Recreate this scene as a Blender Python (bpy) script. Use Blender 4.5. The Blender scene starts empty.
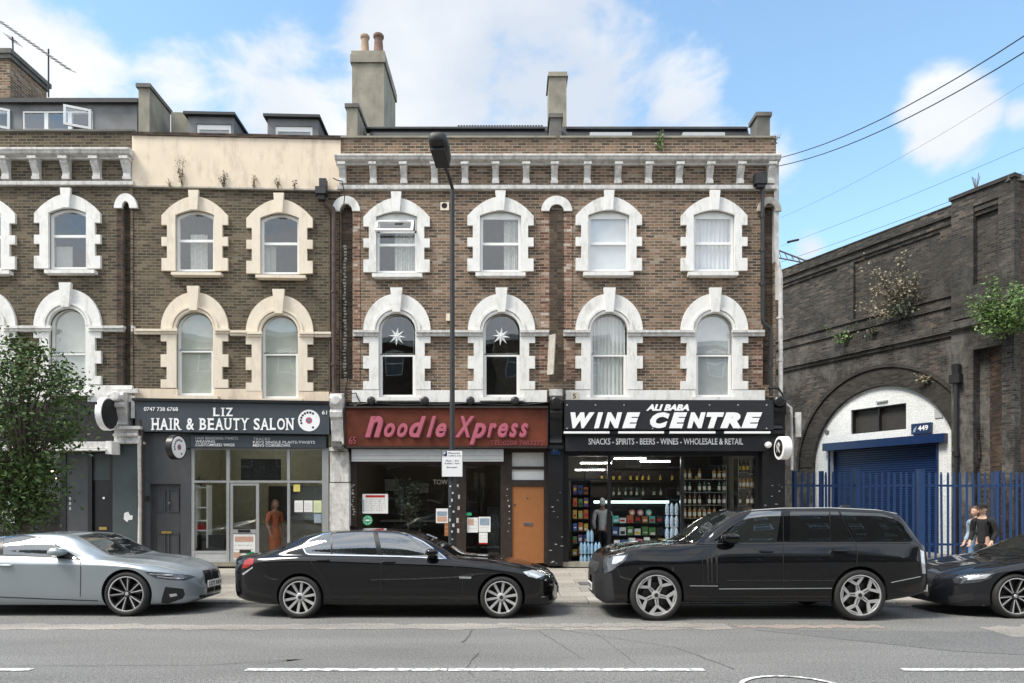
import bpy, bmesh, math, random
from mathutils import Vector, Matrix
from mathutils.geometry import tessellate_polygon
from mathutils.bvhtree import BVHTree
random.seed(7)
R = math.radians
SC = bpy.context.scene
COL = SC.collection
# ------------------------------------------------------------ camera, world, sun, exposure
F, CX, HY, EYE = 683.0, 512.0, 500.0, 1.75
cam = bpy.data.objects.new('camera', bpy.data.cameras.new('camera')); COL.objects.link(cam)
cam.data.sensor_width = 36.0; cam.data.lens = 36.0 * F / 1024.0
cam.data.shift_y = (HY - 341.5) / 1024.0
cam.location = (0, 0, EYE); cam.rotation_euler = (R(90), 0, 0)
cam.data.clip_end = 3000
SC.camera = cam
SUN_EL, SUN_AZ = 55.0, 242.0          # azimuth clockwise from +Y: behind the camera, to the left
world = bpy.data.worlds.new('World'); SC.world = world; world.use_nodes = True
wt = world.node_tree; wn, wl = wt.nodes, wt.links
for n in list(wn): wn.remove(n)
def wnode(t, **k):
    n = wn.new(t)
    for a, b in k.items(): setattr(n, a, b)
    return n
sky = wnode('ShaderNodeTexSky', sky_type='NISHITA', sun_disc=False, sun_elevation=R(SUN_EL), sun_rotation=R(SUN_AZ),
            air_density=1.25, dust_density=0.35, ozone_density=2.2)
tc = wnode('ShaderNodeTexCoord')
def direc(px, py): return Vector((px - CX, F, HY - py)).normalized()
def wmath(op, a, b=None, c=None, clamp=False):
    n = wnode('ShaderNodeMath', operation=op, use_clamp=clamp)
    for i, v in enumerate((a, b, c)):
        if v is None: continue
        if isinstance(v, (int, float)): n.inputs[i].default_value = v
        else: wl.new(v, n.inputs[i])
    return n.outputs[0]
blobs = [(430, 60, .24, 1.0), (300, 120, .20, .9), (560, 90, .23, 1.0), (470, 10, .16, .8), (170, 110, .17, .7), (640, 60, .13, .85), (680, 110, .12, .8),
         (90, 85, .14, .75), (40, 100, .12, .65), (0, 5, .12, .6), (250, 70, .08, .35), (700, -6, .09, .45), (945, 118, .085, 1.15), (1020, 112, .04, .6), (810, 243, .05, .9),
         (700, 200, .2, .6), (300, 300, .5, .8), (540, -30, .14, .4)]
acc = None
for (bx, by, r, a) in blobs:
    d = wnode('ShaderNodeVectorMath', operation='DISTANCE'); wl.new(tc.outputs['Generated'], d.inputs[0]); d.inputs[1].default_value = direc(bx, by)
    m = wnode('ShaderNodeMapRange', interpolation_type='SMOOTHSTEP'); wl.new(d.outputs['Value'], m.inputs['Value'])
    m.inputs['From Min'].default_value = 0; m.inputs['From Max'].default_value = r * 1.15; m.inputs['To Min'].default_value = a; m.inputs['To Max'].default_value = 0
    acc = m.outputs[0] if acc is None else wmath('MAXIMUM', acc, m.outputs[0])
# clouds over the rest of the sky (behind and above the camera) come from the same noise
sepw = wnode('ShaderNodeSeparateXYZ'); wl.new(tc.outputs['Generated'], sepw.inputs[0])
back = wnode('ShaderNodeMapRange'); wl.new(sepw.outputs['Y'], back.inputs['Value'])
back.inputs['From Min'].default_value = .45; back.inputs['From Max'].default_value = .05; back.inputs['To Min'].default_value = 0; back.inputs['To Max'].default_value = .8
acc = wmath('MAXIMUM', acc, back.outputs[0])
mp = wnode('ShaderNodeMapping'); wl.new(tc.outputs['Generated'], mp.inputs[0]); mp.inputs['Scale'].default_value = (1, 1, 1.7)
nz = wnode('ShaderNodeTexNoise'); wl.new(mp.outputs[0], nz.inputs['Vector']); nz.inputs['Scale'].default_value = 6.5; nz.inputs['Detail'].default_value = 9; nz.inputs['Roughness'].default_value = .56; nz.inputs['Distortion'].default_value = .25
nz2 = wnode('ShaderNodeTexNoise'); wl.new(mp.outputs[0], nz2.inputs['Vector']); nz2.inputs['Scale'].default_value = 3.1; nz2.inputs['Detail'].default_value = 6; nz2.inputs['Roughness'].default_value = .5
f = wmath('MULTIPLY_ADD', wmath('SUBTRACT', nz.outputs['Fac'], .5), 1.75, acc)
mk = wnode('ShaderNodeMapRange', interpolation_type='SMOOTHSTEP'); wl.new(f, mk.inputs['Value'])
mk.inputs['From Min'].default_value = .42; mk.inputs['From Max'].default_value = .82; mk.inputs['To Min'].default_value = .02; mk.inputs['To Max'].default_value = .96
cr = wnode('ShaderNodeValToRGB'); wl.new(nz2.outputs['Fac'], cr.inputs[0])
cr.color_ramp.elements[0].position = .36; cr.color_ramp.elements[0].color = (4.2, 4.6, 5.2, 1)
cr.color_ramp.elements[1].position = .60; cr.color_ramp.elements[1].color = (5.9, 6.0, 6.05, 1)
tint = wnode('ShaderNodeMixRGB', blend_type='MULTIPLY'); tint.inputs[0].default_value = 1; wl.new(sky.outputs[0], tint.inputs[1]); tint.inputs[2].default_value = (1.25, 1.36, 1.28, 1)
frontf = wnode('ShaderNodeMapRange'); wl.new(sepw.outputs['Y'], frontf.inputs['Value']); frontf.inputs['From Min'].default_value = .1; frontf.inputs['From Max'].default_value = .6; frontf.inputs['To Min'].default_value = 1.35; frontf.inputs['To Max'].default_value = .80
crs = wnode('ShaderNodeVectorMath', operation='SCALE'); wl.new(cr.outputs[0], crs.inputs[0]); wl.new(frontf.outputs[0], crs.inputs['Scale'])
mx = wnode('ShaderNodeMixRGB'); wl.new(mk.outputs[0], mx.inputs[0]); wl.new(tint.outputs[0], mx.inputs[1]); wl.new(crs.outputs[0], mx.inputs[2])
bg = wnode('ShaderNodeBackground'); bg.inputs['Strength'].default_value = .1; wl.new(mx.outputs[0], bg.inputs['Color'])
wo = wnode('ShaderNodeOutputWorld'); wl.new(bg.outputs[0], wo.inputs[0])
sl = bpy.data.lights.new('sun', 'SUN'); sl.energy = 2.3; sl.angle = R(20); sl.color = (1, .94, .85)
sun = bpy.data.objects.new('sun', sl); COL.objects.link(sun)
sun.rotation_euler = (R(90 - SUN_EL), 0, R(180 - SUN_AZ)); sun.location = (0, 0, 40)
vs = SC.view_settings; vs.view_transform = 'Standard'; vs.look = 'None'; vs.gamma = 1; vs.exposure = 1.12; vs.use_curve_mapping = False
SC.render.engine = 'CYCLES'; SC.cycles.max_bounces = 7; SC.cycles.transparent_max_bounces = 12; SC.cycles.sample_clamp_indirect = 4; SC.cycles.use_denoising = True

# ------------------------------------------------------------ materials
def newmat(name):
    m = bpy.data.materials.new(name); m.use_nodes = True
    nt = m.node_tree; b = nt.nodes['Principled BSDF']
    return m, nt, b
def nn(nt, t, **k):
    n = nt.nodes.new(t)
    for a, b in k.items(): setattr(n, a, b)
    return n
def mat(name, c, rough=.6, metal=0, var=.12, scale=6.0, bump=0, bscale=None, spec=.5, emit=0, coat=0, dirt=None, dscale=1.2, damt=.5):
    m, nt, b = newmat(name)
    tcn = nn(nt, 'ShaderNodeTexCoord')
    b.inputs['Roughness'].default_value = rough; b.inputs['Metallic'].default_value = metal; b.inputs['Specular IOR Level'].default_value = spec
    if coat: b.inputs['Coat Weight'].default_value = coat; b.inputs['Coat Roughness'].default_value = .03
    c1 = tuple(max(0, x * (1 - var)) for x in c) + (1,); c2 = tuple(min(1, x * (1 + var)) for x in c) + (1,)
    n = nn(nt, 'ShaderNodeTexNoise'); n.inputs['Scale'].default_value = scale; n.inputs['Detail'].default_value = 5
    nt.links.new(tcn.outputs['Object'], n.inputs['Vector'])
    rp = nn(nt, 'ShaderNodeValToRGB'); rp.color_ramp.elements[0].position = .3; rp.color_ramp.elements[1].position = .7
    rp.color_ramp.elements[0].color = c1; rp.color_ramp.elements[1].color = c2
    nt.links.new(n.outputs['Fac'], rp.inputs[0]); out = rp.outputs[0]
    if dirt:
        d = nn(nt, 'ShaderNodeTexNoise'); d.inputs['Scale'].default_value = dscale; d.inputs['Detail'].default_value = 8; d.inputs['Roughness'].default_value = .7
        mpn = nn(nt, 'ShaderNodeMapping'); mpn.inputs['Scale'].default_value = (3, 3, 1); nt.links.new(tcn.outputs['Object'], mpn.inputs[0]); nt.links.new(mpn.outputs[0], d.inputs['Vector'])
        r2 = nn(nt, 'ShaderNodeValToRGB'); r2.color_ramp.elements[0].position = .5; r2.color_ramp.elements[1].position = .72
        r2.color_ramp.elements[0].color = (0, 0, 0, 1); r2.color_ramp.elements[1].color = (damt, damt, damt, 1)
        nt.links.new(d.outputs['Fac'], r2.inputs[0])
        mi = nn(nt, 'ShaderNodeMixRGB'); nt.links.new(r2.outputs[0], mi.inputs[0]); nt.links.new(out, mi.inputs[1]); mi.inputs[2].default_value = tuple(dirt) + (1,)
        out = mi.outputs[0]
    nt.links.new(out, b.inputs['Base Color'])
    if bump:
        bn = nn(nt, 'ShaderNodeTexNoise'); bn.inputs['Scale'].default_value = bscale or scale * 4; bn.inputs['Detail'].default_value = 6
        nt.links.new(tcn.outputs['Object'], bn.inputs['Vector'])
        bp = nn(nt, 'ShaderNodeBump'); bp.inputs['Strength'].default_value = bump; bp.inputs['Distance'].default_value = .01
        nt.links.new(bn.outputs['Fac'], bp.inputs['Height']); nt.links.new(bp.outputs[0], b.inputs['Normal'])
    if emit: b.inputs['Emission Color'].default_value = tuple(c) + (1,); b.inputs['Emission Strength'].default_value = emit
    return m
def brickmat(name, stops, mortar, bw=.225, rh=.073, ms=.0095, soot=.35, sootc=(.03, .028, .025), sootscale=.35, msmooth=.1, pale=None):
    m, nt, b = newmat(name); L = nt.links.new
    b.inputs['Roughness'].default_value = .9; b.inputs['Specular IOR Level'].default_value = .2
    tcn = nn(nt, 'ShaderNodeTexCoord'); sp = nn(nt, 'ShaderNodeSeparateXYZ'); L(tcn.outputs['Object'], sp.inputs[0])
    ad = nn(nt, 'ShaderNodeMath', operation='ADD'); L(sp.outputs[0], ad.inputs[0]); L(sp.outputs[1], ad.inputs[1])
    cb = nn(nt, 'ShaderNodeCombineXYZ'); L(ad.outputs[0], cb.inputs[0]); L(sp.outputs[2], cb.inputs[1])
    wob = nn(nt, 'ShaderNodeTexNoise'); wob.inputs['Scale'].default_value = 9; wob.inputs['Detail'].default_value = 2; L(cb.outputs[0], wob.inputs['Vector'])
    va = nn(nt, 'ShaderNodeVectorMath', operation='MULTIPLY_ADD'); L(wob.outputs['Color'], va.inputs[0]); va.inputs[1].default_value = (.012, .008, 0); L(cb.outputs[0], va.inputs[2])
    br = nn(nt, 'ShaderNodeTexBrick'); L(va.outputs[0], br.inputs['Vector'])
    br.inputs['Scale'].default_value = 1; br.inputs['Brick Width'].default_value = bw; br.inputs['Row Height'].default_value = rh
    br.inputs['Mortar Size'].default_value = ms; br.inputs['Mortar Smooth'].default_value = msmooth; br.inputs['Bias'].default_value = 0
    br.inputs['Color1'].default_value = (0, 0, 0, 1); br.inputs['Color2'].default_value = (1, 1, 1, 1); br.inputs['Mortar'].default_value = (.5, .5, .5, 1)
    # patches: shift the ramp by slow noise so areas read redder / darker
    n1 = nn(nt, 'ShaderNodeTexNoise'); n1.inputs['Scale'].default_value = .9; n1.inputs['Detail'].default_value = 4; L(cb.outputs[0], n1.inputs['Vector'])
    mm = nn(nt, 'ShaderNodeMath', operation='MULTIPLY_ADD'); L(n1.outputs['Fac'], mm.inputs[0]); mm.inputs[1].default_value = .9; mm.inputs[2].default_value = -.45
    a2 = nn(nt, 'ShaderNodeMath', operation='ADD', use_clamp=True); L(br.outputs['Color'], a2.inputs[0]); L(mm.outputs[0], a2.inputs[1])
    rp = nn(nt, 'ShaderNodeValToRGB'); cr_ = rp.color_ramp
    while len(cr_.elements) < len(stops): cr_.elements.new(.5)
    for e, (p, c) in zip(cr_.elements, stops): e.position = p; e.color = tuple(c) + (1,)
    L(a2.outputs[0], rp.inputs[0])
    fine = nn(nt, 'ShaderNodeTexNoise'); fine.inputs['Scale'].default_value = 28; fine.inputs['Detail'].default_value = 4; L(tcn.outputs['Object'], fine.inputs['Vector'])
    mf = nn(nt, 'ShaderNodeMixRGB', blend_type='MULTIPLY'); mf.inputs[0].default_value = .7; L(rp.outputs[0], mf.inputs[1])
    fr = nn(nt, 'ShaderNodeValToRGB'); fr.color_ramp.elements[0].position = .3; fr.color_ramp.elements[0].color = (.55, .55, .55, 1); fr.color_ramp.elements[1].position = .7; fr.color_ramp.elements[1].color = (1.3, 1.3, 1.3, 1)
    L(fine.outputs['Fac'], fr.inputs[0]); L(fr.outputs[0], mf.inputs[2])
    mo = nn(nt, 'ShaderNodeMixRGB'); L(br.outputs['Fac'], mo.inputs[0]); L(mf.outputs[0], mo.inputs[1]); mo.inputs[2].default_value = tuple(mortar) + (1,)
    out = mo.outputs[0]
    so = nn(nt, 'ShaderNodeTexNoise'); so.inputs['Scale'].default_value = sootscale; so.inputs['Detail'].default_value = 9; so.inputs['Roughness'].default_value = .68; L(cb.outputs[0], so.inputs['Vector'])
    sr = nn(nt, 'ShaderNodeValToRGB'); sr.color_ramp.elements[0].position = .42; sr.color_ramp.elements[0].color = (0, 0, 0, 1); sr.color_ramp.elements[1].position = .62; sr.color_ramp.elements[1].color = (soot,) * 3 + (1,)
    L(so.outputs['Fac'], sr.inputs[0])
    ms_ = nn(nt, 'ShaderNodeMixRGB'); L(sr.outputs[0], ms_.inputs[0]); L(out, ms_.inputs[1]); ms_.inputs[2].default_value = tuple(sootc) + (1,)
    out = ms_.outputs[0]
    if pale:
        pn = nn(nt, 'ShaderNodeTexNoise'); pn.inputs['Scale'].default_value = .8; pn.inputs['Detail'].default_value = 10; pn.inputs['Roughness'].default_value = .75
        pm = nn(nt, 'ShaderNodeMapping'); pm.inputs['Location'].default_value = (7, 3, 1); pm.inputs['Scale'].default_value = (1.6, .7, 1); L(cb.outputs[0], pm.inputs[0]); L(pm.outputs[0], pn.inputs['Vector'])
        pr = nn(nt, 'ShaderNodeValToRGB'); pr.color_ramp.elements[0].position = .47; pr.color_ramp.elements[0].color = (0, 0, 0, 1); pr.color_ramp.elements[1].position = .63; pr.color_ramp.elements[1].color = (.7, .7, .7, 1)
        L(pn.outputs['Fac'], pr.inputs[0])
        lo = nn(nt, 'ShaderNodeMapRange'); L(sp.outputs[2], lo.inputs['Value']); lo.inputs['From Min'].default_value = 10.5; lo.inputs['From Max'].default_value = 4.5
        ml = nn(nt, 'ShaderNodeMath', operation='MULTIPLY', use_clamp=True); L(pr.outputs[0], ml.inputs[0]); L(lo.outputs[0], ml.inputs[1])
        mp2 = nn(nt, 'ShaderNodeMixRGB'); L(ml.outputs[0], mp2.inputs[0]); L(out, mp2.inputs[1]); mp2.inputs[2].default_value = tuple(pale) + (1,)
        out = mp2.outputs[0]
    L(out, b.inputs['Base Color'])
    hb = nn(nt, 'ShaderNodeMath', operation='MULTIPLY_ADD'); L(br.outputs['Fac'], hb.inputs[0]); hb.inputs[1].default_value = -1; L(fine.outputs['Fac'], hb.inputs[2])
    bp = nn(nt, 'ShaderNodeBump'); bp.inputs['Strength'].default_value = .55; bp.inputs['Distance'].default_value = .012; L(hb.outputs[0], bp.inputs['Height']); L(bp.outputs[0], b.inputs['Normal'])
    return m
def glassmat(name, tint=(.9, .95, .95), refl=1.0, ior=1.5, rough=.0, base=.0):
    m, nt, b = newmat(name); nt.nodes.remove(b); L = nt.links.new; out = nt.nodes['Material Output']
    tr = nn(nt, 'ShaderNodeBsdfTransparent'); tr.inputs[0].default_value = tuple(tint) + (1,)
    gl = nn(nt, 'ShaderNodeBsdfGlossy'); gl.inputs['Roughness'].default_value = rough
    tcn = nn(nt, 'ShaderNodeTexCoord'); no = nn(nt, 'ShaderNodeTexNoise'); no.inputs['Scale'].default_value = 1.3; no.inputs['Detail'].default_value = 1; L(tcn.outputs['Object'], no.inputs['Vector'])
    bp = nn(nt, 'ShaderNodeBump'); bp.inputs['Strength'].default_value = .06; bp.inputs['Distance'].default_value = .05; L(no.outputs['Fac'], bp.inputs['Height']); L(bp.outputs[0], gl.inputs['Normal'])
    fr = nn(nt, 'ShaderNodeFresnel'); fr.inputs['IOR'].default_value = ior
    ma = nn(nt, 'ShaderNodeMath', operation='MULTIPLY_ADD', use_clamp=True); L(fr.outputs[0], ma.inputs[0]); ma.inputs[1].default_value = refl; ma.inputs[2].default_value = base
    ge = nn(nt, 'ShaderNodeNewGeometry'); bf = nn(nt, 'ShaderNodeMath', operation='SUBTRACT'); bf.inputs[0].default_value = 1; L(ge.outputs['Backfacing'], bf.inputs[1]); mb_ = nn(nt, 'ShaderNodeMath', operation='MULTIPLY'); L(ma.outputs[0], mb_.inputs[0]); L(bf.outputs[0], mb_.inputs[1])
    mi = nn(nt, 'ShaderNodeMixShader'); L(mb_.outputs[0], mi.inputs[0]); L(tr.outputs[0], mi.inputs[1]); L(gl.outputs[0], mi.inputs[2]); L(mi.outputs[0], out.inputs[0])
    return m
M = {}
M['brick'] = brickmat('stock_brick', [(0, (.090, .062, .044)), (.25, (.145, .096, .061)), (.5, (.190, .127, .080)), (.72, (.24, .150, .094)), (.9, (.30, .180, .115)), (1, (.34, .27, .20))], (.32, .285, .235), soot=.3)
M['brick_olive'] = brickmat('olive_brown_brick', [(0, (.065, .052, .035)), (.3, (.098, .077, .050)), (.55, (.128, .100, .063)), (.8, (.165, .124, .078)), (1, (.22, .17, .115))], (.21, .185, .145), soot=.4)
M['brick_red'] = brickmat('red_rubbed_brick', [(0, (.12, .05, .03)), (.3, (.21, .10, .062)), (.6, (.29, .15, .095)), (.85, (.40, .26, .18)), (1, (.55, .46, .38))], (.3, .26, .22), soot=.3)
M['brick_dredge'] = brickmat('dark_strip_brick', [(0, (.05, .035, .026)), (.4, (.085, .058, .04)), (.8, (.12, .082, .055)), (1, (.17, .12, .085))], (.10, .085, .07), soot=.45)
M['brick_viaduct'] = brickmat('sooty_viaduct_brick', [(0, (.025, .023, .021)), (.3, (.045, .041, .036)), (.6, (.067, .058, .050)), (.85, (.092, .077, .063)), (1, (.14, .11, .088))], (.088, .084, .078), soot=.7, sootc=(.030, .029, .027), sootscale=.5, pale=(.20, .19, .175))
M['brick_ring'] = brickmat('arch_ring_brick', [(0, (.026, .024, .022)), (.5, (.050, .045, .04)), (1, (.08, .07, .06))], (.07, .064, .058), soot=.6)
M['brick_rust'] = brickmat('red_abutment_brick', [(0, (.035, .025, .022)), (.4, (.075, .047, .036)), (.8, (.12, .07, .05)), (1, (.15, .10, .07))], (.08, .07, .06), soot=.6)
M['white'] = mat('white_painted_stucco', (.74, .73, .70), .7, var=.05, scale=5, bump=.3, dirt=(.30, .27, .22), dscale=2.0, damt=.55)
M['white_old'] = mat('flaking_white_paint', (.58, .565, .54), .8, var=.15, scale=9, bump=.3, dirt=(.16, .14, .12), dscale=2.2, damt=.75)
M['cream'] = mat('cream_painted_stucco', (.72, .60, .46), .7, var=.05, scale=2, bump=.15, dirt=(.36, .29, .21), dscale=1.3, damt=.6)
M['cream2'] = mat('cream_window_paint', (.74, .65, .52), .7, var=.04, scale=3, bump=.12, dirt=(.40, .33, .24), dscale=2.2, damt=.45)
M['stone_line'] = mat('grey_stone_moulding', (.42, .39, .34), .8, var=.2, scale=8, bump=.3)
M['render'] = mat('weathered_cement_render', (.27, .25, .20), .9, var=.18, scale=2.5, bump=.4, dirt=(.10, .095, .075), dscale=1.0, damt=.6)
M['render_dk'] = mat('dark_cement_render', (.13, .125, .115), .9, var=.25, scale=3, bump=.4)
M['lead'] = mat('grey_lead_sheet', (.15, .155, .16), .6, var=.25, scale=3, bump=.2)
M['slate'] = mat('dark_roof_slate', (.05, .052, .058), .7, var=.3, scale=5)
M['felt'] = mat('black_roof_felt', (.02, .021, .024), .6, var=.2)
M['upvc'] = mat('white_window_frame', (.82, .82, .80), .35, var=.02)
M['pane'] = glassmat('window_glass', (.955, .965, .955), 1.0, 1.5, base=.12)
M['pane_sky'] = glassmat('sky_reflecting_glass', (.95, .965, .975), 1.0, 1.5, base=.18)
M['shopglass'] = glassmat('shop_glass', (.95, .96, .95), 1.0, 1.5, base=.025)
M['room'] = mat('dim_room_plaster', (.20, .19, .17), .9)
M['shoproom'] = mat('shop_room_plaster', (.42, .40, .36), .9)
M['floor_in'] = mat('brown_shop_floor', (.14, .11, .08), .6)
M['curtain'] = mat('pale_curtain', (.62, .62, .60), .9, var=.15, scale=14)
M['blind'] = mat('grey_blind', (.60, .60, .57), .8, var=.06)
M['blind_green'] = mat('pale_green_blind', (.60, .61, .56), .8, var=.06)
M['netting'] = mat('white_net_curtain', (.74, .75, .75), .9, var=.04)
M['slate_paint'] = mat('slate_grey_paint', (.050, .062, .072), .45, var=.06)
M['grey_paint'] = mat('charcoal_wall_paint', (.060, .064, .070), .5, var=.08, dirt=(.12, .12, .12), dscale=1.5, damt=.3)
M['green_grey'] = mat('green_grey_pilaster_paint', (.055, .072, .074), .5, var=.1, scale=4)
M['black'] = mat('black_paint', (.010, .010, .011), .35, var=.2)
M['black_board'] = mat('black_fascia_board', (.018, .019, .023), .4, var=.12)
M['black_matt'] = mat('black_matt', (.012, .012, .013), .8)
M['letter_white'] = mat('white_lettering', (.86, .86, .86), .5, var=.02)
M['letter_pink'] = mat('pink_lettering', (.40, .10, .145), .5, var=.08)
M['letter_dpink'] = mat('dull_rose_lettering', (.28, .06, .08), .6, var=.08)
M['letter_grey'] = mat('grey_lettering', (.5, .48, .46), .6)
M['navy'] = mat('navy_plate_paint', (.015, .03, .09), .4)
M['blue'] = mat('royal_blue_paint', (.004, .034, .125), .38, var=.15, scale=3)
M['blue_dk'] = mat('navy_shutter_paint', (.004, .022, .085), .4, var=.12)
M['alu'] = mat('brushed_aluminium', (.50, .51, .51), .38, metal=.6, var=.05)
M['steelgrey'] = mat('galvanised_shutter', (.46, .47, .47), .5, metal=.2, var=.06)
M['iron'] = mat('black_cast_iron', (.016, .016, .017), .5, var=.3)
M['rustpipe'] = mat('rusty_brown_pipe', (.07, .045, .035), .7, var=.35, scale=9)
M['orange'] = mat('orange_brown_door_paint', (.30, .115, .035), .55, var=.06)
M['darkwood'] = mat('dark_stained_wood', (.028, .018, .013), .5, var=.3)
M['terracotta'] = mat('terracotta_pot', (.19, .115, .085), .85, var=.3, scale=9, dirt=(.1, .08, .07), damt=.6)
M['terracotta_pale'] = mat('buff_chimney_pot', (.38, .27, .19), .85, var=.2, scale=9, dirt=(.15, .1, .08), damt=.5)
M['brass'] = mat('brass', (.5, .36, .12), .35, metal=.9)
M['red'] = mat('red_plastic', (.45, .02, .02), .4)
M['paper'] = mat('white_paper', (.75, .75, .73), .7, var=.05, scale=30)
M['paper_y'] = mat('yellow_paper', (.75, .65, .12), .7)
M['paper_lg'] = mat('pale_green_paper', (.62, .68, .38), .7)
M['green'] = mat('green_sticker', (.02, .30, .13), .5)
M['tyre'] = mat('tyre_rubber', (.018, .018, .018), .75, var=.2)
M['rim'] = mat('silver_alloy', (.50, .50, .50), .32, metal=.35, var=.03)
M['rim_dk'] = mat('dark_alloy', (.05, .05, .052), .4, metal=.6)
M['chrome'] = mat('satin_chrome', (.75, .76, .77), .18, metal=1, var=.02)
M['lens'] = mat('clear_lamp_lens', (.55, .57, .6), .08, metal=.35, var=.35, scale=18, coat=1)
M['lens_dk'] = mat('smoked_lamp_lens', (.05, .055, .06), .06, var=.4, scale=20, coat=1)
M['tail'] = mat('red_lamp_lens', (.35, .008, .008), .12, coat=1)
M['plastic'] = mat('black_plastic', (.016, .016, .017), .55, var=.1)
M['white_plate'] = mat('white_number_plate', (.75, .75, .72), .5, var=.03)
M['skin'] = mat('skin', (.52, .32, .23), .55, var=.05)
M['skin_dk'] = mat('brown_skin', (.22, .12, .08), .55, var=.05)
M['cloth_black'] = mat('black_cloth', (.012, .012, .013), .9, var=.3, scale=12, bump=.4)
M['denim'] = mat('pale_blue_denim', (.25, .32, .40), .9, var=.15, scale=12, bump=.4)
M['jean'] = mat('mid_blue_denim', (.12, .20, .32), .9, var=.15, scale=12)
M['cloth_white'] = mat('grey_white_cloth', (.55, .56, .56), .9, var=.12, scale=8, bump=.4)
M['cloth_orange'] = mat('rust_orange_cloth', (.25, .075, .03), .8, var=.2, scale=6, bump=.4)
M['hair_dk'] = mat('dark_brown_hair', (.03, .02, .014), .6, var=.3, scale=30)
M['hair_bl'] = mat('auburn_hair', (.10, .045, .028), .6, var=.3, scale=30)
M['bark'] = mat('grey_brown_bark', (.11, .09, .07), .9, var=.3, scale=12, bump=.6)
def leafmat(name, a, b):
    m, nt, p = newmat(name); L = nt.links.new
    g = nn(nt, 'ShaderNodeNewGeometry'); rp = nn(nt, 'ShaderNodeValToRGB'); L(g.outputs['Random Per Island'], rp.inputs[0])
    rp.color_ramp.elements[0].color = tuple(a) + (1,); rp.color_ramp.elements[1].color = tuple(b) + (1,)
    L(rp.outputs[0], p.inputs['Base Color']); p.inputs['Roughness'].default_value = .55
    p.inputs['Transmission Weight'].default_value = 0; p.inputs['Subsurface Weight'].default_value = 0
    return m
M['leaf'] = leafmat('dark_green_leaves', (.025, .058, .012), (.095, .155, .035))
M['leaf_bright'] = leafmat('bright_green_leaves', (.06, .12, .03), (.16, .25, .07))
M['leaf_dry'] = leafmat('dry_olive_leaves', (.16, .14, .09), (.34, .30, .2))
M['leaf_olive'] = leafmat('grey_green_leaves', (.05, .07, .045), (.13, .16, .11))
def paint(name, c, metal=0, flake=0, rough=.3):
    m, nt, b = newmat(name)
    b.inputs['Base Color'].default_value = tuple(c) + (1,); b.inputs['Metallic'].default_value = metal; b.inputs['Roughness'].default_value = rough; b.inputs['Specular IOR Level'].default_value = .5 if metal else .06
    b.inputs['Coat Weight'].default_value = 1; b.inputs['Coat Roughness'].default_value = .02; b.inputs['Coat IOR'].default_value = 1.5
    tcn = nn(nt, 'ShaderNodeTexCoord'); n = nn(nt, 'ShaderNodeTexNoise'); n.inputs['Scale'].default_value = 2.2; n.inputs['Detail'].default_value = 2
    nt.links.new(tcn.outputs['Object'], n.inputs['Vector'])
    r_ = nn(nt, 'ShaderNodeMapRange'); nt.links.new(n.outputs['Fac'], r_.inputs['Value']); r_.inputs['To Min'].default_value = rough * .7; r_.inputs['To Max'].default_value = rough * 1.4
    nt.links.new(r_.outputs[0], b.inputs['Roughness'])
    return m
M['paint_black'] = paint('gloss_black_paint', (.003, .003, .004))
M['paint_black2'] = paint('metallic_black_paint', (.010, .011, .014), rough=.35)
M['paint_silver'] = paint('silver_blue_metallic_paint', (.32, .36, .385), metal=.5, rough=.38)
def carglass(name, c, ior):
    m, nt, b = newmat(name); b.inputs['Base Color'].default_value = tuple(c) + (1,); b.inputs['Roughness'].default_value = .02; b.inputs['IOR'].default_value = ior; b.inputs['Specular IOR Level'].default_value = .5
    return m
M['car_glass'] = carglass('tinted_car_glass', (.006, .007, .008), 2.0)
M['car_glass_light'] = carglass('pale_car_glass', (.012, .015, .015), 2.9)

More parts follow.
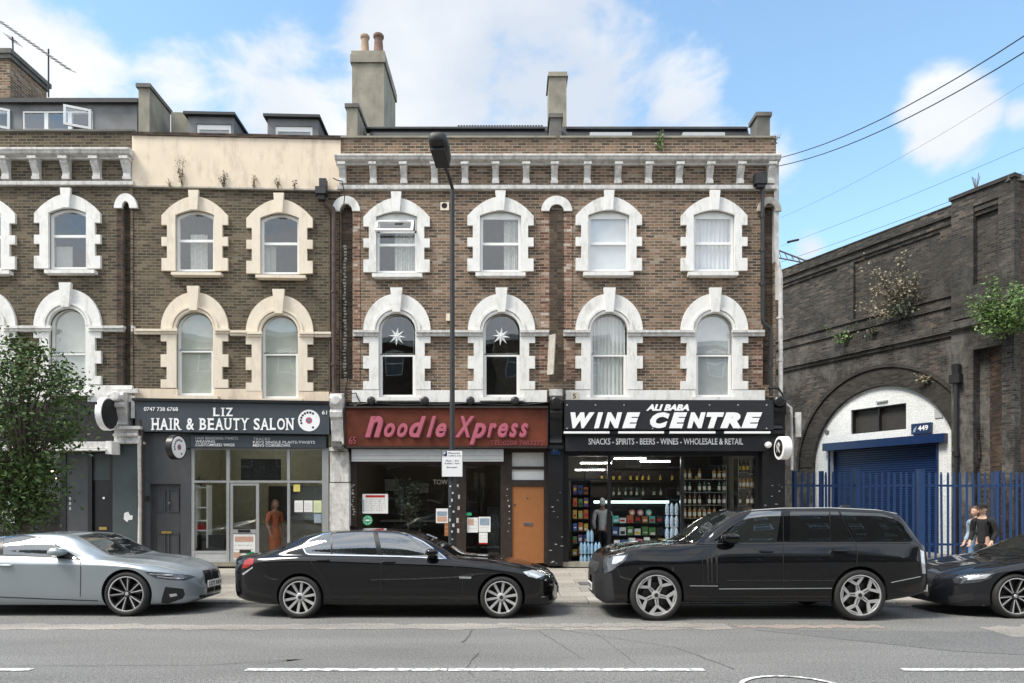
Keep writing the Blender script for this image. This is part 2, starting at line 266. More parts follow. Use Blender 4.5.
# ------------------------------------------------------------ mesh building
def arc(cx, cy, r, a0, a1, n=16, ry=None):
    ry = ry or r
    return [(cx + r * math.cos(R(a0 + (a1 - a0) * i / n)), cy + ry * math.sin(R(a0 + (a1 - a0) * i / n))) for i in range(n + 1)]
class MB:
    def __init__(s): s.v, s.f, s.m, s.sm = [], [], [], []
    def add(s, vs, fs, mi=0, smooth=False):
        o = len(s.v); s.v += [tuple(v) for v in vs]
        for f_ in fs: s.f.append(tuple(i + o for i in f_)); s.m.append(mi); s.sm.append(smooth)
        return s
    def box(s, x0, x1, y0, y1, z0, z1, mi=0):
        if x1 < x0: x0, x1 = x1, x0
        if y1 < y0: y0, y1 = y1, y0
        if z1 < z0: z0, z1 = z1, z0
        return s.add([(x0, y0, z0), (x1, y0, z0), (x1, y1, z0), (x0, y1, z0), (x0, y0, z1), (x1, y0, z1), (x1, y1, z1), (x0, y1, z1)],
                     [(0, 3, 2, 1), (4, 5, 6, 7), (0, 1, 5, 4), (1, 2, 6, 5), (2, 3, 7, 6), (3, 0, 4, 7)], mi)
    def prism(s, poly, y0, y1, holes=(), mi=0, axis='y'):
        """polygon in (x,z), extruded from y0 (front) to y1"""
        loops = [list(poly)] + [list(h) for h in holes]
        tris = tessellate_polygon([[Vector((p[0], p[1], 0)) for p in l] for l in loops])
        flat = [p for l in loops for p in l]; n = len(flat)
        def P(p, y): return (p[0], y, p[1]) if axis == 'y' else ((y, p[0], p[1]) if axis == 'x' else (p[0], p[1], y))
        vs = [P(p, y0) for p in flat] + [P(p, y1) for p in flat]; fs = []
        for t in tris:
            a, b, c = [flat[i] for i in t]
            cr_ = (b[0] - a[0]) * (c[1] - a[1]) - (b[1] - a[1]) * (c[0] - a[0])
            t = tuple(t) if cr_ > 0 else (t[0], t[2], t[1])
            fs.append(t); fs.append((t[0] + n, t[2] + n, t[1] + n))
        k = 0
        for li, l in enumerate(loops):
            ar = sum(l[i][0] * l[(i + 1) % len(l)][1] - l[(i + 1) % len(l)][0] * l[i][1] for i in range(len(l)))
            for i in range(len(l)):
                a, b = k + i, k + (i + 1) % len(l)
                fs.append((b, a, a + n, b + n) if (ar > 0) == (li == 0) else (a, b, b + n, a + n))
            k += len(l)
        return s.add(vs, fs, mi)
    def tube(s, pts, r, n=8, mi=0, caps=True, smooth=True):
        pts = [Vector(p) for p in pts]; rs = r if isinstance(r, (list, tuple)) else [r] * len(pts)
        vs, fs = [], []; up = Vector((0, 0, 1)); pa = None
        for i, p in enumerate(pts):
            d = (pts[min(i + 1, len(pts) - 1)] - pts[max(i - 1, 0)]).normalized()
            if pa is None: a = d.cross(up if abs(d.z) < .9 else Vector((1, 0, 0))).normalized()
            else: a = (pa - d * pa.dot(d)).normalized()
            pa = a; b = d.cross(a)
            for k in range(n):
                t = 2 * math.pi * k / n; vs.append(p + (a * math.cos(t) + b * math.sin(t)) * rs[i])
        for i in range(len(pts) - 1):
            for k in range(n): fs.append((i * n + k, i * n + (k + 1) % n, (i + 1) * n + (k + 1) % n, (i + 1) * n + k))
        s.add(vs, fs, mi, smooth)
        if caps:
            s.add(vs[:n], [tuple(range(n))[::-1]], mi); s.add(vs[-n:], [tuple(range(n))], mi)
        return s
    def lathe(s, prof, c=(0, 0, 0), axis='z', n=20, mi=0, smooth=True, caps=True):
        """prof: list of (radius, height)"""
        vs, fs = [], []
        for (r, h) in prof:
            for k in range(n):
                t = 2 * math.pi * k / n; a, b = r * math.cos(t), r * math.sin(t)
                p = (a, b, h) if axis == 'z' else ((h, a, b) if axis == 'x' else (a, h, b))
                vs.append((p[0] + c[0], p[1] + c[1], p[2] + c[2]))
        for i in range(len(prof) - 1):
            for k in range(n): fs.append((i * n + k, i * n + (k + 1) % n, (i + 1) * n + (k + 1) % n, (i + 1) * n + k))
        if caps: fs.append(tuple(range(n))[::-1]); fs.append(tuple(range((len(prof) - 1) * n, len(prof) * n)))
        return s.add(vs, fs, mi, smooth)
    def build(s, name, mats, parent=None, fix=True, sharp=35):
        me = bpy.data.meshes.new(name); me.from_pydata(s.v, [], s.f)
        if not isinstance(mats, (list, tuple)): mats = [mats]
        for m_ in mats: me.materials.append(M[m_] if isinstance(m_, str) else m_)
        for p, mi, sm in zip(me.polygons, s.m, s.sm): p.material_index = mi; p.use_smooth = sm
        if fix:
            bm = bmesh.new(); bm.from_mesh(me); bmesh.ops.remove_doubles(bm, verts=bm.verts, dist=1e-5)
            bmesh.ops.recalc_face_normals(bm, faces=bm.faces); bm.to_mesh(me); bm.free()
        if any(s.sm): me.set_sharp_from_angle(angle=R(sharp))
        me.update()
        o = bpy.data.objects.new(name, me); COL.objects.link(o)
        if parent: o.parent = parent
        return o
def empty(name, loc=(0, 0, 0), rz=0):
    o = bpy.data.objects.new(name, None); COL.objects.link(o); o.location = loc; o.rotation_euler = (0, 0, rz); o.empty_display_size = .3
    return o
def tag(o, label=None, cat=None, group=None, kind=None):
    if label: o['label'] = label
    if cat: o['category'] = cat
    if group: o['group'] = group
    if kind: o['kind'] = kind
    return o
def thing(name, label, cat, loc=(0, 0, 0), rz=0, group=None): return tag(empty(name, loc, rz), label, cat, group)
def kids(o): return [c for c in bpy.data.objects if c.parent is o]
def dup(o, loc=None, rz=None, label=None, parent=None, group=None):
    c = o.copy(); COL.objects.link(c)
    if parent is not None: c.parent = parent
    if loc is not None: c.location = loc
    if rz is not None: c.rotation_euler = (0, 0, rz)
    if label: c['label'] = label
    if group: c['group'] = group
    for ch in kids(o): dup(ch, parent=c)
    return c
def text_mesh(body, x0, x1, z0, z1, y, name='lettering', m='letter_white', parent=None, bold=.0, shear=0, depth=.008, spacing=1.0, serif=False, shear_after=0):
    """writing laid in the box x0..x1, z0..z1 of the local facade plane, facing -Y"""
    cu = bpy.data.curves.new('t', 'FONT'); cu.body = body; cu.size = 1; cu.offset = bold; cu.shear = shear; cu.space_character = spacing; cu.extrude = .01; cu.resolution_u = 3
    to = bpy.data.objects.new('t', cu); COL.objects.link(to); bpy.context.view_layer.update()
    dg = bpy.context.evaluated_depsgraph_get(); me = bpy.data.meshes.new_from_object(to.evaluated_get(dg))
    bpy.data.objects.remove(to); bpy.data.curves.remove(cu)
    xs = [v.co.x for v in me.vertices]; ys = [v.co.y for v in me.vertices]; ax, bx, ay, by = min(xs), max(xs), min(ys), max(ys)
    for v in me.vertices:
        v.co = Vector((x0 + (v.co.x - ax) / (bx - ax) * (x1 - x0), y - depth if v.co.z > 0 else y, z0 + (v.co.y - ay) / (by - ay) * (z1 - z0)))
    me.materials.clear(); me.materials.append(M[m]); me.name = name
    o = bpy.data.objects.new(name, me); COL.objects.link(o)
    if parent: o.parent = parent
    return o
class Plane:
    """a vertical plane through the point seen at px0 at depth Y0; local x runs along it, local y into it"""
    def __init__(s, px0, Y0, ang=0):
        s.Y0 = Y0; s.X0 = (px0 - CX) / F * Y0; s.a = ang; s.dx, s.dy = math.cos(ang), math.sin(ang)
    def s_(s, px, y=0):
        t = (px - CX) / F; return (t * s.Y0 - s.X0 + y * (s.dy + t * s.dx)) / (s.dx - t * s.dy)
    def p(s, px, py, y=0):
        q = s.s_(px, y); Y = s.Y0 + q * s.dy + y * s.dx
        return (q, EYE + (HY - py) * Y / F)
    def box(s, mb, px0, px1, py0, py1, y0, y1, mi=0):
        a = s.p(px0, py0, y0); b = s.p(px1, py1, y0); return mb.box(a[0], b[0], y0, y1, b[1], a[1], mi)
    def poly(s, pts, y=0): return [s.p(a, b, y) for a, b in pts]
def W(px, py, Y): return Vector(((px - CX) / F * Y, Y, EYE + (HY - py) * Y / F))
# ============================================================ the setting
def groundmat(name, c, speck=.35, scale=105, patch=.25, crack=False, rough=.85, slabs=None, streak=0):
    m, nt, b = newmat(name); L = nt.links.new; b.inputs['Roughness'].default_value = rough; b.inputs['Specular IOR Level'].default_value = .3
    tcn = nn(nt, 'ShaderNodeTexCoord'); vec = tcn.outputs['Object']
    a = nn(nt, 'ShaderNodeTexNoise'); a.inputs['Scale'].default_value = scale; a.inputs['Detail'].default_value = 3; L(vec, a.inputs['Vector'])
    a2 = nn(nt, 'ShaderNodeTexNoise'); a2.inputs['Scale'].default_value = 36; a2.inputs['Detail'].default_value = 5; L(vec, a2.inputs['Vector'])
    mpn = nn(nt, 'ShaderNodeMapping'); mpn.inputs['Scale'].default_value = (.25, 1.1, 1) if streak else (.7, .7, 1); L(vec, mpn.inputs[0])
    p = nn(nt, 'ShaderNodeTexNoise'); p.inputs['Scale'].default_value = 1.0; p.inputs['Detail'].default_value = 7; p.inputs['Roughness'].default_value = .6; L(mpn.outputs[0], p.inputs['Vector'])
    def ramp(o, lo, hi):
        r_ = nn(nt, 'ShaderNodeMapRange'); L(o, r_.inputs['Value']); r_.inputs['From Min'].default_value = .3; r_.inputs['From Max'].default_value = .7; r_.inputs['To Min'].default_value = lo; r_.inputs['To Max'].default_value = hi; return r_.outputs[0]
    q = nn(nt, 'ShaderNodeMath', operation='MULTIPLY'); L(ramp(a.outputs['Fac'], 1 - speck, 1 + speck), q.inputs[0]); L(ramp(p.outputs['Fac'], 1 - patch, 1 + patch), q.inputs[1])
    q1 = nn(nt, 'ShaderNodeMath', operation='MULTIPLY'); L(q.outputs[0], q1.inputs[0]); L(ramp(a2.outputs['Fac'], .66, 1.34), q1.inputs[1])
    out = q1.outputs[0]
    if crack:
        w = nn(nt, 'ShaderNodeTexNoise'); w.inputs['Scale'].default_value = 1.2; w.inputs['Detail'].default_value = 6; L(vec, w.inputs['Vector'])
        va = nn(nt, 'ShaderNodeVectorMath', operation='MULTIPLY_ADD'); L(w.outputs['Color'], va.inputs[0]); va.inputs[1].default_value = (.9, .9, 0); L(vec, va.inputs[2])
        vo = nn(nt, 'ShaderNodeTexVoronoi', feature='DISTANCE_TO_EDGE'); vo.inputs['Scale'].default_value = .33; L(va.outputs[0], vo.inputs['Vector'])
        vr = nn(nt, 'ShaderNodeMapRange'); L(vo.outputs['Distance'], vr.inputs['Value']); vr.inputs['From Min'].default_value = .0004; vr.inputs['From Max'].default_value = .003; vr.inputs['To Min'].default_value = .93; vr.inputs['To Max'].default_value = 1
        q2 = nn(nt, 'ShaderNodeMath', operation='MULTIPLY'); L(out, q2.inputs[0]); L(vr.outputs[0], q2.inputs[1]); out = q2.outputs[0]
    if slabs:
        br = nn(nt, 'ShaderNodeTexBrick'); L(vec, br.inputs['Vector']); br.inputs['Scale'].default_value = 1; br.inputs['Brick Width'].default_value = slabs[0]; br.inputs['Row Height'].default_value = slabs[1]
        br.inputs['Mortar Size'].default_value = .009; br.inputs['Color1'].default_value = (.80, .8, .8, 1); br.inputs['Color2'].default_value = (1.12, 1.12, 1.12, 1); br.inputs['Mortar'].default_value = (.42, .42, .42, 1)
        q3 = nn(nt, 'ShaderNodeMixRGB', blend_type='MULTIPLY'); q3.inputs[0].default_value = 1; L(out, q3.inputs[1]); L(br.outputs['Color'], q3.inputs[2]); out = q3.outputs[0]
    mi = nn(nt, 'ShaderNodeMixRGB', blend_type='MULTIPLY'); mi.inputs[0].default_value = 1; mi.inputs[1].default_value = tuple(c) + (1,); L(out, mi.inputs[2]); L(mi.outputs[0], b.inputs['Base Color'])
    bp = nn(nt, 'ShaderNodeBump'); bp.inputs['Strength'].default_value = .5; bp.inputs['Distance'].default_value = .004; L(a.outputs['Fac'], bp.inputs['Height']); L(bp.outputs[0], b.inputs['Normal'])
    return m
M['asphalt'] = groundmat('worn_grey_asphalt', (.170, .168, .160), speck=.8, crack=True, streak=1, patch=.16)
M['asphalt_dk'] = groundmat('newer_dark_asphalt', (.140, .139, .135), speck=.45, patch=.12)
M['asphalt_lt'] = groundmat('pale_worn_asphalt', (.265, .245, .22), patch=.35, streak=1)
M['asphalt_red'] = groundmat('pinkish_worn_asphalt', (.24, .205, .18), patch=.35, streak=1)
M['paving'] = groundmat('concrete_paving_slabs', (.30, .275, .24), speck=.15, patch=.2, slabs=(.9, .6))
M['kerbstone'] = groundmat('granite_kerb', (.20, .19, .17), speck=.25, patch=.2, slabs=(.9, 5))
M['earth'] = groundmat('far_ground', (.13, .125, .11), scale=10)
M['crack'] = groundmat('dark_crack_filler', (.12, .118, .11), patch=.4)
M['gutter'] = groundmat('dark_gutter_asphalt', (.085, .085, .082), patch=.3, streak=1)
def linemat():
    m, nt, b = newmat('worn_white_road_paint'); L = nt.links.new
    tcn = nn(nt, 'ShaderNodeTexCoord'); n = nn(nt, 'ShaderNodeTexNoise'); n.inputs['Scale'].default_value = 14; n.inputs['Detail'].default_value = 8; n.inputs['Roughness'].default_value = .7; L(tcn.outputs['Object'], n.inputs['Vector'])
    r_ = nn(nt, 'ShaderNodeValToRGB'); r_.color_ramp.elements[0].position = .40; r_.color_ramp.elements[0].color = (.22, .22, .21, 1); r_.color_ramp.elements[1].position = .53; r_.color_ramp.elements[1].color = (.74, .74, .72, 1)
    L(n.outputs['Fac'], r_.inputs[0]); L(r_.outputs[0], b.inputs['Base Color']); b.inputs['Roughness'].default_value = .7
    return m
M['roadpaint'] = linemat()
def strip(name, prof, x0, x1, m, nx=2):
    mb = MB(); n = len(prof); vs, fs = [], []
    for i in range(nx):
        x = x0 + (x1 - x0) * i / (nx - 1); vs += [(x, y, z) for y, z in prof]
    for i in range(nx - 1):
        for j in range(n - 1): fs.append((i * n + j, (i + 1) * n + j, (i + 1) * n + j + 1, i * n + j + 1))
    mb.add(vs, fs); return tag(mb.build(name, m), kind='structure')
def road_z(y):
    pts = [(2.4, -.11), (4.2, -.02), (7, 0), (10.0, 0), (11.75, -.045), (12.0, -.112)]
    for (a, za), (b, zb) in zip(pts, pts[1:]):
        if a <= y <= b: return za + (zb - za) * (y - a) / (b - a)
    return 0
g = MB(); g.add([(-900, -900, -.3), (900, -900, -.3), (900, 1500, -.3), (-900, 1500, -.3)], [(0, 1, 2, 3)]); tag(g.build('ground', 'earth'), kind='structure')
strip('road', [(2.4, -.11), (4.2, -.02), (7, 0), (10.0, 0), (11.75, -.045), (12.0, -.112)], -160, 160, 'asphalt')
strip('kerb', [(12.0, -.25), (12.0, -.05), (12.015, -.034), (12.15, -.032)], -160, 160, 'kerbstone')
strip('pavement', [(12.15, -.032), (17.3, .028), (60, .03)], -160, 160, 'paving')
strip('near_kerb', [(2.4, -.25), (2.4, -.0), (2.25, .0)], -160, 160, 'kerbstone')
strip('near_pavement', [(2.25, 0), (-12, .06)], -160, 160, 'paving')
def sheet(name, pts, m, dz=.004, sub=1):
    """thin sheet lying on the road, pts in (x,y)"""
    mb = MB(); mb.add([(x, y, road_z(y) + dz) for x, y in pts], [tuple(range(len(pts)))]); return tag(mb.build(name, m), kind='structure')
def gx(px, Y): return (px - CX) / F * Y
# worn concrete channel where the cars stand, patches, old joints
def ragged(x0, x1, y0, y1, n=60, j=.05):
    n = int(n * 1.5) if j > .02 else n; j = j * 1.5 if j > .02 else j
    a = [(x0 + (x1 - x0) * i / n, y0 + random.uniform(-j, j)) for i in range(n + 1)]
    b = [(x1 - (x1 - x0) * i / n, y1 + random.uniform(-j, j)) for i in range(n + 1)]
    return a + b
sheet('worn_channel', ragged(-14, 3.0, 9.22, 9.62), 'asphalt_lt')
sheet('worn_channel', ragged(3.1, 5.1, 9.3, 9.56, 20), 'asphalt_red')
sheet('worn_channel', ragged(6.4, 14, 8.75, 9.5, 40, .09), 'asphalt_lt')
sheet('worn_channel', ragged(-.2, 2.6, 9.38, 9.66, 24, .04), 'asphalt_lt', .008)
sheet('gutter_strip', ragged(-60, 60, 11.35, 11.74, 10, .0), 'gutter', .003)
sheet('road_patch', [(3.25, 9.2), (13.9, 8.7), (14.5, 7.55), (6.6, 7.45), (5.1, 7.9)], 'asphalt_dk', .003)
def crackline(pts, w=.012):
    w *= .6
    v = []; a = []; b = []
    for i in range(len(pts) - 1):
        p, q = Vector(pts[i]), Vector(pts[i + 1]); d = (q - p); nrm = Vector((-d.y, d.x)).normalized()
        k = max(2, int(d.length / .15))
        for j in range(k):
            c = p + d * (j / k) + nrm * random.uniform(-.012, .012); ww = w * random.uniform(.5, 1.3)
            a.append(tuple(c + nrm * ww)); b.append(tuple(c - nrm * ww))
    sheet('road_crack', a + b[::-1], 'crack', .0065)
crackline([(gx(535, 9.3), 9.3), (gx(590, 7.3), 7.3)], .006); crackline([(gx(560, 9.2), 9.2), (gx(675, 8.1), 8.1), (gx(745, 6.9), 6.9)], .008); crackline([(gx(473, 9.2), 9.2), (gx(460, 8.2), 8.2)], .012)
crackline([(gx(10, 7.12), 7.2), (gx(200, 7.2), 7.22), (gx(300, 7.4), 7.5), (gx(245, 7.4), 7.15)], .007); crackline([(gx(478, 7.8), 7.8), (gx(465, 7.1), 7.1), (gx(478, 6.6), 6.6)], .010)
crackline([(gx(590, 9.25), 9.25), (gx(620, 7.9), 7.9), (gx(640, 7.1), 7.1)], .005)
crackline([(gx(885, 10.3), 10.3), (gx(935, 9.5), 9.5)], .01)
for (a, b) in ((-60, 32), (246, 447), (448.5, 704), (902, 1120)):
    x0, x1 = gx(a, 7.03), gx(b, 7.03); sheet('lane_line', ragged(x0, x1, 6.975, 7.075, 50, .008), 'roadpaint', .008)
# white painted ring round a cover in the carriageway
rg = MB(); vs = []; n = 64
for k in range(n):
    t = 2 * math.pi * k / n
    for r_ in (.47, .52): vs.append((gx(796, 6.3) + r_ * math.cos(t) * 1.0, 6.27 + r_ * math.sin(t), .009))
rg.add(vs, [(2 * k, 2 * k + 1, (2 * k + 3) % (2 * n), (2 * k + 2) % (2 * n)) for k in range(n)]); tag(rg.build('painted_ring', 'roadpaint'), kind='structure')
# small service covers in the pavement
cv = MB(); cv.box(gx(579, 14.3), gx(594, 14.3), 14.1, 14.55, -.02, .0035); tag(cv.build('service_cover', 'gutter'), 'small rectangular service cover in the paving before the wine shop', 'service cover')

# ============================================================ houses: shared builders
K = 17.3 / F
def upper_poly(c, dy, half=20.5, grow=0, arch=True):
    h = half + grow; t = 216 + dy - grow * .5; cr_ = 211 + dy - grow
    return [(c - h, 271.5 + dy), (c - h, t)] + [(c - h + 2 * h * i / 12, t - (t - cr_) * math.sin(math.pi * i / 12)) for i in range(1, 12)] + [(c + h, t), (c + h, 271.5 + dy)]
def upper_window(H, pl, c, dy, st, half=20.5, panel=False, pane='pane', cover=None, openlight=False, rail=243):
    outer = [(-33, 271.5), (-33, 259), (-27.5, 259), (-27.5, 247), (-33, 247), (-33, 238), (-27.5, 238), (-27.5, 226), (-33, 226), (-33, 216.5), (-30.5, 214)]
    ar = [(-30.5 + 61 * i / 16, 214 - 16.5 * math.sin(math.pi * i / 16) ** .85) for i in range(1, 16)]
    full = outer + ar + [(-x, y) for x, y in outer[::-1]]
    pts = [(c + x, y + dy) for x, y in full]
    inner = upper_poly(c, dy, half)[::-1]
    w = MB(); oc = upper_poly(c, dy, half + .4); h = half
    top = 218.5 + dy; r_ = rail + dy
    if panel: up = [(c - h + 3, r_ - 1.3), (c - h + 3, top), (c + h - 3, top), (c + h - 3, r_ - 1.3)]
    else:
        cc = upper_poly(c, dy + 2.6, h - 2.6); up = [(c - h + 2.6, r_ - 1.3)] + cc[1:-1] + [(c + h - 2.6, r_ - 1.3)]
    lo = [(c - h + 2.6, 269 + dy), (c - h + 2.6, r_ + 1.3), (c + h - 2.6, r_ + 1.3), (c + h - 2.6, 269 + dy)]
    if openlight: up = [(c - h + 3, r_ - 1.3), (c - h + 3, top - .5), (c + h - 3, top - .5), (c + h - 3, r_ - 1.3)]
    w.prism(pl.poly([(oc[0][0], r_)] + oc[1:-1] + [(oc[-1][0], r_)]), .035, .10, holes=[pl.poly(up)]); w.prism(pl.poly([oc[0], (oc[0][0], r_), (oc[-1][0], r_), oc[-1]]), .035, .10, holes=[pl.poly(lo)]); F_ = w.build('window', 'upvc', H)
    if openlight:
        a = pl.p(c - 21, 219.5 + dy); b = pl.p(c + 17, 232 + dy); s = MB()
        wd, ht = b[0] - a[0], .36
        s.prism([(0, 0), (wd, 0), (wd, -ht), (0, -ht)], -.03, .02, holes=[[(.06, -.05), (wd - .06, -.05), (wd - .06, -ht + .05), (.06, -ht + .05)]])
        o = s.build('casement', 'upvc', F_); o.location = (a[0], -.0, a[1]); o.rotation_euler = (R(-28), 0, 0)
        s = MB(); s.box(.05, wd - .05, -.008, .0, -ht + .04, -.04); g0 = s.build('pane', 'pane_sky', F_); g0.location = o.location; g0.rotation_euler = o.rotation_euler
        tb = MB(); pl.box(tb, c - h + 1, c + h - 1, 231, 233.2, .035, .10); tb.build('transom', 'upvc', F_)
    s = MB(); s.prism(pl.poly(pts[:] + inner), -.075, -.001); s.build('surround', st, F_)
    s = MB(); s.prism(pl.poly([(c - 5.2, 192.5 + dy), (c + 5.2, 192.5 + dy), (c + 3.6, 212 + dy), (c - 3.6, 212 + dy)]), -.15, -.076); s.build('keystone', st, F_)
    s = MB(); pl.box(s, c - 25, c + 25, 271.7 + dy, 275.2 + dy, -.16, .2); pl.box(s, c - 23, c + 23, 275.2 + dy, 276.4 + dy, -.12, -.002); s.build('sill', st, F_)
    g_ = MB(); up2 = upper_poly(c, dy + 1.5, h - 1.5) if not panel else [(c - h + 2, 270 + dy), (c - h + 2, top - 1), (c + h - 2, top - 1), (c + h - 2, 270 + dy)]
    if openlight: up2 = [(c - h + 2, 270 + dy), (c - h + 2, 233), (c + h - 2, 233), (c + h - 2, 270 + dy)]
    g_.prism(pl.poly(up2), .06, .068); g_.build('pane', pane, F_)
    if cover: curtain(F_, pl, c, h, 212 + dy, 270 + dy, cover)
    return F_
def curtain(F_, pl, c, h, t, b, cover):
    kind, m, a0, a1, z0, z1 = cover           # fractions of the opening
    s = MB(); x0, x1 = c - h + 2 * h * a0, c - h + 2 * h * a1; y0, y1 = t + (b - t) * z0, t + (b - t) * z1
    if kind == 'flat': pl.box(s, x0, x1, y0, y1, .115, .12)
    else:
        A, B = pl.p(x0, y0), pl.p(x1, y1); n = 40; vs = []
        for i in range(n + 1):
            x = A[0] + (B[0] - A[0]) * i / n; yy = .15 + .025 * math.sin(i * 1.35) + .01 * math.sin(i * .4)
            vs += [(x, yy, A[1]), (x, yy, B[1])]
        s.add(vs, [(2 * i, 2 * i + 2, 2 * i + 3, 2 * i + 1) for i in range(n)], 0, True)
    s.build('curtain' if kind != 'flat' else 'blind', m, F_, fix=False)
def lower_poly(c, dy, half=17.8, grow=0, bot=397.5):
    h = half + grow; sp = 331 + dy; ry = 16.5 + grow
    return [(c - h, bot + dy), (c - h, sp)] + [(c - h * math.cos(math.pi * i / 20), sp - ry * math.sin(math.pi * i / 20)) for i in range(1, 20)] + [(c + h, sp), (c + h, bot + dy)]
def lower_window(H, pl, c, dy, st, pane='pane', cover=None, star=False, rail=354.5, tone=None):
    F_ = None; half = 18.2; w = MB(); h = half; r_ = rail + dy
    up = lower_poly(c, dy, h - 2.2); up = [(c - h + 2.2, r_ - 1.4)] + up[1:-1] + [(c + h - 2.2, r_ - 1.4)]
    lo = [(c - h + 3, 394.6 + dy), (c - h + 3, r_ + 1.6), (c + h - 3, r_ + 1.6), (c + h - 3, 394.6 + dy)]
    oc = lower_poly(c, dy, half + .3); w.prism(pl.poly([(oc[0][0], r_)] + oc[1:-1] + [(oc[-1][0], r_)]), .045, .11, holes=[pl.poly(up)]); w.prism(pl.poly([oc[0], (oc[0][0], r_), (oc[-1][0], r_), oc[-1]]), .045, .11, holes=[pl.poly(lo)]); F_ = w.build('window', 'upvc', H)
    ow = [(-33.5, 331), (-33.5, 343.5), (-27.6, 343.5), (-27.6, 356.5), (-33.5, 356.5), (-33.5, 369), (-27.6, 369), (-27.6, 381.5), (-33.5, 381.5), (-33.5, 389.9), (-18.3, 389.9)]
    arcp = [(-33.5 * math.cos(math.pi * i / 28), 331 - 36.5 * math.sin(math.pi * i / 28)) for i in range(29)]
    inn = [(-18.3, 331)] + [(-18.3 * math.cos(math.pi * i / 24), 331 - 16.9 * math.sin(math.pi * i / 24)) for i in range(1, 24)] + [(18.3, 331)]
    outl = ow[::-1] + arcp[1:-1] + [(-x, y) for x, y in ow]
    full = outl + inn[::-1]
    s = MB(); s.prism(pl.poly([(c + x, y + dy) for x, y in full]), -.075, -.001)
    s.build('surround', st, F_)
    s = MB()                                   # stepped archivolt round the head
    for (a0, a1, d0, d1) in ((18.4, 20.4, -.09, -.0755), (21.4, 23.6, -.115, -.0755)):
        ring = [(c - a1 * math.cos(math.pi * i / 28), 331 + dy - (a1 - .9) * math.sin(math.pi * i / 28)) for i in range(29)] + [(c - a0 * math.cos(math.pi * i / 28), 331 + dy - (a0 - .9) * math.sin(math.pi * i / 28)) for i in range(28, -1, -1)]
        s.prism(pl.poly(ring), d0, d1)
    s.build('archivolt', 'stone_line' if st == 'x' else st, F_)
    s = MB(); s.prism(pl.poly([(c - 6, 289.5 + dy), (c + 6, 289.5 + dy), (c + 3.8, 313.5 + dy), (c - 3.8, 313.5 + dy)]), -.17, -.0755); s.build('keystone', st, F_)
    s = MB(); pl.box(s, c - 22, c + 22, 397 + dy, 400.5 + dy, -.16, .2); s.build('sill', st, F_)
    g_ = MB(); g_.prism(pl.poly(lower_poly(c, dy + 1.2, h - 1.2)), .07, .078); g_.build('pane', pane, F_)
    if cover: curtain(F_, pl, c, h, 313 + dy, 396 + dy, cover)
    if star:
        a = pl.p(c - .5, 336 + dy); s = MB(); P_ = []
        for i in range(16):
            rr = .235 if i % 2 == 0 else .085
            P_.append((a[0] + rr * math.sin(2 * math.pi * i / 16 + .1), a[1] + rr * math.cos(2 * math.pi * i / 16 + .1)))
        vs = [(a[0], .17, a[1]), (a[0], .23, a[1])] + [(x, .2, z) for x, z in P_]
        s.add([(a_, b_ - .152, c_) for a_, b_, c_ in vs], [(0, 2 + i, 2 + (i + 1) % 16) for i in range(16)] + [(1, 2 + (i + 1) % 16, 2 + i) for i in range(16)]); tag(s.build('star_decoration', 'netting', F_))
    return F_
def arch_head(c, top, ro, ri, base, w0=0):
    o = [(c - ro * math.cos(math.pi * i / 16), base - (base - top) * math.sin(math.pi * i / 16)) for i in range(17)]
    n = [(c - ri * math.cos(math.pi * i / 16), base - (base - top - (ro - ri)) * math.sin(math.pi * i / 16)) for i in range(16, -1, -1)]
    return o + n
def niche_poly(c, ri, top, base, bot):
    return [(c - ri, bot), (c - ri, base)] + [(c - ri * math.cos(math.pi * i / 12), base - (base - top) * math.sin(math.pi * i / 12)) for i in range(1, 12)] + [(c + ri, base), (c + ri, bot)]
def house_shell(H, x0, x1, ztop, depth=8.0, zshop=4.0, zf=(7.25,), wallm='brick_olive', left=True, right=True, shopback=5.0):
    s = MB()
    if left: s.box(x0, x0 + .2, .321, depth, 0, ztop)
    if right: s.box(x1 - .2, x1, .321, depth, 0, ztop)
    s.box(x0 + .201, x1 - .201, depth - .25, depth, 0, ztop); s.build('side_and_rear_wall', wallm, H)
    s = MB(); e = .202
    s.box(x0 + e, x1 - e, .33, depth - .26, zshop, zshop + .25)
    for z in zf: s.box(x0 + e, x1 - e, .33, depth - .26, z, z + .25)
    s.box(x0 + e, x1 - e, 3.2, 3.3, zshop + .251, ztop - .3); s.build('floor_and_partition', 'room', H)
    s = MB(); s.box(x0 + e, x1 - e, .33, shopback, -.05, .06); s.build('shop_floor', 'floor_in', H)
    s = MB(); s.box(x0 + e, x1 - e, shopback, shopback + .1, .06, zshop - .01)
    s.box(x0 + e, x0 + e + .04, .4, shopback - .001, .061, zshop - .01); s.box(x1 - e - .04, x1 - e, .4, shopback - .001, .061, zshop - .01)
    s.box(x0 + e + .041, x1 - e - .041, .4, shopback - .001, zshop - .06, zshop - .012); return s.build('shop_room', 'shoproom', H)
def cornice(H, pl, px0, px1, ytop, ybot, st, proj=.27, ret=True):
    zt, zb = pl.p(0, ytop, -proj)[1], pl.p(0, ybot, -proj * .5)[1]; h = zt - zb
    prof = [(0, zb), (-.08, zb), (-.10, zb + .2 * h), (-.22, zb + .35 * h), (-.24, zb + .5 * h), (-proj + .03, zb + .62 * h), (-proj, zb + .7 * h), (-proj, zt - .02), (-proj + .03, zt), (0, zt + .01)]
    s = MB(); a, b = pl.s_(px0), pl.s_(px1); s.prism([(y, z) for y, z in prof], a, b, axis='x'); return s.build('cornice', st, H)
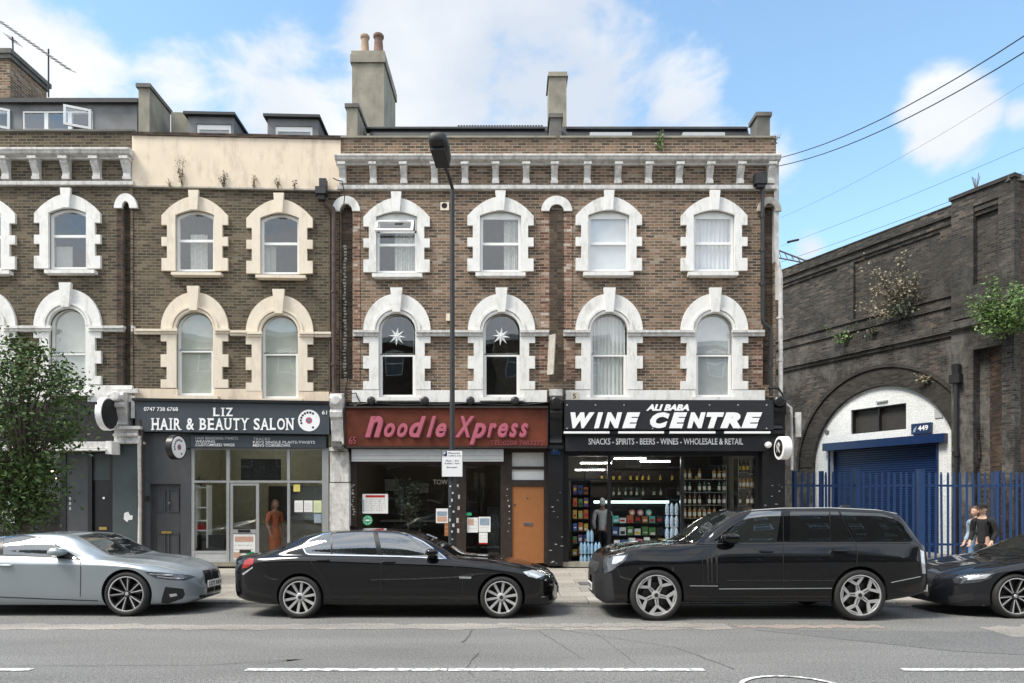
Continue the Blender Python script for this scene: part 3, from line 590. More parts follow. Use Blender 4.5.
def bracket(H, pl, c, ytop, ybot, w=6.2, st='white_old', proj=.23):
    zt, zb = pl.p(0, ytop, -proj * .5)[1] - .002, pl.p(0, ybot)[1]; h = zt - zb; x = pl.s_(c); hw = w * K / 2
    prof = [(-.001, zb), (-.07, zb), (-.10, zb + .10 * h), (-.085, zb + .3 * h), (-.11, zb + .42 * h), (-.15, zb + .55 * h), (-.20, zb + .72 * h), (-proj + .03, zb + .80 * h), (-proj, zb + .9 * h), (-proj, zt), (-.001, zt)]
    s = MB(); s.prism(prof, x - hw, x + hw, axis='x'); s.box(x - hw - .02, x + hw + .02, -proj - .02, -.002, zt - .13 * h, zt - .001)
    s.box(x - hw - .012, x + hw + .012, -.1, -.002, zb + .001, zb + .07)
    return s.build('bracket', st, H)
def lettering(H, pl, body, px0, px1, py0, py1, y, m='letter_white', **k):
    a, b = pl.p(px0, py1, y), pl.p(px1, py0, y); return text_mesh(body, a[0], b[0], a[1], b[1], y, m=m, parent=H, **k)
def frame_bars(mb, pl, bars, y0, y1, mi=0):
    for (a, b, c, d) in bars: pl.box(mb, a, b, c, d, y0, y1, mi)
# ============================================================ the two right-hand houses (white trim)
PN = Plane(340, 17.3)
HN = thing('brick_house', 'brown brick terraced house with white arched windows above the noodle takeaway and its orange door', 'house', (PN.X0, PN.Y0, 0), 0)
PWn = Plane(557, 17.3)
HW = thing('brick_house', 'brown brick end-of-terrace house with white arched windows above the black wine shop', 'house', (PWn.X0, PWn.Y0, 0), 0)
def front_wall(H, pl, px0, px1, ytop, ybot, ups, los, niches, m):
    hol = [pl.poly(upper_poly(c, dy, 20.9, .6)) for c, dy in ups] + [pl.poly(lower_poly(c, dy, 18.6, .6)) for c, dy in los] + [pl.poly(niche_poly(*n)) for n in niches]
    s = MB(); s.prism([pl.p(px0, ybot), pl.p(px1, ybot), pl.p(px1, ytop), pl.p(px0, ytop)], 0, .32, holes=hol); return s.build('front_wall', m, H)
def niche_fill(H, pl, n, m='brick_dredge', st='white', ro=15.5, head=True, side=None):
    c, ri, top, base, bot = n
    s = MB(); s.prism(pl.poly(niche_poly(c, ri - .02, top + .02, base, bot)), .11, .3); s.build('recessed_panel', m, H)
    if head:
        s = MB(); s.prism(pl.poly(arch_head(c, top - 8.5, ro, ri + .3, base)), -.075, -.001); s.build('niche_arch', st, H)
# ---- noodle house
niN = [(346.5, 6, 205.5, 212, 379), ]
front_wall(HN, PN, 340, 556.95, 137.5, 402, [(397, 1.5), (500.5, .5)], [(397, 0), (501.5, 0)], niN + [(555.5 - 2.6, 4.2, 206.5, 212, 379)][:0], 'brick')
niche_fill(HN, PN, niN[0], ro=14)
NZ = [(397, 1.5), (500.5, .5)]
upper_window(HN, PN, 397, 1.5, 'white', panel=True, cover=('fold', 'curtain', .42, .95, .3, 1), openlight=True)
upper_window(HN, PN, 500.5, .5, 'white', panel=True, cover=('fold', 'curtain', .58, .98, .1, 1))
lower_window(HN, PN, 397.3, 0, 'white', star=True)
lower_window(HN, PN, 501.5, 0, 'white', star=True)
# ---- wine house
niW = [(768.5, 5.5, 206.5, 212, 385)]
front_wall(HW, PWn, 557.0, 776, 137.5, 402, [(608.5, 0), (713.5, 0)], [(608.8, 0), (713.8, 0)], niW, 'brick')
niche_fill(HW, PWn, niW[0], ro=12, st='stone_line')
upper_window(HW, PWn, 608.5, 0, 'white', panel=True, pane='pane_sky', cover=('flat', 'netting', .05, .95, 0, 1))
upper_window(HW, PWn, 713.5, 0, 'white', panel=True, pane='pane_sky', cover=('fold', 'netting', .05, .95, .0, 1))
lower_window(HW, PWn, 608.8, 0, 'white', pane='pane', cover=('fold', 'netting', .03, .97, 0, 1))
lower_window(HW, PWn, 713.8, 0, 'white', pane='pane_sky', cover=('flat', 'blind', .03, .97, 0, 1))
# the recessed strip between them is its own slim panel, split at the party line
for H, pl, a, b in ((HN, PN, 549.5, 556.9), (HW, PWn, 557.1, 563)):
    pass
def party_strip(H, pl, a, b, c0, top, base, bot):
    s = MB(); pl.box(s, a, b, base, bot, -.02, -.001); s.build('dark_brick_strip', 'brick_dredge', H)
party_strip(HN, PN, 549.5, 556.96, 0, 0, 210, 381); party_strip(HW, PWn, 557.04, 563.5, 0, 0, 210, 381)
# rubbed red brick bands beside the strips
for H, pl, a, b, t, bt in ((HN, PN, 541, 549.3, 213, 328), (HN, PN, 539, 549.3, 338, 381), (HW, PWn, 563.7, 572, 213, 328), (HW, PWn, 563.7, 574.5, 338, 381), (HN, PN, 353, 360, 213, 328), (HN, PN, 352.8, 360, 338, 381), (HW, PWn, 753, 762.6, 338, 388)):
    s = MB(); pl.box(s, a, b, t, bt, -.014, -.0005); s.build('red_brick_band', 'brick_red', H)
hd = arch_head(556.9, 197, 16, 6.8, 212)
def half(poly, c, left): return poly
s = MB(); s.prism(PWn.poly([p for p in arch_head(556.5, 197, 15.5, 7.2, 212)]), -.078, -.0215); s.build('niche_arch', 'white', HW)
for H, pl, spans in ((HN, PN, [(352.8, 364), (431, 468.3), (534.8, 549.3)]), (HW, PWn, [(563.7, 575.4), (642.3, 680.3), (747.2, 765)])):
    s = MB()
    for a, b in spans: pl.box(s, a, b, 329.8, 332.3, -.15, -.016); pl.box(s, a, b, 332.3, 335.8, -.11, -.016)
    s.build('string_course', 'white_old', H)
    s = MB()   # short imposts crossing each jamb
    for c in ((397.3, 501.5) if H is HN else (608.8, 713.8)):
        for sg in (-1, 1): pl.box(s, c + sg * 18.6, c + sg * 33.6, 329.8, 332.3, -.15, -.0765); pl.box(s, c + sg * 18.6, c + sg * 33.6, 332.3, 335.8, -.11, -.0765)
    s.build('impost', 'white_old', H)
for H, pl, a, b, cs in ((HN, PN, 352, 547, (397.3, 501.5)), (HW, PWn, 566, 765, (608.8, 713.8))):
    s = MB(); xs = [a] + [v for c in cs for v in (c - 18.4, c + 18.4)] + [b]
    for i in range(0, len(xs), 2): pl.box(s, xs[i], xs[i + 1], 390.1, 402, -.078, -.0005)
    for c in cs: pl.box(s, c - 18.39, c + 18.39, 400.7, 402, -.078, -.0005)
    s.build('stucco_band', 'white', H)
for H, pl, a, b in ((HN, PN, 337, 556.95), (HW, PWn, 557.05, 777.5)):
    cornice(H, pl, a, b, 153, 163.8, 'white_old')
    s = MB(); pl.box(s, a, b, 184.8, 188.6, -.11, -.001); pl.box(s, a, b, 188.7, 190, -.05, -.001); s.build('frieze_band', 'white_old', H)
    s = MB(); pl.box(s, a + 3, b - 1, 135.6, 137.4, -.05, .34); s.build('parapet_coping', 'render', H)
for k in range(15):
    c = 343.4 + 30.45 * k
    if abs(c - 557) < 3: c = 554.2 if c < 557 else 560
    bracket(HN if c < 556 else HW, PN if c < 556 else PWn, c, 163.8, 184.7)
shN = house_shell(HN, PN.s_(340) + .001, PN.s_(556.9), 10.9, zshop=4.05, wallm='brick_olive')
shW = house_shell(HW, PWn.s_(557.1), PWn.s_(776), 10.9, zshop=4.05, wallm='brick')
# roofs, party upstands, chimneys
def roofslab(H, pl, px0, px1, ydepth, pytop, m='felt'):
    Y = pl.Y0 + ydepth; z = EYE + (HY - pytop) * Y / F; a, b = pl.s_(px0, 0), pl.s_(px1, 0)
    s = MB(); s.prism([(.45, 10.6), (ydepth, z), (ydepth + .15, z + .02), (8, z + .02), (8, 10.6)], a, b, axis='x'); return s.build('roof', m, H)
roofslab(HN, PN, 362, 556.9, 1.1, 126.5); roofslab(HW, PWn, 557.1, 762, 1.1, 126.5)
def corrug(H, pl, a, b):
    s = MB(); Y = pl.Y0 + 1.25; z = EYE + (HY - 126) * Y / F; x = pl.s_(a)
    while x < pl.s_(b): s.lathe([(.03, 0), (.03, .3)], (x, 1.2, z - .025), axis='y', n=8); x += .075
    s.build('roof_edge_roll', 'slate', H)
corrug(HN, PN, 455, 545)
s = MB(); PN.box(s, 365, 545, 126.9, 128.4, .95, 1.2); s.build('gutter', 'slate', HN); s = MB(); PWn.box(s, 566, 748, 126.9, 128.6, .95, 1.2); s.build('gutter', 'slate', HW)
def ped(H, pl, px0, px1, pytop, depth, m, y0=.30, zb=10.5, capm='render_dk'):
    a, b = pl.s_(px0, y0), pl.s_(px1, y0); z = pl.p(px0, pytop, y0)[1]
    s = MB(); s.box(a, b, y0, y0 + depth, zb, z - .1); o = s.build('parapet_upstand', m, H)
    s = MB(); s.box(a - .04, b + .04, y0 - .04, y0 + depth + .04, z - .1, z); s.build('coping', capm, o)
ped(HN, PN, 346.5, 357.5, 104, 1.15, 'render'); ped(HW, PWn, 550, 561.5, 114, 1.0, 'render_dk'); ped(HW, PWn, 757, 770, 112.5, .5, 'render_dk')
s = MB(); a = PWn.s_(757, .8); s.prism([(.82, 10.9), (.82, 11.50), (2.6, 12.30), (2.6, 12.15), (1.0, 11.3), (1.0, 10.9)], a, a + .12, axis='x'); s.build('raking_coping', 'slate', HW)
s = MB()
for x_ in (398, 640, 700): pass
PWn.box(s, 590, 632, 132.2, 135.5, .7, 1.0); PWn.box(s, 683, 725, 132.2, 135.5, .7, 1.0); s.build('rooflight', 'steelgrey', HW)
def chimney(H, pl, px0, px1, pytop, Y, depth, band, pots=()):
    X0, X1 = gx(px0, Y) - pl.X0, gx(px1, Y) - pl.X0; y0 = Y - pl.Y0; z = EYE + (HY - pytop) * Y / F; zb = EYE + (HY - band) * Y / F
    s = MB(); s.box(X0, X1, y0, y0 + depth, 10.7, zb); c = s.build('chimney', 'render', H)
    s = MB(); s.box(X0 - .045, X1 + .045, y0 - .05, y0 + depth + .05, zb, z - .12); s.box(X0 - .02, X1 + .02, y0 - .02, y0 + depth + .02, z - .12, z); s.build('cap_course', 'render', c)
    for (px, Yp, r_, h, m) in pots:
        p = MB(); x = gx(px, Yp) - pl.X0
        p.lathe([(r_ * 1.1, 0), (r_ * 1.12, .06), (r_, .1), (r_ * .82, h * .8), (r_ * .85, h * .82), (r_ * 1.05, h * .86), (r_ * 1.1, h * .95), (r_ * .95, h), (r_ * .7, h), (r_ * .65, h - .2)], (x, Yp - pl.Y0, z), n=18); p.build('chimney_pot', m, c)
chimney(HN, PN, 352, 384, 51, 20.0, 1.95, 63, [(365, 20.25, .125, .62, 'terracotta_pale'), (378.6, 20.25, .145, .64, 'terracotta'), (364.5, 20.85, .11, .52, 'terracotta_pale'), (379, 20.85, .11, .5, 'terracotta'), (379, 21.5, .11, .48, 'terracotta_pale')])
chimney(HW, PWn, 549, 566.5, 72, 20.2, .9, 77)
# raised stucco patch on the tall chimney
# ---- rainwater goods, cables, vents on the brickwork
def pipe(H, pl, pts, r=.045, m='iron', y=-.09, name='drainpipe', n=8):
    s = MB(); P3_ = [(pl.p(a, b, y)[0], y, pl.p(a, b, y)[1]) for a, b in pts]; s.tube(P3_, r, n)
    for i in range(len(P3_) - 1):
        (x0, _, z0), (x1, _, z1) = P3_[i], P3_[i + 1]
        if abs(z1 - z0) > 1.2 and r > .03:
            k = int(abs(z1 - z0) / 1.1)
            for j in range(1, k + 1): z = z0 + (z1 - z0) * j / (k + 1); s.lathe([(r + .012, z - .04), (r + .012, z + .04)], (x0, y, 0), n=10, smooth=False); s.box(x0 - r - .03, x0 + r + .03, y + r * .6, y + r * .6 + .03, z - .02, z + .02)
    return s.build(name, m, H)
pipe(HW, PWn, [(762.5, 182), (762.5, 318), (763, 323), (770, 329), (771, 333), (771, 396)], .05, y=-.17)
s = MB(); PWn.box(s, 755.5, 767.5, 172.5, 183, -.30, -.10); PWn.box(s, 757.5, 765.5, 183, 187, -.26, -.12); s.build('rainwater_head', 'iron', HW)
# white rendered strip and pipe on the end corner
s = MB(); PWn.box(s, 774.2, 779, 160, 262, -.03, .3); PWn.box(s, 775.5, 780.5, 262, 300, -.028, .31); s.build('corner_render', 'white_old', HW)
pipe(HW, PWn, [(778, 262), (780.5, 275), (780.8, 402)], .055, 'white_old', y=-.05)
pipe(HW, PWn, [(768, 388), (778, 388), (785, 398), (786, 415)], .03, 'iron', y=-.2, name='cable')
pipe(HW, PWn, [(786, 404), (791, 408), (792, 430), (792, 470)], .035, 'white_old', y=.05, name='white_conduit')
s = MB(); a = PN.p(444.5, 206); s.prism([PN.p(440.5, 210.5), PN.p(449, 210.5), PN.p(449, 202.5), PN.p(440.5, 202.5)], -.02, -.001, holes=[[(a[0] + .075 * math.cos(t * math.pi / 6), a[1] + .075 * math.sin(t * math.pi / 6)) for t in range(12)]]); v_ = s.build('wall_vent', 'cream2', HN)
s = MB(); s.lathe([(.074, -.004), (.074, -.003)], (a[0], 0, a[1]), axis='y', n=14, smooth=False); s.build('vent_hole', 'black_matt', v_)
s = MB(); PN.box(s, 446, 451, 313.5, 320.5, -.05, -.001); s.build('junction_box', 'cream2', HN)
# flaking lime streak on the recessed strip
s = MB()
for k in range(46):
    z_ = 245 + k * 3.1; x_ = 345 + random.uniform(-.6, .6); PN.box(s, x_ - random.uniform(.8, 2), x_ + random.uniform(.8, 1.8), z_, z_ + random.uniform(1.2, 2.2), .106, .1095)
tag(s.build('lime_streak', 'stone_line', HN), kind='stuff')
# tilted estate board between the houses
s = MB(); P_ = [(0, 0), (.30, 0), (.30, .98), (0, .98)]; s.prism(P_, -.012, .012); b_ = s.build('agency_board', 'stone_line'); q = PN.p(545, 376); b_.location = (PN.X0 + q[0] + .05, 17.3 - .16, q[1]); b_.rotation_euler = (0, R(6), R(-62))
tag(b_, 'narrow weathered grey board hanging edge-on from the brickwork between the two arched windows', 'board')
# plants on the cornice and parapet
def sprig(name, label, loc, h, n, m, spread=.15, leaf=.05, cat='weed', group=None, lean=(0, 0)):
    T = thing(name, label, cat, loc, 0, group); st = MB(); lf = MB()
    for k in range(n):
        a = random.uniform(0, 6.28); rr = random.uniform(.2, 1) * spread; hh = h * random.uniform(.55, 1)
        p0 = Vector((0, 0, 0)); p1 = Vector((rr * .4 * math.cos(a), -abs(rr * .3 * math.sin(a)), hh * .5)); p2 = Vector((rr * math.cos(a) + lean[0] * hh, -abs(rr * .6 * math.sin(a)) + lean[1], hh))
        st.tube([p0, p1, p2], [.008, .006, .003], 4)
        for j in range(max(4, int(hh / leaf * 1.6))):
            t = random.uniform(.15, 1); c = p1.lerp(p2, (t - .5) * 2) if t > .5 else p0.lerp(p1, t * 2); leafcard(lf, c + Vector([random.uniform(-1, 1) * leaf * .8 for _ in range(3)]), leaf * random.uniform(.6, 1.2))
    st.build('stem', 'bark', T, fix=False); lf.build('foliage', m, T, fix=False); return T
def leafcard(mb, c, s, up=.3):
    d = Vector((random.gauss(0, 1), random.gauss(0, 1), random.gauss(0, 1) * .6)).normalized(); n_ = Vector((random.gauss(0, 1), random.gauss(0, 1), random.gauss(0, 1) + up)).normalized()
    w = d.cross(n_); w = w.normalized() if w.length > .01 else Vector((1, 0, 0))
    mb.add([c - d * s * .5, c + w * s * .28, c + d * s * .5, c - w * s * .28], [(0, 1, 2, 3)])
q = PWn.p(659, 152); sprig('weed_plant', 'green weed growing from the brick parapet above the wine shop', (PWn.X0 + q[0], 17.24, q[1] - .02), .62, 9, 'leaf_bright', .1, .09, 'weed')
q = PWn.p(774, 140); sprig('weed_plant', 'small ragged weed at the end corner of the parapet', (PWn.X0 + q[0], 17.2, q[1] - .12), .2, 8, 'leaf_dry', .16, .07)

# ============================================================ cream-trimmed salon house
PSl = Plane(133, 17.12, math.atan2(.18, 4.9)); AS = PSl.a
HS = thing('brick_house', 'olive brown brick terraced house with cream arched windows and cream parapet above the hair salon', 'house', (PSl.X0, PSl.Y0, 0), AS)
niS = [(131.6 + 0, 0, 0, 0, 0)]
s_ups = [(195.8, 0), (280.3, 2.8)]; s_los = [(195.6, -1.6), (280.3, 1.5)]
front_wall(HS, PSl, 133.2, 339.2, 186.5, 404, s_ups, s_los, [], 'brick_olive')
upper_window(HS, PSl, 195.8, 0, 'cream2', half=19.3, cover=('fold', 'curtain', .3, .75, .35, 1), rail=240.5)
upper_window(HS, PSl, 280.3, 2.8, 'cream2', half=19.3, cover=('fold', 'blind', .05, .35, .5, 1), rail=240.5)
lower_window(HS, PSl, 195.6, -1.6, 'cream2', cover=('flat', 'blind_green', .02, .98, 0, 1), rail=352)
lower_window(HS, PSl, 280.3, 1.5, 'cream2', cover=('flat', 'blind_green', .02, .98, 0, 1), rail=352)
d_ = MB(); q = PSl.p(280.5, 321.5); d_.lathe([(.13, .148), (.13, .152)], (q[0], 0, q[1]), axis='y', n=18, smooth=False); d_.build('extractor_disc', 'navy', HS)
s = MB()
for a, b in ((120 + 14, 161.8), (229.6, 246.3), (314.3, 331)):
    yy = 329.5 + (a + b) / 2 * .0165 - 3.3; PSl.box(s, a, b, yy, yy + 2.4, -.14, -.001); PSl.box(s, a, b, yy + 2.4, yy + 5.4, -.10, -.001)
s.build('string_course', 'cream2', HS); s = MB()
for c, dy in s_los:
    for sg in (-1, 1): PSl.box(s, c + sg * 18.6, c + sg * 33.6, 330 + dy, 332.3 + dy, -.15, -.0765); PSl.box(s, c + sg * 18.6, c + sg * 33.6, 332.3 + dy, 335 + dy, -.11, -.0765)
s.build('impost', 'cream2', HS)
s = MB(); xs = [133.3, 177.2, 214, 261.8, 298.7, 331]; PSl.box(s, 133.3, 177.2, 388.5, 403, -.07, -.0005); PSl.box(s, 214, 261.8, 388.7, 404, -.07, -.0005); PSl.box(s, 298.7, 331, 391.5, 404, -.07, -.0005)
for c, dy in s_los: PSl.box(s, c - 18.35, c + 18.35, 400.7 + dy, 404, -.07, -.0005)
s.build('stucco_band', 'cream', HS)
s = MB(); s.prism([PSl.p(133.2, 186.4), PSl.p(341, 190.6), PSl.p(341, 141), PSl.p(133.2, 136.6)], -.06, .3); s.build('rendered_parapet', 'cream', HS)
s = MB(); s.prism([PSl.p(133.2, 136.5), PSl.p(341, 140.9), PSl.p(341, 137.9), PSl.p(133.2, 133.5)], -.10, .32); s.build('brick_coping', 'brick_rust', HS)
# thin mesh stain line at parapet foot
s = MB(); s.prism([PSl.p(133.2, 187.9), PSl.p(341, 192.1), PSl.p(341, 190.7), PSl.p(133.2, 186.5)], -.085, -.0005); s.build('parapet_drip', 'stone_line', HS)
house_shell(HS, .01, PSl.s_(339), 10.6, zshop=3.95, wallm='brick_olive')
s = MB(); s.box(0.2, PSl.s_(339) - .2, .4, 8, 10.61, 10.75); s.build('roof', 'felt', HS)
s = MB(); s.prism([(.9, 10.76), (1.9, 12.0), (8, 12.2), (8, 10.76)], 1.2, PSl.s_(335), axis='x'); s.build('mansard_roof', 'slate', HS)
def dormer(px0, px1, py, wx0, wx1, wy0, wy1, y0=.75):
    a, z = PSl.p(px0, py, y0); b = PSl.p(px1, py, y0)[0]; w0 = PSl.p(wx0, wy1, y0); w1 = PSl.p(wx1, wy0, y0)
    s = MB(); s.prism([(a, 10.76), (b, 10.76), (b, z - .05), (a, z - .05)], y0, y0 + 1.3, holes=[[(w0[0], w0[1]), (w1[0], w0[1]), (w1[0], w1[1]), (w0[0], w1[1])]]); d = s.build('dormer', 'lead', HS)
    s = MB(); s.box(a - .08, b + .06, y0 - .12, y0 + 1.35, z - .05, z + .02); s.build('dormer_roof', 'felt', d)
    s = MB(); s.prism([(w0[0], w0[1]), (w1[0], w0[1]), (w1[0], w1[1]), (w0[0], w1[1])], y0 + .03, y0 + .09, holes=[[(w0[0] + .06, w0[1] + .05), (w1[0] - .06, w0[1] + .05), (w1[0] - .06, w1[1] - .13), (w0[0] + .06, w1[1] - .13)]]); s.build('window_frame', 'upvc', d)
    s = MB(); s.box(w0[0], w1[0], y0 + .055, y0 + .065, w0[1], w1[1]); s.build('pane', 'pane_sky', d)
    s = MB(); s.box(w0[0], w1[0], y0 + .2, y0 + .21, w0[1], w1[1]); s.build('blind', 'netting', d)
dormer(188, 234, 114.2, 196.5, 232 - 1, 124.5, 138); dormer(267.5, 318.5, 116.5, 275, 312.5, 126.5, 141)
a, z = PSl.p(138.5, 84, .3); b = PSl.p(149.5, 84, .3)[0]
s = MB(); s.box(a, b, .3, 1.45, 10.5, z - .1); o = s.build('parapet_upstand', 'render', HS); s = MB(); s.box(a - .05, b + .04, .25, 1.5, z - .1, z); s.build('coping', 'render_dk', o)
s = MB(); s.box(a, b, 1.46, 3.2, 10.5, z - .65); s.build('parapet_upstand', 'render_dk', HS)
s = MB(); q = PSl.p(171, 112, .9); s.box(q[0], q[0] + .5, .9, 1.1, 10.5, q[1]); s.build('party_wall_stub', 'render', HS)
# black hopper and crooked pipe
pipe(HS, PSl, [(324, 196), (326.5, 204), (333, 209), (334, 214), (334, 330), (334.5, 398)], .06, 'rustpipe', y=-.12)
s = MB(); PSl.box(s, 315, 325.5, 186, 193, -.34, -.10); PSl.box(s, 319, 326, 178, 186, -.28, -.10); PSl.box(s, 317.5, 324.5, 193, 199, -.28, -.12); s.build('rainwater_head', 'iron', HS)
pipe(HS, PSl, [(330, 214), (330, 402)], .03, 'rustpipe', y=-.05)
for (px, py, h, n, m, sp, lb) in ((182, 187, .75, 5, 'leaf_dry', .22, 'tall spindly yellowed weed on the cream parapet ledge, left of the others'), (224, 187.6, .42, 9, 'leaf_olive', .12, 'bushy grey green weed on the cream parapet ledge'), (254, 188.3, .38, 5, 'leaf_dry', .10, 'thin brown weed on the cream ledge between the two bushier ones'), (278, 188.7, .28, 6, 'leaf_dry', .14, 'low brown weed on the cream ledge above the right cream arched window'), (294.5, 189.2, .22, 4, 'leaf_olive', .06, 'tiny weed on the cream ledge nearest the black rainwater head'), (171, 187, .2, 4, 'leaf_dry', .2, 'creeping brown weed at the far left of the cream ledge')):
    q = PSl.p(px, py, -.09); w_ = Vector((PSl.X0, PSl.Y0, 0)) + Matrix.Rotation(AS, 3, 'Z') @ Vector((q[0], -.09, q[1])); sprig('weed_plant', lb, tuple(w_), h, n, m, sp, .055)

# ============================================================ left house (white trim, roof extension)
PL = Plane(-90, 17.1); HL = thing('brick_house', 'dark brick terraced house with white arched windows and rooftop glazing behind the street tree', 'house', (PL.X0, PL.Y0, 0))
l_c = [(-16, -1.5), (69, -2.2)]
front_wall(HL, PL, -90, 132.8, 131, 404, [(c, dy) for c, dy in l_c], [(c, -5) for c, _ in l_c], [(131.2 - 4.2, 3.5, 203, 209, 388)], 'brick_olive')
niche_fill(HL, PL, (127, 3.5, 203, 209, 388), ro=11.5, m='brick_dredge')
s = MB(); PL.box(s, 116.5, 123.3, 210, 328, -.012, -.0005); PL.box(s, 116.5, 123.3, 334, 388, -.012, -.0005); s.build('red_brick_band', 'brick_rust', HL)
for c, dy in l_c:
    upper_window(HL, PL, c, dy, 'white', half=18.8, rail=238, cover=('fold', 'blind', .05, .5, .6, 1) if c > 0 else None)
    lower_window(HL, PL, c, -5, 'white', cover=('flat', 'blind_green', .02, .98, 0, 1), rail=358)
s = MB()
for a, b in ((-90, -50), (17.8, 35.3), (102.8, 123), (131, 132.8)): PL.box(s, a, b, 325.5, 328, -.14, -.001); PL.box(s, a, b, 328, 331.3, -.10, -.001)
s.build('string_course', 'white_old', HL); s = MB()
for c, _ in l_c:
    for sg in (-1, 1): PL.box(s, c + sg * 18.6, c + sg * 33.6, 325.5, 328, -.15, -.0765); PL.box(s, c + sg * 18.6, c + sg * 33.6, 328, 331, -.11, -.0765)
s.build('impost', 'white', HL)
s = MB(); PL.box(s, -90, -34.5, 385.3, 402, -.07, -.0005); PL.box(s, 2.5, 50.5, 385.3, 402, -.07, -.0005); PL.box(s, 87.5, 132, 385.3, 402, -.07, -.0005); s.build('stucco_band', 'white', HL)
cornice(HL, PL, -90, 134.5, 146.5, 158, 'white_old', .27)
s = MB(); PL.box(s, -90, 133, 180.8, 184.5, -.11, -.001); s.build('frieze_band', 'white_old', HL)
s = MB(); PL.box(s, -90, 134, 129.2, 131, -.06, .34); s.build('parapet_coping', 'render_dk', HL)
for k in range(7): bracket(HL, PL, 128.6 - 30.2 * k, 158, 180.7, 7)
house_shell(HL, .01, PL.s_(132.5), 10.9, zshop=3.95, wallm='brick_olive')
# glazed roof extension with open casements
y0 = .9; zb = 10.91; a, z1 = PL.p(-90, 103.5, y0); b, _ = PL.p(137, 105, y0)
s = MB(); wz = [PL.p(x, 110.5, y0) for x in (22, 66.5)]; zw0 = PL.p(0, 130.5, y0)[1]; zw1 = PL.p(0, 110.5, y0)[1]
hx = [(PL.p(-60, 0, y0)[0], PL.p(10, 0, y0)[0]), (PL.p(22, 0, y0)[0], PL.p(93, 0, y0)[0])]
s.prism([(a, zb), (b, zb), (b, z1), (a, z1)], y0, y0 + .12, holes=[[(p, zw0), (q, zw0), (q, zw1), (p, zw1)] for p, q in hx]); ex = s.build('roof_extension', 'lead', HL)
s = MB(); s.box(a, b + .05, y0 - .05, 7.9, z1, z1 + .06); s.box(a, b + .08, y0 - .12, y0 - .051, z1 - .03, z1 + .08); s.build('flat_roof', 'felt', ex)
s = MB(); s.box(a, b, 4, 4.1, zb, z1 - .001); s.box(b - .1, b, y0 + .13, 7.8, zb, z1 - .001); s.build('inner_wall', 'room', ex)
s = MB()
for p, q in hx:
    n_ = 2 if p < 0 else 3
    for i in range(n_):
        u, v = p + (q - p) * i / n_, p + (q - p) * (i + 1) / n_
        s.prism([(u + .001, zw0), (v - .001, zw0), (v - .001, zw1), (u + .001, zw1)], y0 + .02, y0 + .09, holes=[[(u + .05, zw0 + .05), (v - .05, zw0 + .05), (v - .05, zw1 - .05), (u + .05, zw1 - .05)]])
s.build('window_frame', 'upvc', ex)
s = MB(); p, q = hx[1]; s.box(p + .02, p + (q - p) * 2 / 3, y0 + .05, y0 + .058, zw0, zw1); s.build('pane', 'pane_sky', ex)
for (hxp, sg) in ((PL.p(92, 0, y0)[0], -1), (PL.p(11, 0, y0)[0], -1)):
    wd = .62; s = MB(); s.prism([(0, 0), (wd, 0), (wd, zw1 - zw0), (0, zw1 - zw0)], -.025, .025, holes=[[(.06, .06), (wd - .06, .06), (wd - .06, zw1 - zw0 - .06), (.06, zw1 - zw0 - .06)]])
    o = s.build('open_casement', 'upvc', ex); o.location = (hxp - wd * .92, y0 - .28, zw0); o.rotation_euler = (0, 0, R(24))
    s = MB(); s.box(.05, wd - .05, -.004, .004, .05, zw1 - zw0 - .05); g_ = s.build('pane', 'pane_sky', o)
s = MB(); p = PL.p(35, 0, 1.6)[0]; s.box(p, p + .55, 1.6, 1.65, zw0, zw1); s.build('red_curtain', 'tail', ex)
# brick chimney stack at the far left with aerials
X1 = gx(10, 19.0) - PL.X0; s = MB(); zt = EYE + 450 * 19 / F; s.box(X1 - 1.4, X1, 1.9, 3.4, 10.7, zt - .25); ch = s.build('chimney', 'brick', HL)
s = MB(); s.box(X1 - 1.45, X1 + .05, 1.85, 3.45, zt - .25, zt - .13); s.box(X1 - 1.48, X1 + .09, 1.81, 3.49, zt - .13, zt); s.build('cap_course', 'render_dk', ch)
def aerial(label, base, top, boom0, boom1, n):
    A = thing('tv_aerial', label, 'aerial', tuple(base), 0); A_ = Vector(base); s = MB(); s.tube([Vector((0, 0, 0)), Vector(top) - A_], .02, 6); s.build('mast', 'iron', A)
    s = MB(); b0, b1 = Vector(boom0) - A_, Vector(boom1) - A_; s.tube([b0, b1], .014, 6)
    for i in range(n):
        c = b0.lerp(b1, i / (n - 1)); d = Vector((0, .22, .0)) if n < 9 else Vector((.03, .2, .06)); s.tube([c - d, c + d], .008, 4)
    s.build('antenna', 'iron', A)
aerial('tall thin television aerial beside the left chimney stack', W(48.5, 97, 18.4), W(48.5, 49, 18.4), W(-2, 20, 18.6), W(70, 70, 18.3), 17)
aerial('short mast with a stub aerial standing on the far left chimney', W(13, 50, 19.3), W(12.5, 37, 19.3), W(9, 38, 19.3), W(17, 42, 19.3), 4)
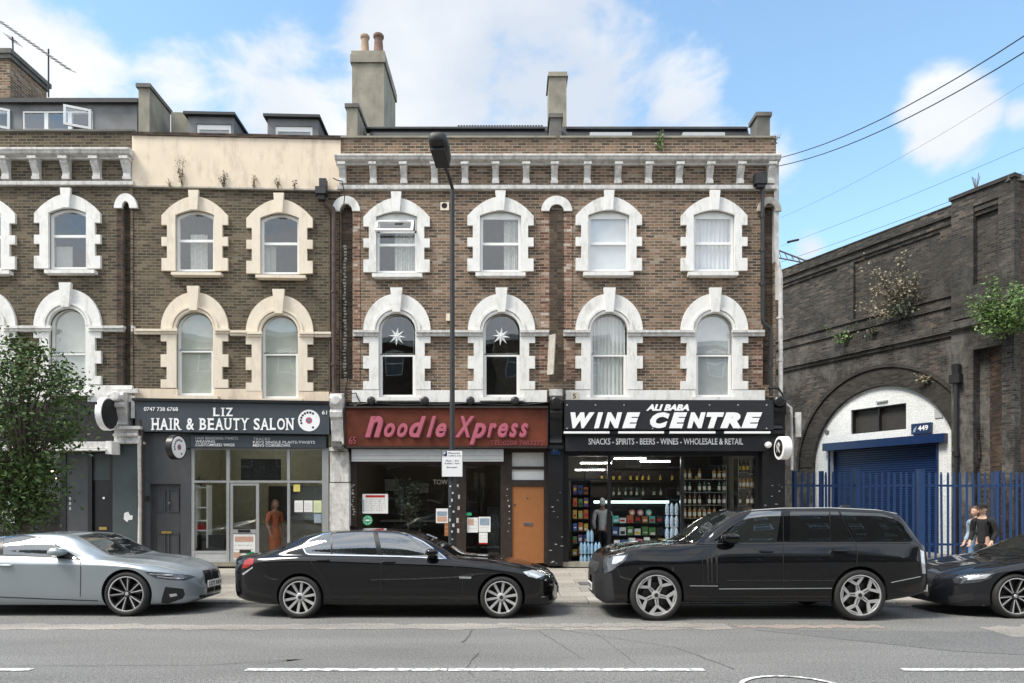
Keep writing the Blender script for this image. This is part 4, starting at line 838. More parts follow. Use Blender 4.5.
# ============================================================ shopfronts
def bars(H, pl, name, m, lst, y0, y1):
    s = MB()
    for b in lst: pl.box(s, *b, y0, y1)
    return s.build(name, m, H)
def glass(H, pl, a, b, c, d, y, name='shop_window', m='shopglass'):
    s = MB(); pl.box(s, a, b, c, d, y, y + .008); return s.build(name, m, H)
def console(H, pl, c, top, bot, w, m, name='console'):
    zt, zb = pl.p(c, top)[1], pl.p(c, bot)[1]; h = zt - zb; x = pl.s_(c); hw = w * K / 2
    prof = [(.1, zb), (-.12, zb), (-.16, zb + .06 * h), (-.13, zb + .14 * h), (-.17, zb + .3 * h), (-.20, zb + .36 * h), (-.22, zb + .5 * h), (-.30, zb + .55 * h), (-.32, zb + .64 * h), (-.26, zb + .70 * h), (-.33, zb + .76 * h), (-.36, zb + .88 * h), (-.30, zt - .03 * h), (-.1, zt), (.1, zt)]
    s = MB(); s.prism(prof, x - hw, x + hw, axis='x'); s.lathe([(.02, -.375), (.10, -.37), (.13, -.345), (.13, -.30)], (x, 0, zt - .15 * h), axis='y', n=16)
    s.box(x - hw - .03, x + hw + .03, -.25, .1, zb - .09, zb - .001); o = s.build(name, m, H); return o
# ---- noodle takeaway
bars(HN, PN, 'pilaster', 'white_old', [(330, 348.5, 452, 482, ), (329.5, 349, 483, 565)], -.10, .3)
s = MB(); PN.box(s, 330.5, 348, 482, 483, -.06, .25); s.build('pilaster_joint', 'render_dk', HN)
console(HN, PN, 339, 394, 448, 12, 'white_old')
s = MB()
for k in range(14): PN.box(s, 329 + random.uniform(0, 16), 333 + random.uniform(0, 16), 441 + k * .6, 443.5 + k * .6, -.30 - random.uniform(0, .05), -.1)
s.build('broken_capital', 'render_dk', HN)
bars(HN, PN, 'shopfront_frame', 'darkwood', [(349.5, 357, 448, 564), (357.01, 455, 461, 465), (357.01, 455, 547, 564), (455.01, 463.5, 462, 564), (463.51, 503, 461, 465), (463.51, 466, 465.1, 563), (500.5, 503, 465.1, 563), (466.01, 500.49, 556, 563), (503.01, 512, 448, 564), (544, 549, 448, 564), (512.01, 543.9, 448, 452.5), (512.01, 543.9, 466.5, 469.5), (512.01, 543.9, 480, 486)], .10, .24)
bars(HN, PN, 'transom_light', 'blind', [(512.01, 543.9, 452.6, 466.4)], .16, .18); bars(HN, PN, 'transom_light', 'paper', [(512.01, 543.9, 469.6, 479.9)], .16, .18)
glass(HN, PN, 357, 455, 465, 547, .16); glass(HN, PN, 466, 500.5, 465, 556, .17, 'door_glass')
s = MB()
for k in range(6): PN.box(s, 351.5, 503.5, 449 + k * 2.08, 450.95 + k * 2.08, -.13 + .008 * (k % 2), .095)
s.build('shutter_box', 'steelgrey', HN)
bars(HN, PN, 'shop_ceiling_void', 'black_matt', [(349, 549, 402, 448)], .05, .3)
dn = MB(); PN.box(dn, 512.1, 543.8, 486.3, 563, .13, .18); DO = dn.build('door', 'orange', HN); tag(DO, 'flat orange painted door with a white letterbox')
s = MB(); PN.box(s, 523.5, 532.5, 522.5, 525.3, .115, .129); s.build('letterbox', 'chrome', DO)
s = MB(); q = PN.p(527.5, 498); s.lathe([(.02, .118), (.02, .129)], (q[0], 0, q[1]), axis='y', n=10); q = PN.p(514.5, 504.5); s.lathe([(.025, .112), (.025, .129)], (q[0], 0, q[1]), axis='y', n=10); s.build('lock', 'chrome', DO)
# painted partition: restaurant back room things
SN = thing('shop_sign', 'dark red wooden fascia sign with pink slanted letters reading Noodle Xpress', 'sign', (PN.X0, 17.3, 0))
M['mahogany'] = mat('varnished_red_wood', (.125, .034, .019), .5, var=.3, scale=2.2, spec=.2)
s = MB()
PN.box(s, 345.5, 547, 408.2, 446.2, -.19, -.10)
s.build('board', 'mahogany', SN)
s = MB(); PN.box(s, 344.3, 548, 406, 408, -.26, -.10); PN.box(s, 344.3, 345.4, 408.1, 447.5, -.22, -.10); PN.box(s, 547.1, 548, 408.1, 447.5, -.22, -.10); PN.box(s, 344.3, 548, 446.4, 448, -.22, -.10); s.build('frame', 'darkwood', SN)
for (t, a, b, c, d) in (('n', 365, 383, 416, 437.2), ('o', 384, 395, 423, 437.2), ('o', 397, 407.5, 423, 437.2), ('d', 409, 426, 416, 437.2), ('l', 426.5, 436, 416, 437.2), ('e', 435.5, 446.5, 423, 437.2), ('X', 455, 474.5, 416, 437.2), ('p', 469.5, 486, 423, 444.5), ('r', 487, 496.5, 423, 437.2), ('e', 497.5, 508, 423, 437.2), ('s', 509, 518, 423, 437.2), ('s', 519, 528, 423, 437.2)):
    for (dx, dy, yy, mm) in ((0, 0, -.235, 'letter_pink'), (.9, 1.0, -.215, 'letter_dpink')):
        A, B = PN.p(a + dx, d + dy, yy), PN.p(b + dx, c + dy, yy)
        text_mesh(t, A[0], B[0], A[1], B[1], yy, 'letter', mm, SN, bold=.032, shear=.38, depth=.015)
lettering(SN, PN, '65', 349, 356, 436.5, 444, -.2, 'letter_dpink', bold=.01)
lettering(SN, PN, 'TEL:0208 7883272', 490, 543.5, 440.5, 445.2, -.2, 'letter_dpink', bold=.0)
def poster(label, pl, a, b, c, d, y, m='paper', rows=5, name='poster', cat='poster', ink='letter_grey', extra=None, head=None):
    T = thing(name, label, cat, (pl.X0, pl.Y0, 0), pl.a); s = MB(); pl.box(s, a, b, c, d, y - .004, y); s.build('sheet', m, T)
    s = MB()
    if head: pl.box(s, a + (b - a) * .12, b - (b - a) * .12, c + (d - c) * .06, c + (d - c) * .18, y - .0065, y - .0045, 0)
    for r_ in range(rows):
        yy = c + (d - c) * (.26 + .66 * r_ / max(rows, 1)); xx = a + (b - a) * .1
        while xx < b - (b - a) * .15:
            w_ = random.uniform(.06, .2) * (b - a); pl.box(s, xx, min(xx + w_, b - (b - a) * .1), yy, yy + (d - c) * .035, y - .0065, y - .0045, 1); xx += w_ + (b - a) * .05
    if extra:
        for (u0, u1, v0, v1, mi) in extra: pl.box(s, a + (b - a) * u0, a + (b - a) * u1, c + (d - c) * v0, c + (d - c) * v1, y - .0085, y - .0066, mi)
    if s.f: s.build('print', [M['red'], M[ink], M['denim'], M['orange'], M['green'], M['skin'], M['hair_dk']], T)
    return T
gy = .155
poster('wide white menu sheet with red heading in the noodle window', PN, 362.5, 388, 494, 513.5, gy, rows=6, head=True, extra=[(.02, .06, .3, .9, 2), (.33, .345, .25, .95, 1), (.66, .675, .25, .95, 1)])
poster('colourful leaflet low in the noodle window beside the dark post', PN, 436, 448, 508.5, 523, gy, extra=[(.1, .9, .2, .5, 2), (.1, .9, .55, .9, 5)], rows=2)
poster('orange poster at the bottom right of the noodle window', PN, 444.5, 450.5, 523.5, 536, gy, 'orange', rows=2)
poster('pale pink leaflet on the noodle shop door, left of the pair', PN, 467, 478, 517.5, 532.5, gy, extra=[(.1, .6, .1, .5, 5)], rows=3)
poster('blue and white leaflet on the noodle shop door, right of the pair', PN, 478.6, 490.5, 516.8, 532, gy + .001, extra=[(.1, .9, .1, .55, 2)], rows=3)
poster('small white and red notice hanging lowest on the noodle shop door', PN, 479, 487.5, 532.6, 544, gy, rows=3, extra=[(0, 1, .88, 1, 0)])
poster('tiny green sticker on the noodle shop door', PN, 465, 471.5, 512.7, 515.6, gy - .03, 'green', rows=0, name='sticker', cat='sticker')
q = PN.p(366.3, 520.5); s = MB(); s.lathe([(.13, gy - .004), (.13, gy)], (q[0], 0, q[1]), axis='y', n=24, smooth=False); T = thing('sticker', 'round green hygiene sticker in the corner of the noodle window', 'sticker', (PN.X0, 17.3, 0)); s.build('disc', 'green', T)
s = MB()
for k in range(10):
    a = k * .628; s.box(q[0] + .09 * math.cos(a) - .012, q[0] + .09 * math.cos(a) + .012, gy - .006, gy - .0045, q[1] + .09 * math.sin(a) - .012, q[1] + .09 * math.sin(a) + .012)
s.box(q[0] - .05, q[0] + .05, gy - .006, gy - .0045, q[1] - .02, q[1] + .02); s.build('print', 'letter_white', T)
for o_ in bpy.data.objects:
    if o_.name.startswith('shop_room'):
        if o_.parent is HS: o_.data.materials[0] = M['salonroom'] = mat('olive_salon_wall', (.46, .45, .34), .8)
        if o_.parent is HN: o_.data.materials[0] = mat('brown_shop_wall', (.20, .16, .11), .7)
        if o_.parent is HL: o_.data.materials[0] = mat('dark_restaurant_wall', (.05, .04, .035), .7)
# stickers up the door jambs
s = MB()
for k in range(13): x = 353 + random.uniform(-1.5, 1.5); y = 484 + k * 2.5 + random.uniform(-.6, .6); PN.box(s, x - random.uniform(.5, 1.4), x + random.uniform(.5, 1.4), y, y + random.uniform(.8, 2), .092, .099)
for k in range(8): x = 508 + random.uniform(-1.5, 1.5); y = 488 + k * 6 + random.uniform(-2, 2); PN.box(s, x - random.uniform(.3, .8), x + random.uniform(.3, .8), y, y + random.uniform(.7, 2), .092, .099)
for k in range(5): x = 458 + random.uniform(-1, 1); y = 484 + k * 11 + random.uniform(-1, 1); PN.box(s, x - random.uniform(.6, 1.4), x + random.uniform(.6, 1.6), y, y + random.uniform(2, 5), .092, .099)
s.build('sticker_scraps', 'stone_line', HN)
lettering(HN, PN, 'TOWN', 433, 452, 479.5, 484.5, .15, 'render', bold=0)
# inside the noodle shop
def shopbox(name, label, cat, pl, a, b, c, d, y0, y1, m, group=None):
    s = MB(); A, B = pl.p(a, d, y0), pl.p(b, c, y0); s.box(A[0], B[0], y0, y1, A[1], B[1]); o = s.build(name, m); o.location = (pl.X0, pl.Y0, 0); o.rotation_euler = (0, 0, pl.a); return tag(o, label, cat, group)
T = thing('takeaway_counter', 'dark serving counter inside the noodle shop', 'counter', (PN.X0, 17.3, 0)); s = MB(); s.box(.5, 4.0, 3.0, 3.5, .065, 1.1); s.build('front', 'darkwood', T); s = MB(); s.box(.45, 4.05, 2.9, 3.6, 1.1, 1.15); s.build('top', 'steelgrey', T)
T = thing('drinks_fridge', 'black drinks fridge behind the noodle shop door', 'fridge', (PN.X0, 17.3, 0)); s = MB(); A = PN.p(487, 560, .5); B = PN.p(501, 507, .5); s.box(A[0], B[0], .5, 1.1, .065, B[1]); s.build('cabinet', 'black', T); s = MB(); s.box(A[0] + .04, B[0] - .04, .49, .499, .25, B[1] - .2); s.build('glass_door', 'lens_dk', T)
for (a, b, c, d, l) in ((372, 400, 478, 492, 'wide framed picture on the noodle shop wall'), (418, 430, 482, 494, 'small framed picture on the noodle shop wall')):
    T = thing('framed_picture', l, 'picture', (PN.X0, 17.3, 0)); s = MB(); PN.box(s, a, b, c, d, 4.8, 4.88); s.build('frame', 'darkwood', T); s = MB(); PN.box(s, a + 1, b - 1, c + 1, d - 1, 4.79, 4.799); s.build('print', 'blind', T)
# potted olive tree behind the glass
q = PN.p(408, 525, .7); T = thing('potted_olive_tree', 'grey green olive tree standing inside the noodle shop window', 'tree', (PN.X0 + q[0], 18.0, .06))
s = MB(); s.lathe([(.14, 0), (.17, .30), (.19, .34), (.17, .34), (.12, .3)], n=16); s.build('pot', 'terracotta', T)
s = MB(); s.tube([(0, 0, .3), (.02, 0, .8), (-.01, 0, 1.2)], [.03, .025, .018], 7)
lf = MB()
for k in range(26):
    a = random.uniform(0, 6.28); e = Vector((math.cos(a) * random.uniform(.1, .42), math.sin(a) * .3, random.uniform(1.0, 2.15))); s.tube([(0, 0, 1.0 + random.uniform(-.1, .3)), e], [.01, .004], 4)
    for j in range(34): leafcard(lf, e + Vector([random.gauss(0, .09) for _ in range(3)]), random.uniform(.06, .1))
s.build('trunk', 'bark', T, fix=False); lf.build('foliage', 'leaf_olive', T, fix=False)
# flood lamps and cables on the ledge above the noodle sign
for i, px in enumerate((371.5, 425, 470.5, 515)):
    q = PN.p(px, 404, -.2); T = thing('sign_lamp', ('small black floodlight above the letter N of the noodle sign', 'small black floodlight above the red sign just left of the lamp post', 'small black floodlight above the red sign just right of the lamp post', 'rightmost small floodlight above the noodle sign')[i], 'lamp', (PN.X0 + q[0], 17.3 - .22, q[1]))
    s = MB(); s.lathe([(.05, -.1), (.10, -.06), (.11, 0), (.085, .03)], (0, 0, .08), axis='y', n=12); s.build('head', 'iron', T); s = MB(); s.tube([(0, 0, .08), (0, .1, .12), (0, .13, -.02)], .015, 5); s.build('bracket', 'iron', T)
def cable(H, pl, pts, r=.012, y=-.1, m='iron', name='cable'):
    P_ = []
    for i in range(len(pts) - 1):
        for j in range(8):
            t = j / 8; P_.append((pts[i][0] + (pts[i + 1][0] - pts[i][0]) * t, pts[i][1] + (pts[i + 1][1] - pts[i][1]) * t + math.sin(math.pi * t) * .8))
    P_.append(pts[-1]); s = MB(); s.tube([(pl.p(a, b, y)[0], y, pl.p(a, b, y)[1]) for a, b in P_], r, 5); return s.build(name, m, H)
cable(HN, PN, [(343, 404), (371, 403), (425, 404.2), (470, 402.6), (515, 404.5), (548, 402)], .014, -.12)
cable(HN, PN, [(341, 400), (347, 392), (356, 393), (360, 402), (352, 407)], .014, -.12)
cable(HN, PN, [(350, 276), (346, 290), (350, 315), (347, 345), (349, 372), (344, 398)], .012, -.03)
cable(HN, PN, [(333, 178), (342, 181), (345, 194), (343, 210)], .014, -.16)
# ---- salon
SS = thing('shop_sign', 'slate grey fascia sign with white letters reading LIZ HAIR & BEAUTY SALON', 'sign', (PSl.X0, PSl.Y0, 0), AS)
s = MB(); s.prism([PSl.p(139.5, 432), PSl.p(331, 435), PSl.p(331, 405.2), PSl.p(139.5, 402)], -.20, -.05); s.build('board', 'slate_paint', SS)
s = MB(); s.prism([PSl.p(137, 402), PSl.p(332, 405.2), PSl.p(332, 402.5), PSl.p(137, 399.4)], -.26, -.05); s.build('top_ledge', 'black', SS)
def serif_text(parent, pl, body, px0, px1, pt, pb, y, m='letter_white'):
    """slab-serif capitals: each letter from the built-in face with feet added at its stems"""
    wd = {'H': 1.0, 'A': 1.0, 'I': .45, 'R': .98, '&': 1.0, 'B': .92, 'E': .86, 'U': .98, 'T': .92, 'Y': .96, 'S': .78, 'L': .84, 'O': 1.0, 'N': 1.02, 'Z': .86, ' ': .42}
    feet = {'H': [(.16, 0), (.84, 0), (.16, 1), (.84, 1)], 'A': [(.1, 0), (.9, 0)], 'I': [(.5, 0), (.5, 1)], 'R': [(.2, 0), (.86, 0)], 'B': [(.14, 0), (.14, 1)], 'E': [(.14, 0), (.14, 1)], 'U': [(.16, 1), (.84, 1)], 'T': [(.5, 0)], 'Y': [(.5, 0), (.12, 1), (.88, 1)], 'L': [(.2, 0), (.2, 1)], 'N': [(.14, 0), (.14, 1), (.86, 1)]}
    tot = sum(wd[c] + .12 for c in body) - .12; sc = (px1 - px0) / tot; x = px0; s = MB()
    for c in body:
        w_ = wd[c] * sc
        if c != ' ':
            ins = .0 if c in 'AOSZ&' else .06 * w_
            A, B = pl.p(x + ins, pb, y), pl.p(x + w_ - ins, pt, y)
            if c == 'I': A = (A[0] + (B[0] - A[0]) * .26, A[1]); B = (B[0] - (B[0] - A[0]) * .30, B[1])
            text_mesh(c, A[0], B[0], A[1], B[1], y, 'letter', m, parent, bold=.022)
            A0, B0 = pl.p(x, pb, y), pl.p(x + w_, pt, y); W_ = B0[0] - A0[0]; hh = B0[1] - A0[1]; fw = W_ * (.15 if c != 'I' else .42) + .008
            for (u, v) in feet.get(c, []):
                cx_ = A0[0] + u * W_; z_ = A0[1] if v == 0 else B0[1] - hh * .085; s.box(cx_ - fw, cx_ + fw, y - .0095, y + .004, z_, z_ + hh * .085)
        x += (wd[c] + .12) * sc
    s.build('serifs', m, parent)
serif_text(SS, PSl, 'LIZ', 213, 233, 407.8, 416.2, -.205)
serif_text(SS, PSl, 'HAIR & BEAUTY SALON', 151.5, 294, 418.2, 430, -.205)
lettering(SS, PSl, '0747 738 6768', 144, 178, 407.2, 411, -.205, bold=.01)
lettering(SS, PSl, '61', 322, 327, 410.5, 414.5, -.205, bold=.01)
def ringlogo(parent, x, z, y, r, ax='y', sg=-1):
    def put(prof, m, name):
        s = MB(); s.lathe(prof, (x, 0, z) if ax == 'y' else (0, x, z), axis=ax, n=32, smooth=False); return s.build(name, m, parent)
    put([(r, y), (r, y + sg * .006)], 'letter_white', 'logo_disc'); put([(r * .30, y + sg * .007), (r * .30, y + sg * .009)], 'letter_pink', 'logo_centre')
    put([(r * .14, y + sg * .0095), (r * .14, y + sg * .012)], 'jean', 'logo_dot')
    s = MB()
    for k in range(14):
        if k in (8, 9, 10, 11, 12): continue
        a = R(200 - k * 20 if k < 8 else 200 - k * 20); ca, sa = math.cos(a), math.sin(a); cx_, cz_ = x + ca * r * .74, z + sa * r * .74; h = r * .09
        if ax == 'y': s.box(cx_ - h, cx_ + h, y + sg * .0065, y + sg * .009, cz_ - h, cz_ + h)
        else: s.box(y + sg * .0065, y + sg * .009, cx_ - h, cx_ + h, cz_ - h, cz_ + h)
    s.build('logo_letters', 'black', parent)
q = PSl.p(309, 420.5, -.2); ringlogo(SS, q[0], q[1], -.2005, .27)
s = MB(); PSl.box(s, 191, 326, 435.3, 447.8, -.09, .0); s.build('lower_board', 'slate_paint', SS)
for (t, a, b, y0_, y1_) in (('HAIR BRAIDING-TWISTS', 195.5, 238, 437, 439.6), ('WEAVING', 195.5, 215, 440.2, 442.8), ('CUSTOMISED WIGS', 195.5, 234.5, 443.5, 446.2), ('TRACKS', 253, 270, 437.6, 440.2), ('KID\'S SINGLE PLAITS-TWISTS', 253, 315, 440.9, 443.5), ('MEN\'S CORNROWS', 253, 290, 444, 446.7)):
    lettering(SS, PSl, t, a, b, y0_, y1_, -.092, m='letter_white' if y0_ > 440 else 'letter_grey', bold=.01, depth=.003)
bars(HS, PSl, 'shop_wall', 'grey_paint', [(140, 190.5, 433, 484), (140, 150, 484.01, 563), (180.5, 190.5, 484.01, 563), (190.6, 326, 433.5, 448)], .0, .3)
bars(HS, PSl, 'fascia_backing', 'black_matt', [(133.5, 338, 404, 433)], .0, .3)
dn = MB(); PSl.box(dn, 150.1, 180.4, 484.2, 563, .10, .16)
for (a, b, c, d) in ((153, 163.8, 489, 512), (166.5, 177.5, 489, 512), (153, 163.8, 533, 557), (166.5, 177.5, 533, 557)):
    dn.prism([PSl.p(a, d), PSl.p(b, d), PSl.p(b, c), PSl.p(a, c)], .075, .0995, holes=[[PSl.p(a + 1.2, d - 1.2), PSl.p(b - 1.2, d - 1.2), PSl.p(b - 1.2, c + 1.2), PSl.p(a + 1.2, c + 1.2)]])
D_ = dn.build('door', 'grey_paint', HS); s = MB(); PSl.box(s, 161.5, 171.5, 531.2, 533.5, .06, .074); s.build('letterbox', 'brass', D_)
s = MB(); q = PSl.p(168, 503); s.lathe([(.03, .06), (.03, .074)], (q[0], 0, q[1]), axis='y', n=10); s.build('lock', 'chrome', D_)
s = MB(); PSl.box(s, 145, 148, 496, 501, -.05, -.001); s.build('intercom', 'iron', HS)
bars(HS, PSl, 'shopfront_frame', 'alu', [(190.7, 194.3, 448.2, 562), (322, 328.5, 448.2, 562), (194.31, 321.99, 448.2, 450), (194.31, 321.99, 480.5, 482.8), (226.3, 229.6, 450.01, 480.49), (287, 289.8, 450.01, 480.49), (226.3, 229.3, 482.81, 562), (287.2, 289.8, 482.81, 562), (194.31, 226.29, 551, 553.3), (289.81, 321.99, 551, 553.3)], .02, .10)
bars(HS, PSl, 'stall_riser', 'steelgrey', [(194.31, 226.29, 553.4, 563), (289.81, 321.99, 553.4, 563)], .03, .12)
bars(HS, PSl, 'door_step', 'render', [(190, 327, 562.2, 566)], -.02, .3)
s = MB(); pl = PSl; s.prism([pl.p(229.8, 562), pl.p(258.5, 562), pl.p(258.5, 483.2), pl.p(229.8, 483.2)], .03, .08, holes=[[pl.p(232.4, 529.5), pl.p(255.6, 529.5), pl.p(255.6, 485.6), pl.p(232.4, 485.6)], [pl.p(232.4, 559.5), pl.p(255.6, 559.5), pl.p(255.6, 533.5), pl.p(232.4, 533.5)]])
D_ = s.build('door', 'alu', HS); tag(D_, 'aluminium framed glass door with a poster in its lower half'); glass(D_, PSl, 232.4, 255.6, 485.6, 559.5, .05, 'pane')
s = MB(); PSl.box(s, 238, 250, 529.8, 532.4, .015, .029); s.build('letterbox', 'black', D_)
for (a, b, c, d) in ((194.3, 226.3, 450, 480.5), (229.6, 287, 450, 480.5), (289.8, 322, 450, 480.5), (194.3, 226.3, 482.8, 551), (289.8, 322, 482.8, 551)): glass(HS, PSl, a, b, c, d, .055)
poster('salon door poster with rounded hairstyle pictures', PSl, 232.6, 255.4, 534, 559.3, .045, rows=4, extra=[(.05, .35, .72, .95, 5), (.3, .8, .62, .75, 6), (.6, .95, .7, .95, 4), (.1, .9, .1, .3, 5)])
for (a, b, c, d, m_, l) in ((293.5, 300, 484.5, 491.5, 'paper_y', 'yellow square notice at the top of the right salon window'), (294.5, 303, 500.5, 512, 'paper', 'white notice in the right salon window, left of its row'), (304, 312.5, 500.5, 512, 'paper', 'white notice in the right salon window, middle of its row'), (313.5, 321.5, 500.5, 512.5, 'paper_lg', 'pale green notice in the right salon window beside the frame'), (314, 321.5, 514, 523, 'denim', 'small pale blue notice under the pale green one in the salon window')):
    poster(l, PSl, a, b, c, d, .05, m_, rows=5, name='notice', cat='notice')
# salon interior
T = thing('air_conditioner', 'black wall screen hanging inside the salon above the door', 'screen', (PSl.X0, PSl.Y0, 0), AS); s = MB(); PSl.box(s, 241, 280, 459, 480, 1.0, 1.08); s.build('casing', 'black', T); s = MB(); PSl.box(s, 242, 279, 460, 479, .992, .999); s.build('panel', 'lens_dk', T)
T = thing('sofa', 'black leather salon sofa behind the left window', 'sofa', (PSl.X0, PSl.Y0, 0), AS); s = MB(); A = PSl.p(197, 548, .5); B = PSl.p(226, 530, .5); s.box(A[0], B[0], .5, 1.1, .1, .45); s.build('seat', 'black', T); s = MB(); s.box(A[0], B[0], .35, .5, .1, .85); s.build('backrest', 'black', T)
T = thing('shelf_unit', 'white display shelves in the left salon window', 'shelf', (PSl.X0, PSl.Y0, 0), AS); s = MB()
for y_ in (487, 507, 520, 530): PSl.box(s, 195.5, 207, y_, y_ + 1.2, .3, .6)
s.build('shelf', 'upvc', T); s = MB(); PSl.box(s, 195, 196, 485, 548, .3, .6); PSl.box(s, 206.5, 207.4, 485, 548, .3, .6); s.build('upright', 'upvc', T)
for k in range(5):
    q = PSl.p(198 + k * 2.1, 529.8, .42); s = MB(); s.lathe([(.028, 0), (.028, .10), (.012, .14), (.012, .17)], (0, 0, 0), n=10); o = s.build('bottle', 'red'); v = Vector((PSl.X0, PSl.Y0, 0)) + Matrix.Rotation(AS, 3, 'Z') @ Vector((q[0], .42, q[1])); o.location = v; tag(o, 'small red bottle on the white salon window shelves', 'bottle', 'red bottles on the salon shelf')
q = PSl.p(201, 486, .45); v = Vector((PSl.X0, PSl.Y0, 0)) + Matrix.Rotation(AS, 3, 'Z') @ Vector((q[0], .45, q[1])); sprig('pot_plant', 'dark leafy plant on top of the white shelves in the salon window', tuple(v), .28, 12, 'leaf', .22, .08, 'plant')
T = thing('mirror_counter', 'salon mirror and counter on the back wall', 'counter', (PSl.X0, PSl.Y0, 0), AS); s = MB(); s.box(1.6, 4.5, 4.4, 4.9, .065, .95); s.build('cabinet', 'blind', T); s = MB(); s.box(1.8, 4.2, 4.93, 4.96, 1.1, 2.2); s.build('mirror', 'chrome', T)
def ceil_lamp(label, X, Y, Z, rz=0, L_=1.2, e=6, group=None, c=(1, .97, .9)):
    T = thing('ceiling_light', label, 'light', (X, Y, Z), rz, group); s = MB(); s.box(-L_ / 2, L_ / 2, -.03, .03, -.03, 0); s.build('housing', 'steelgrey', T)
    m = M.get('tube%d' % e) or mat('lit_tube_%d' % e, c, .5, emit=e, var=0); M['tube%d' % e] = m
    s = MB(); s.lathe([(.011, -L_ / 2 + .03), (.011, L_ / 2 - .03)], (0, 0, -.06), axis='x', n=8); s.build('tube', m, T); return T
ceil_lamp('lit tube on the salon ceiling nearer the door', -6.2, 18.6, 3.85, 0, 1.5, 22); ceil_lamp('lit tube deep inside the salon', -7.4, 20.4, 3.85, 0, 1.5, 22)
ceil_lamp('dim ceiling light inside the noodle shop', -2.2, 19.5, 3.9, 0, .9, 18)
# round projecting sign
def round_sign(label, X, Y, Z, r, th, rot, rim, face, logo=True, bracket=True):
    T = thing('projecting_sign', label, 'sign', (X, Y, Z), rot); s = MB(); s.lathe([(r - .03, -th / 2 + .002), (r, -th / 2), (r, th / 2), (r - .03, th / 2 - .002)], axis='x', n=36); s.build('casing', rim, T)
    s = MB(); s.lathe([(r - .035, -th / 2 - .006), (r - .035, th / 2 + .006)], axis='x', n=36, smooth=False); s.build('face', face, T)
    if logo: ringlogo(T, 0, 0, th / 2 + .0065, r - .06, 'x', 1)
    s = MB(); s.tube([(0, r - .02, 0), (0, r + .22, 0)], .02, 6); s.build('bracket', 'iron', T); return T
v = W(176, 447.3, 16.65); round_sign('round white salon sign with black casing projecting beside the grey door', v.x, v.y, v.z, .30, .15, R(-9), 'black', 'letter_white')
v = W(107, 414, 16.6); T = round_sign('big dark round sign with a white rim projecting in front of the white capital', v.x, v.y, v.z, .40, .14, R(2), 'letter_white', 'black', logo=False)
v = W(783, 448, 16.75); T = round_sign('round white sign with a black emblem projecting at the wine shop end', v.x, v.y, v.z, .285, .2, R(3), 'letter_white', 'letter_white', logo=False)
s = MB(); s.lathe([(.215, -.114), (.215, -.107)], axis='x', n=28, smooth=False); s.build('emblem', 'black', T); s = MB(); s.tube([(-.118, .08, -.10), (-.118, .03, -.02), (-.118, .06, .06), (-.118, -.02, .12), (-.118, -.06, .05), (-.118, -.02, -.04), (-.118, -.07, -.12)], [.012, .02, .026, .02, .026, .018, .01], 6); s.build('emblem_mark', 'letter_grey', T)
# ---- wine shop
SW = thing('shop_sign', 'black fascia sign with white letters reading ALI BABA WINE CENTRE', 'sign', (PWn.X0, 17.3, 0))
s = MB(); s.prism(PWn.poly([(563.5, 430.6), (769, 431), (769, 401.8), (563.5, 401.5)]), -.30, -.06); s.build('board', 'black_board', SW)
s = MB(); PWn.box(s, 565.5, 766, 434.5, 451, -.16, .0); s.build('lower_board', 'black_board', SW)
s = MB()
for a, b in ((564, 609.5), (618.5, 664), (670, 715.5), (725, 770.5)): PWn.box(s, a, b, 431.3, 433.4, -.34, -.26)
s.build('light_strip', 'letter_white', SW); s = MB(); PWn.box(s, 564, 770, 431.1, 434.4, -.25, -.05); s.build('strip_backing', 'black', SW)
lettering(SW, PWn, 'ALI BABA', 646, 689, 404.3, 410.8, -.305, bold=.055, shear=.3)
for (t, a, b) in (('W', 570.5, 594.5), ('I', 594, 603), ('N', 603.5, 622), ('E', 622, 640), ('C', 650, 669.5), ('E', 669, 687), ('N', 687, 705.5), ('T', 706, 724), ('R', 720, 741), ('E', 741, 762)):
    A, B = PWn.p(a, 428.2, -.305), PWn.p(b, 412.4, -.305); text_mesh(t, A[0], B[0], A[1], B[1], -.305, 'letter', 'letter_white', SW, bold=.075, shear=.28, depth=.02)
lettering(SW, PWn, 'SNACKS - SPIRITS - BEERS - WINES - WHOLESALE & RETAIL', 588.5, 743, 438.3, 444.6, -.165, bold=.012, depth=.004)
s = MB()
for k in range(8):
    for yy in (405, 428.5):
        q = PWn.p(567 + k * 28.5, yy, -.3); s.lathe([(.018, -.312), (.018, -.3005)], (q[0], 0, q[1]), axis='y', n=8)
s.build('screw', 'steelgrey', SW)
bars(HW, PWn, 'fascia_backing', 'black_matt', [(557.5, 785, 402.5, 451)], .0, .3)
bars(HW, PWn, 'pilaster', 'black', [(548.2, 563, 447, 566), (762.5, 785, 432, 566)], -.10, .3)
console(HW, PWn, 555.5, 396, 446, 12, 'black'); console(HW, PWn, 774.5, 398, 431, 11, 'black')
s = MB(); PWn.box(s, 549.5, 562.5, 389, 396, -.12, -.079); s.build('console_head', 'white_old', HW)
s = MB()
for k in range(12): x = 549 + random.uniform(0, 13); y = 490 + random.uniform(0, 74); PWn.box(s, x, x + random.uniform(.4, 3.5), y, y + random.uniform(.3, .9), -.104, -.1005)
for k in range(7): x = 564 + random.uniform(198, 218); y = 470 + random.uniform(0, 40); PWn.box(s, x, x + random.uniform(.4, 3), y, y + random.uniform(.3, .9), -.104, -.1005)
s.build('paint_chips', 'steelgrey', HW)
T = thing('street_plaque', 'small square blue plaque on the black pilaster left of the wine shop', 'sign', (PWn.X0, 17.3, 0)); s = MB(); PWn.box(s, 551, 560, 445.5, 454.5, -.14, -.105); s.build('plate', 'blue', T); lettering(T, PWn, '67', 553, 558, 448, 451.5, -.141, 'denim', bold=.01, depth=.003)
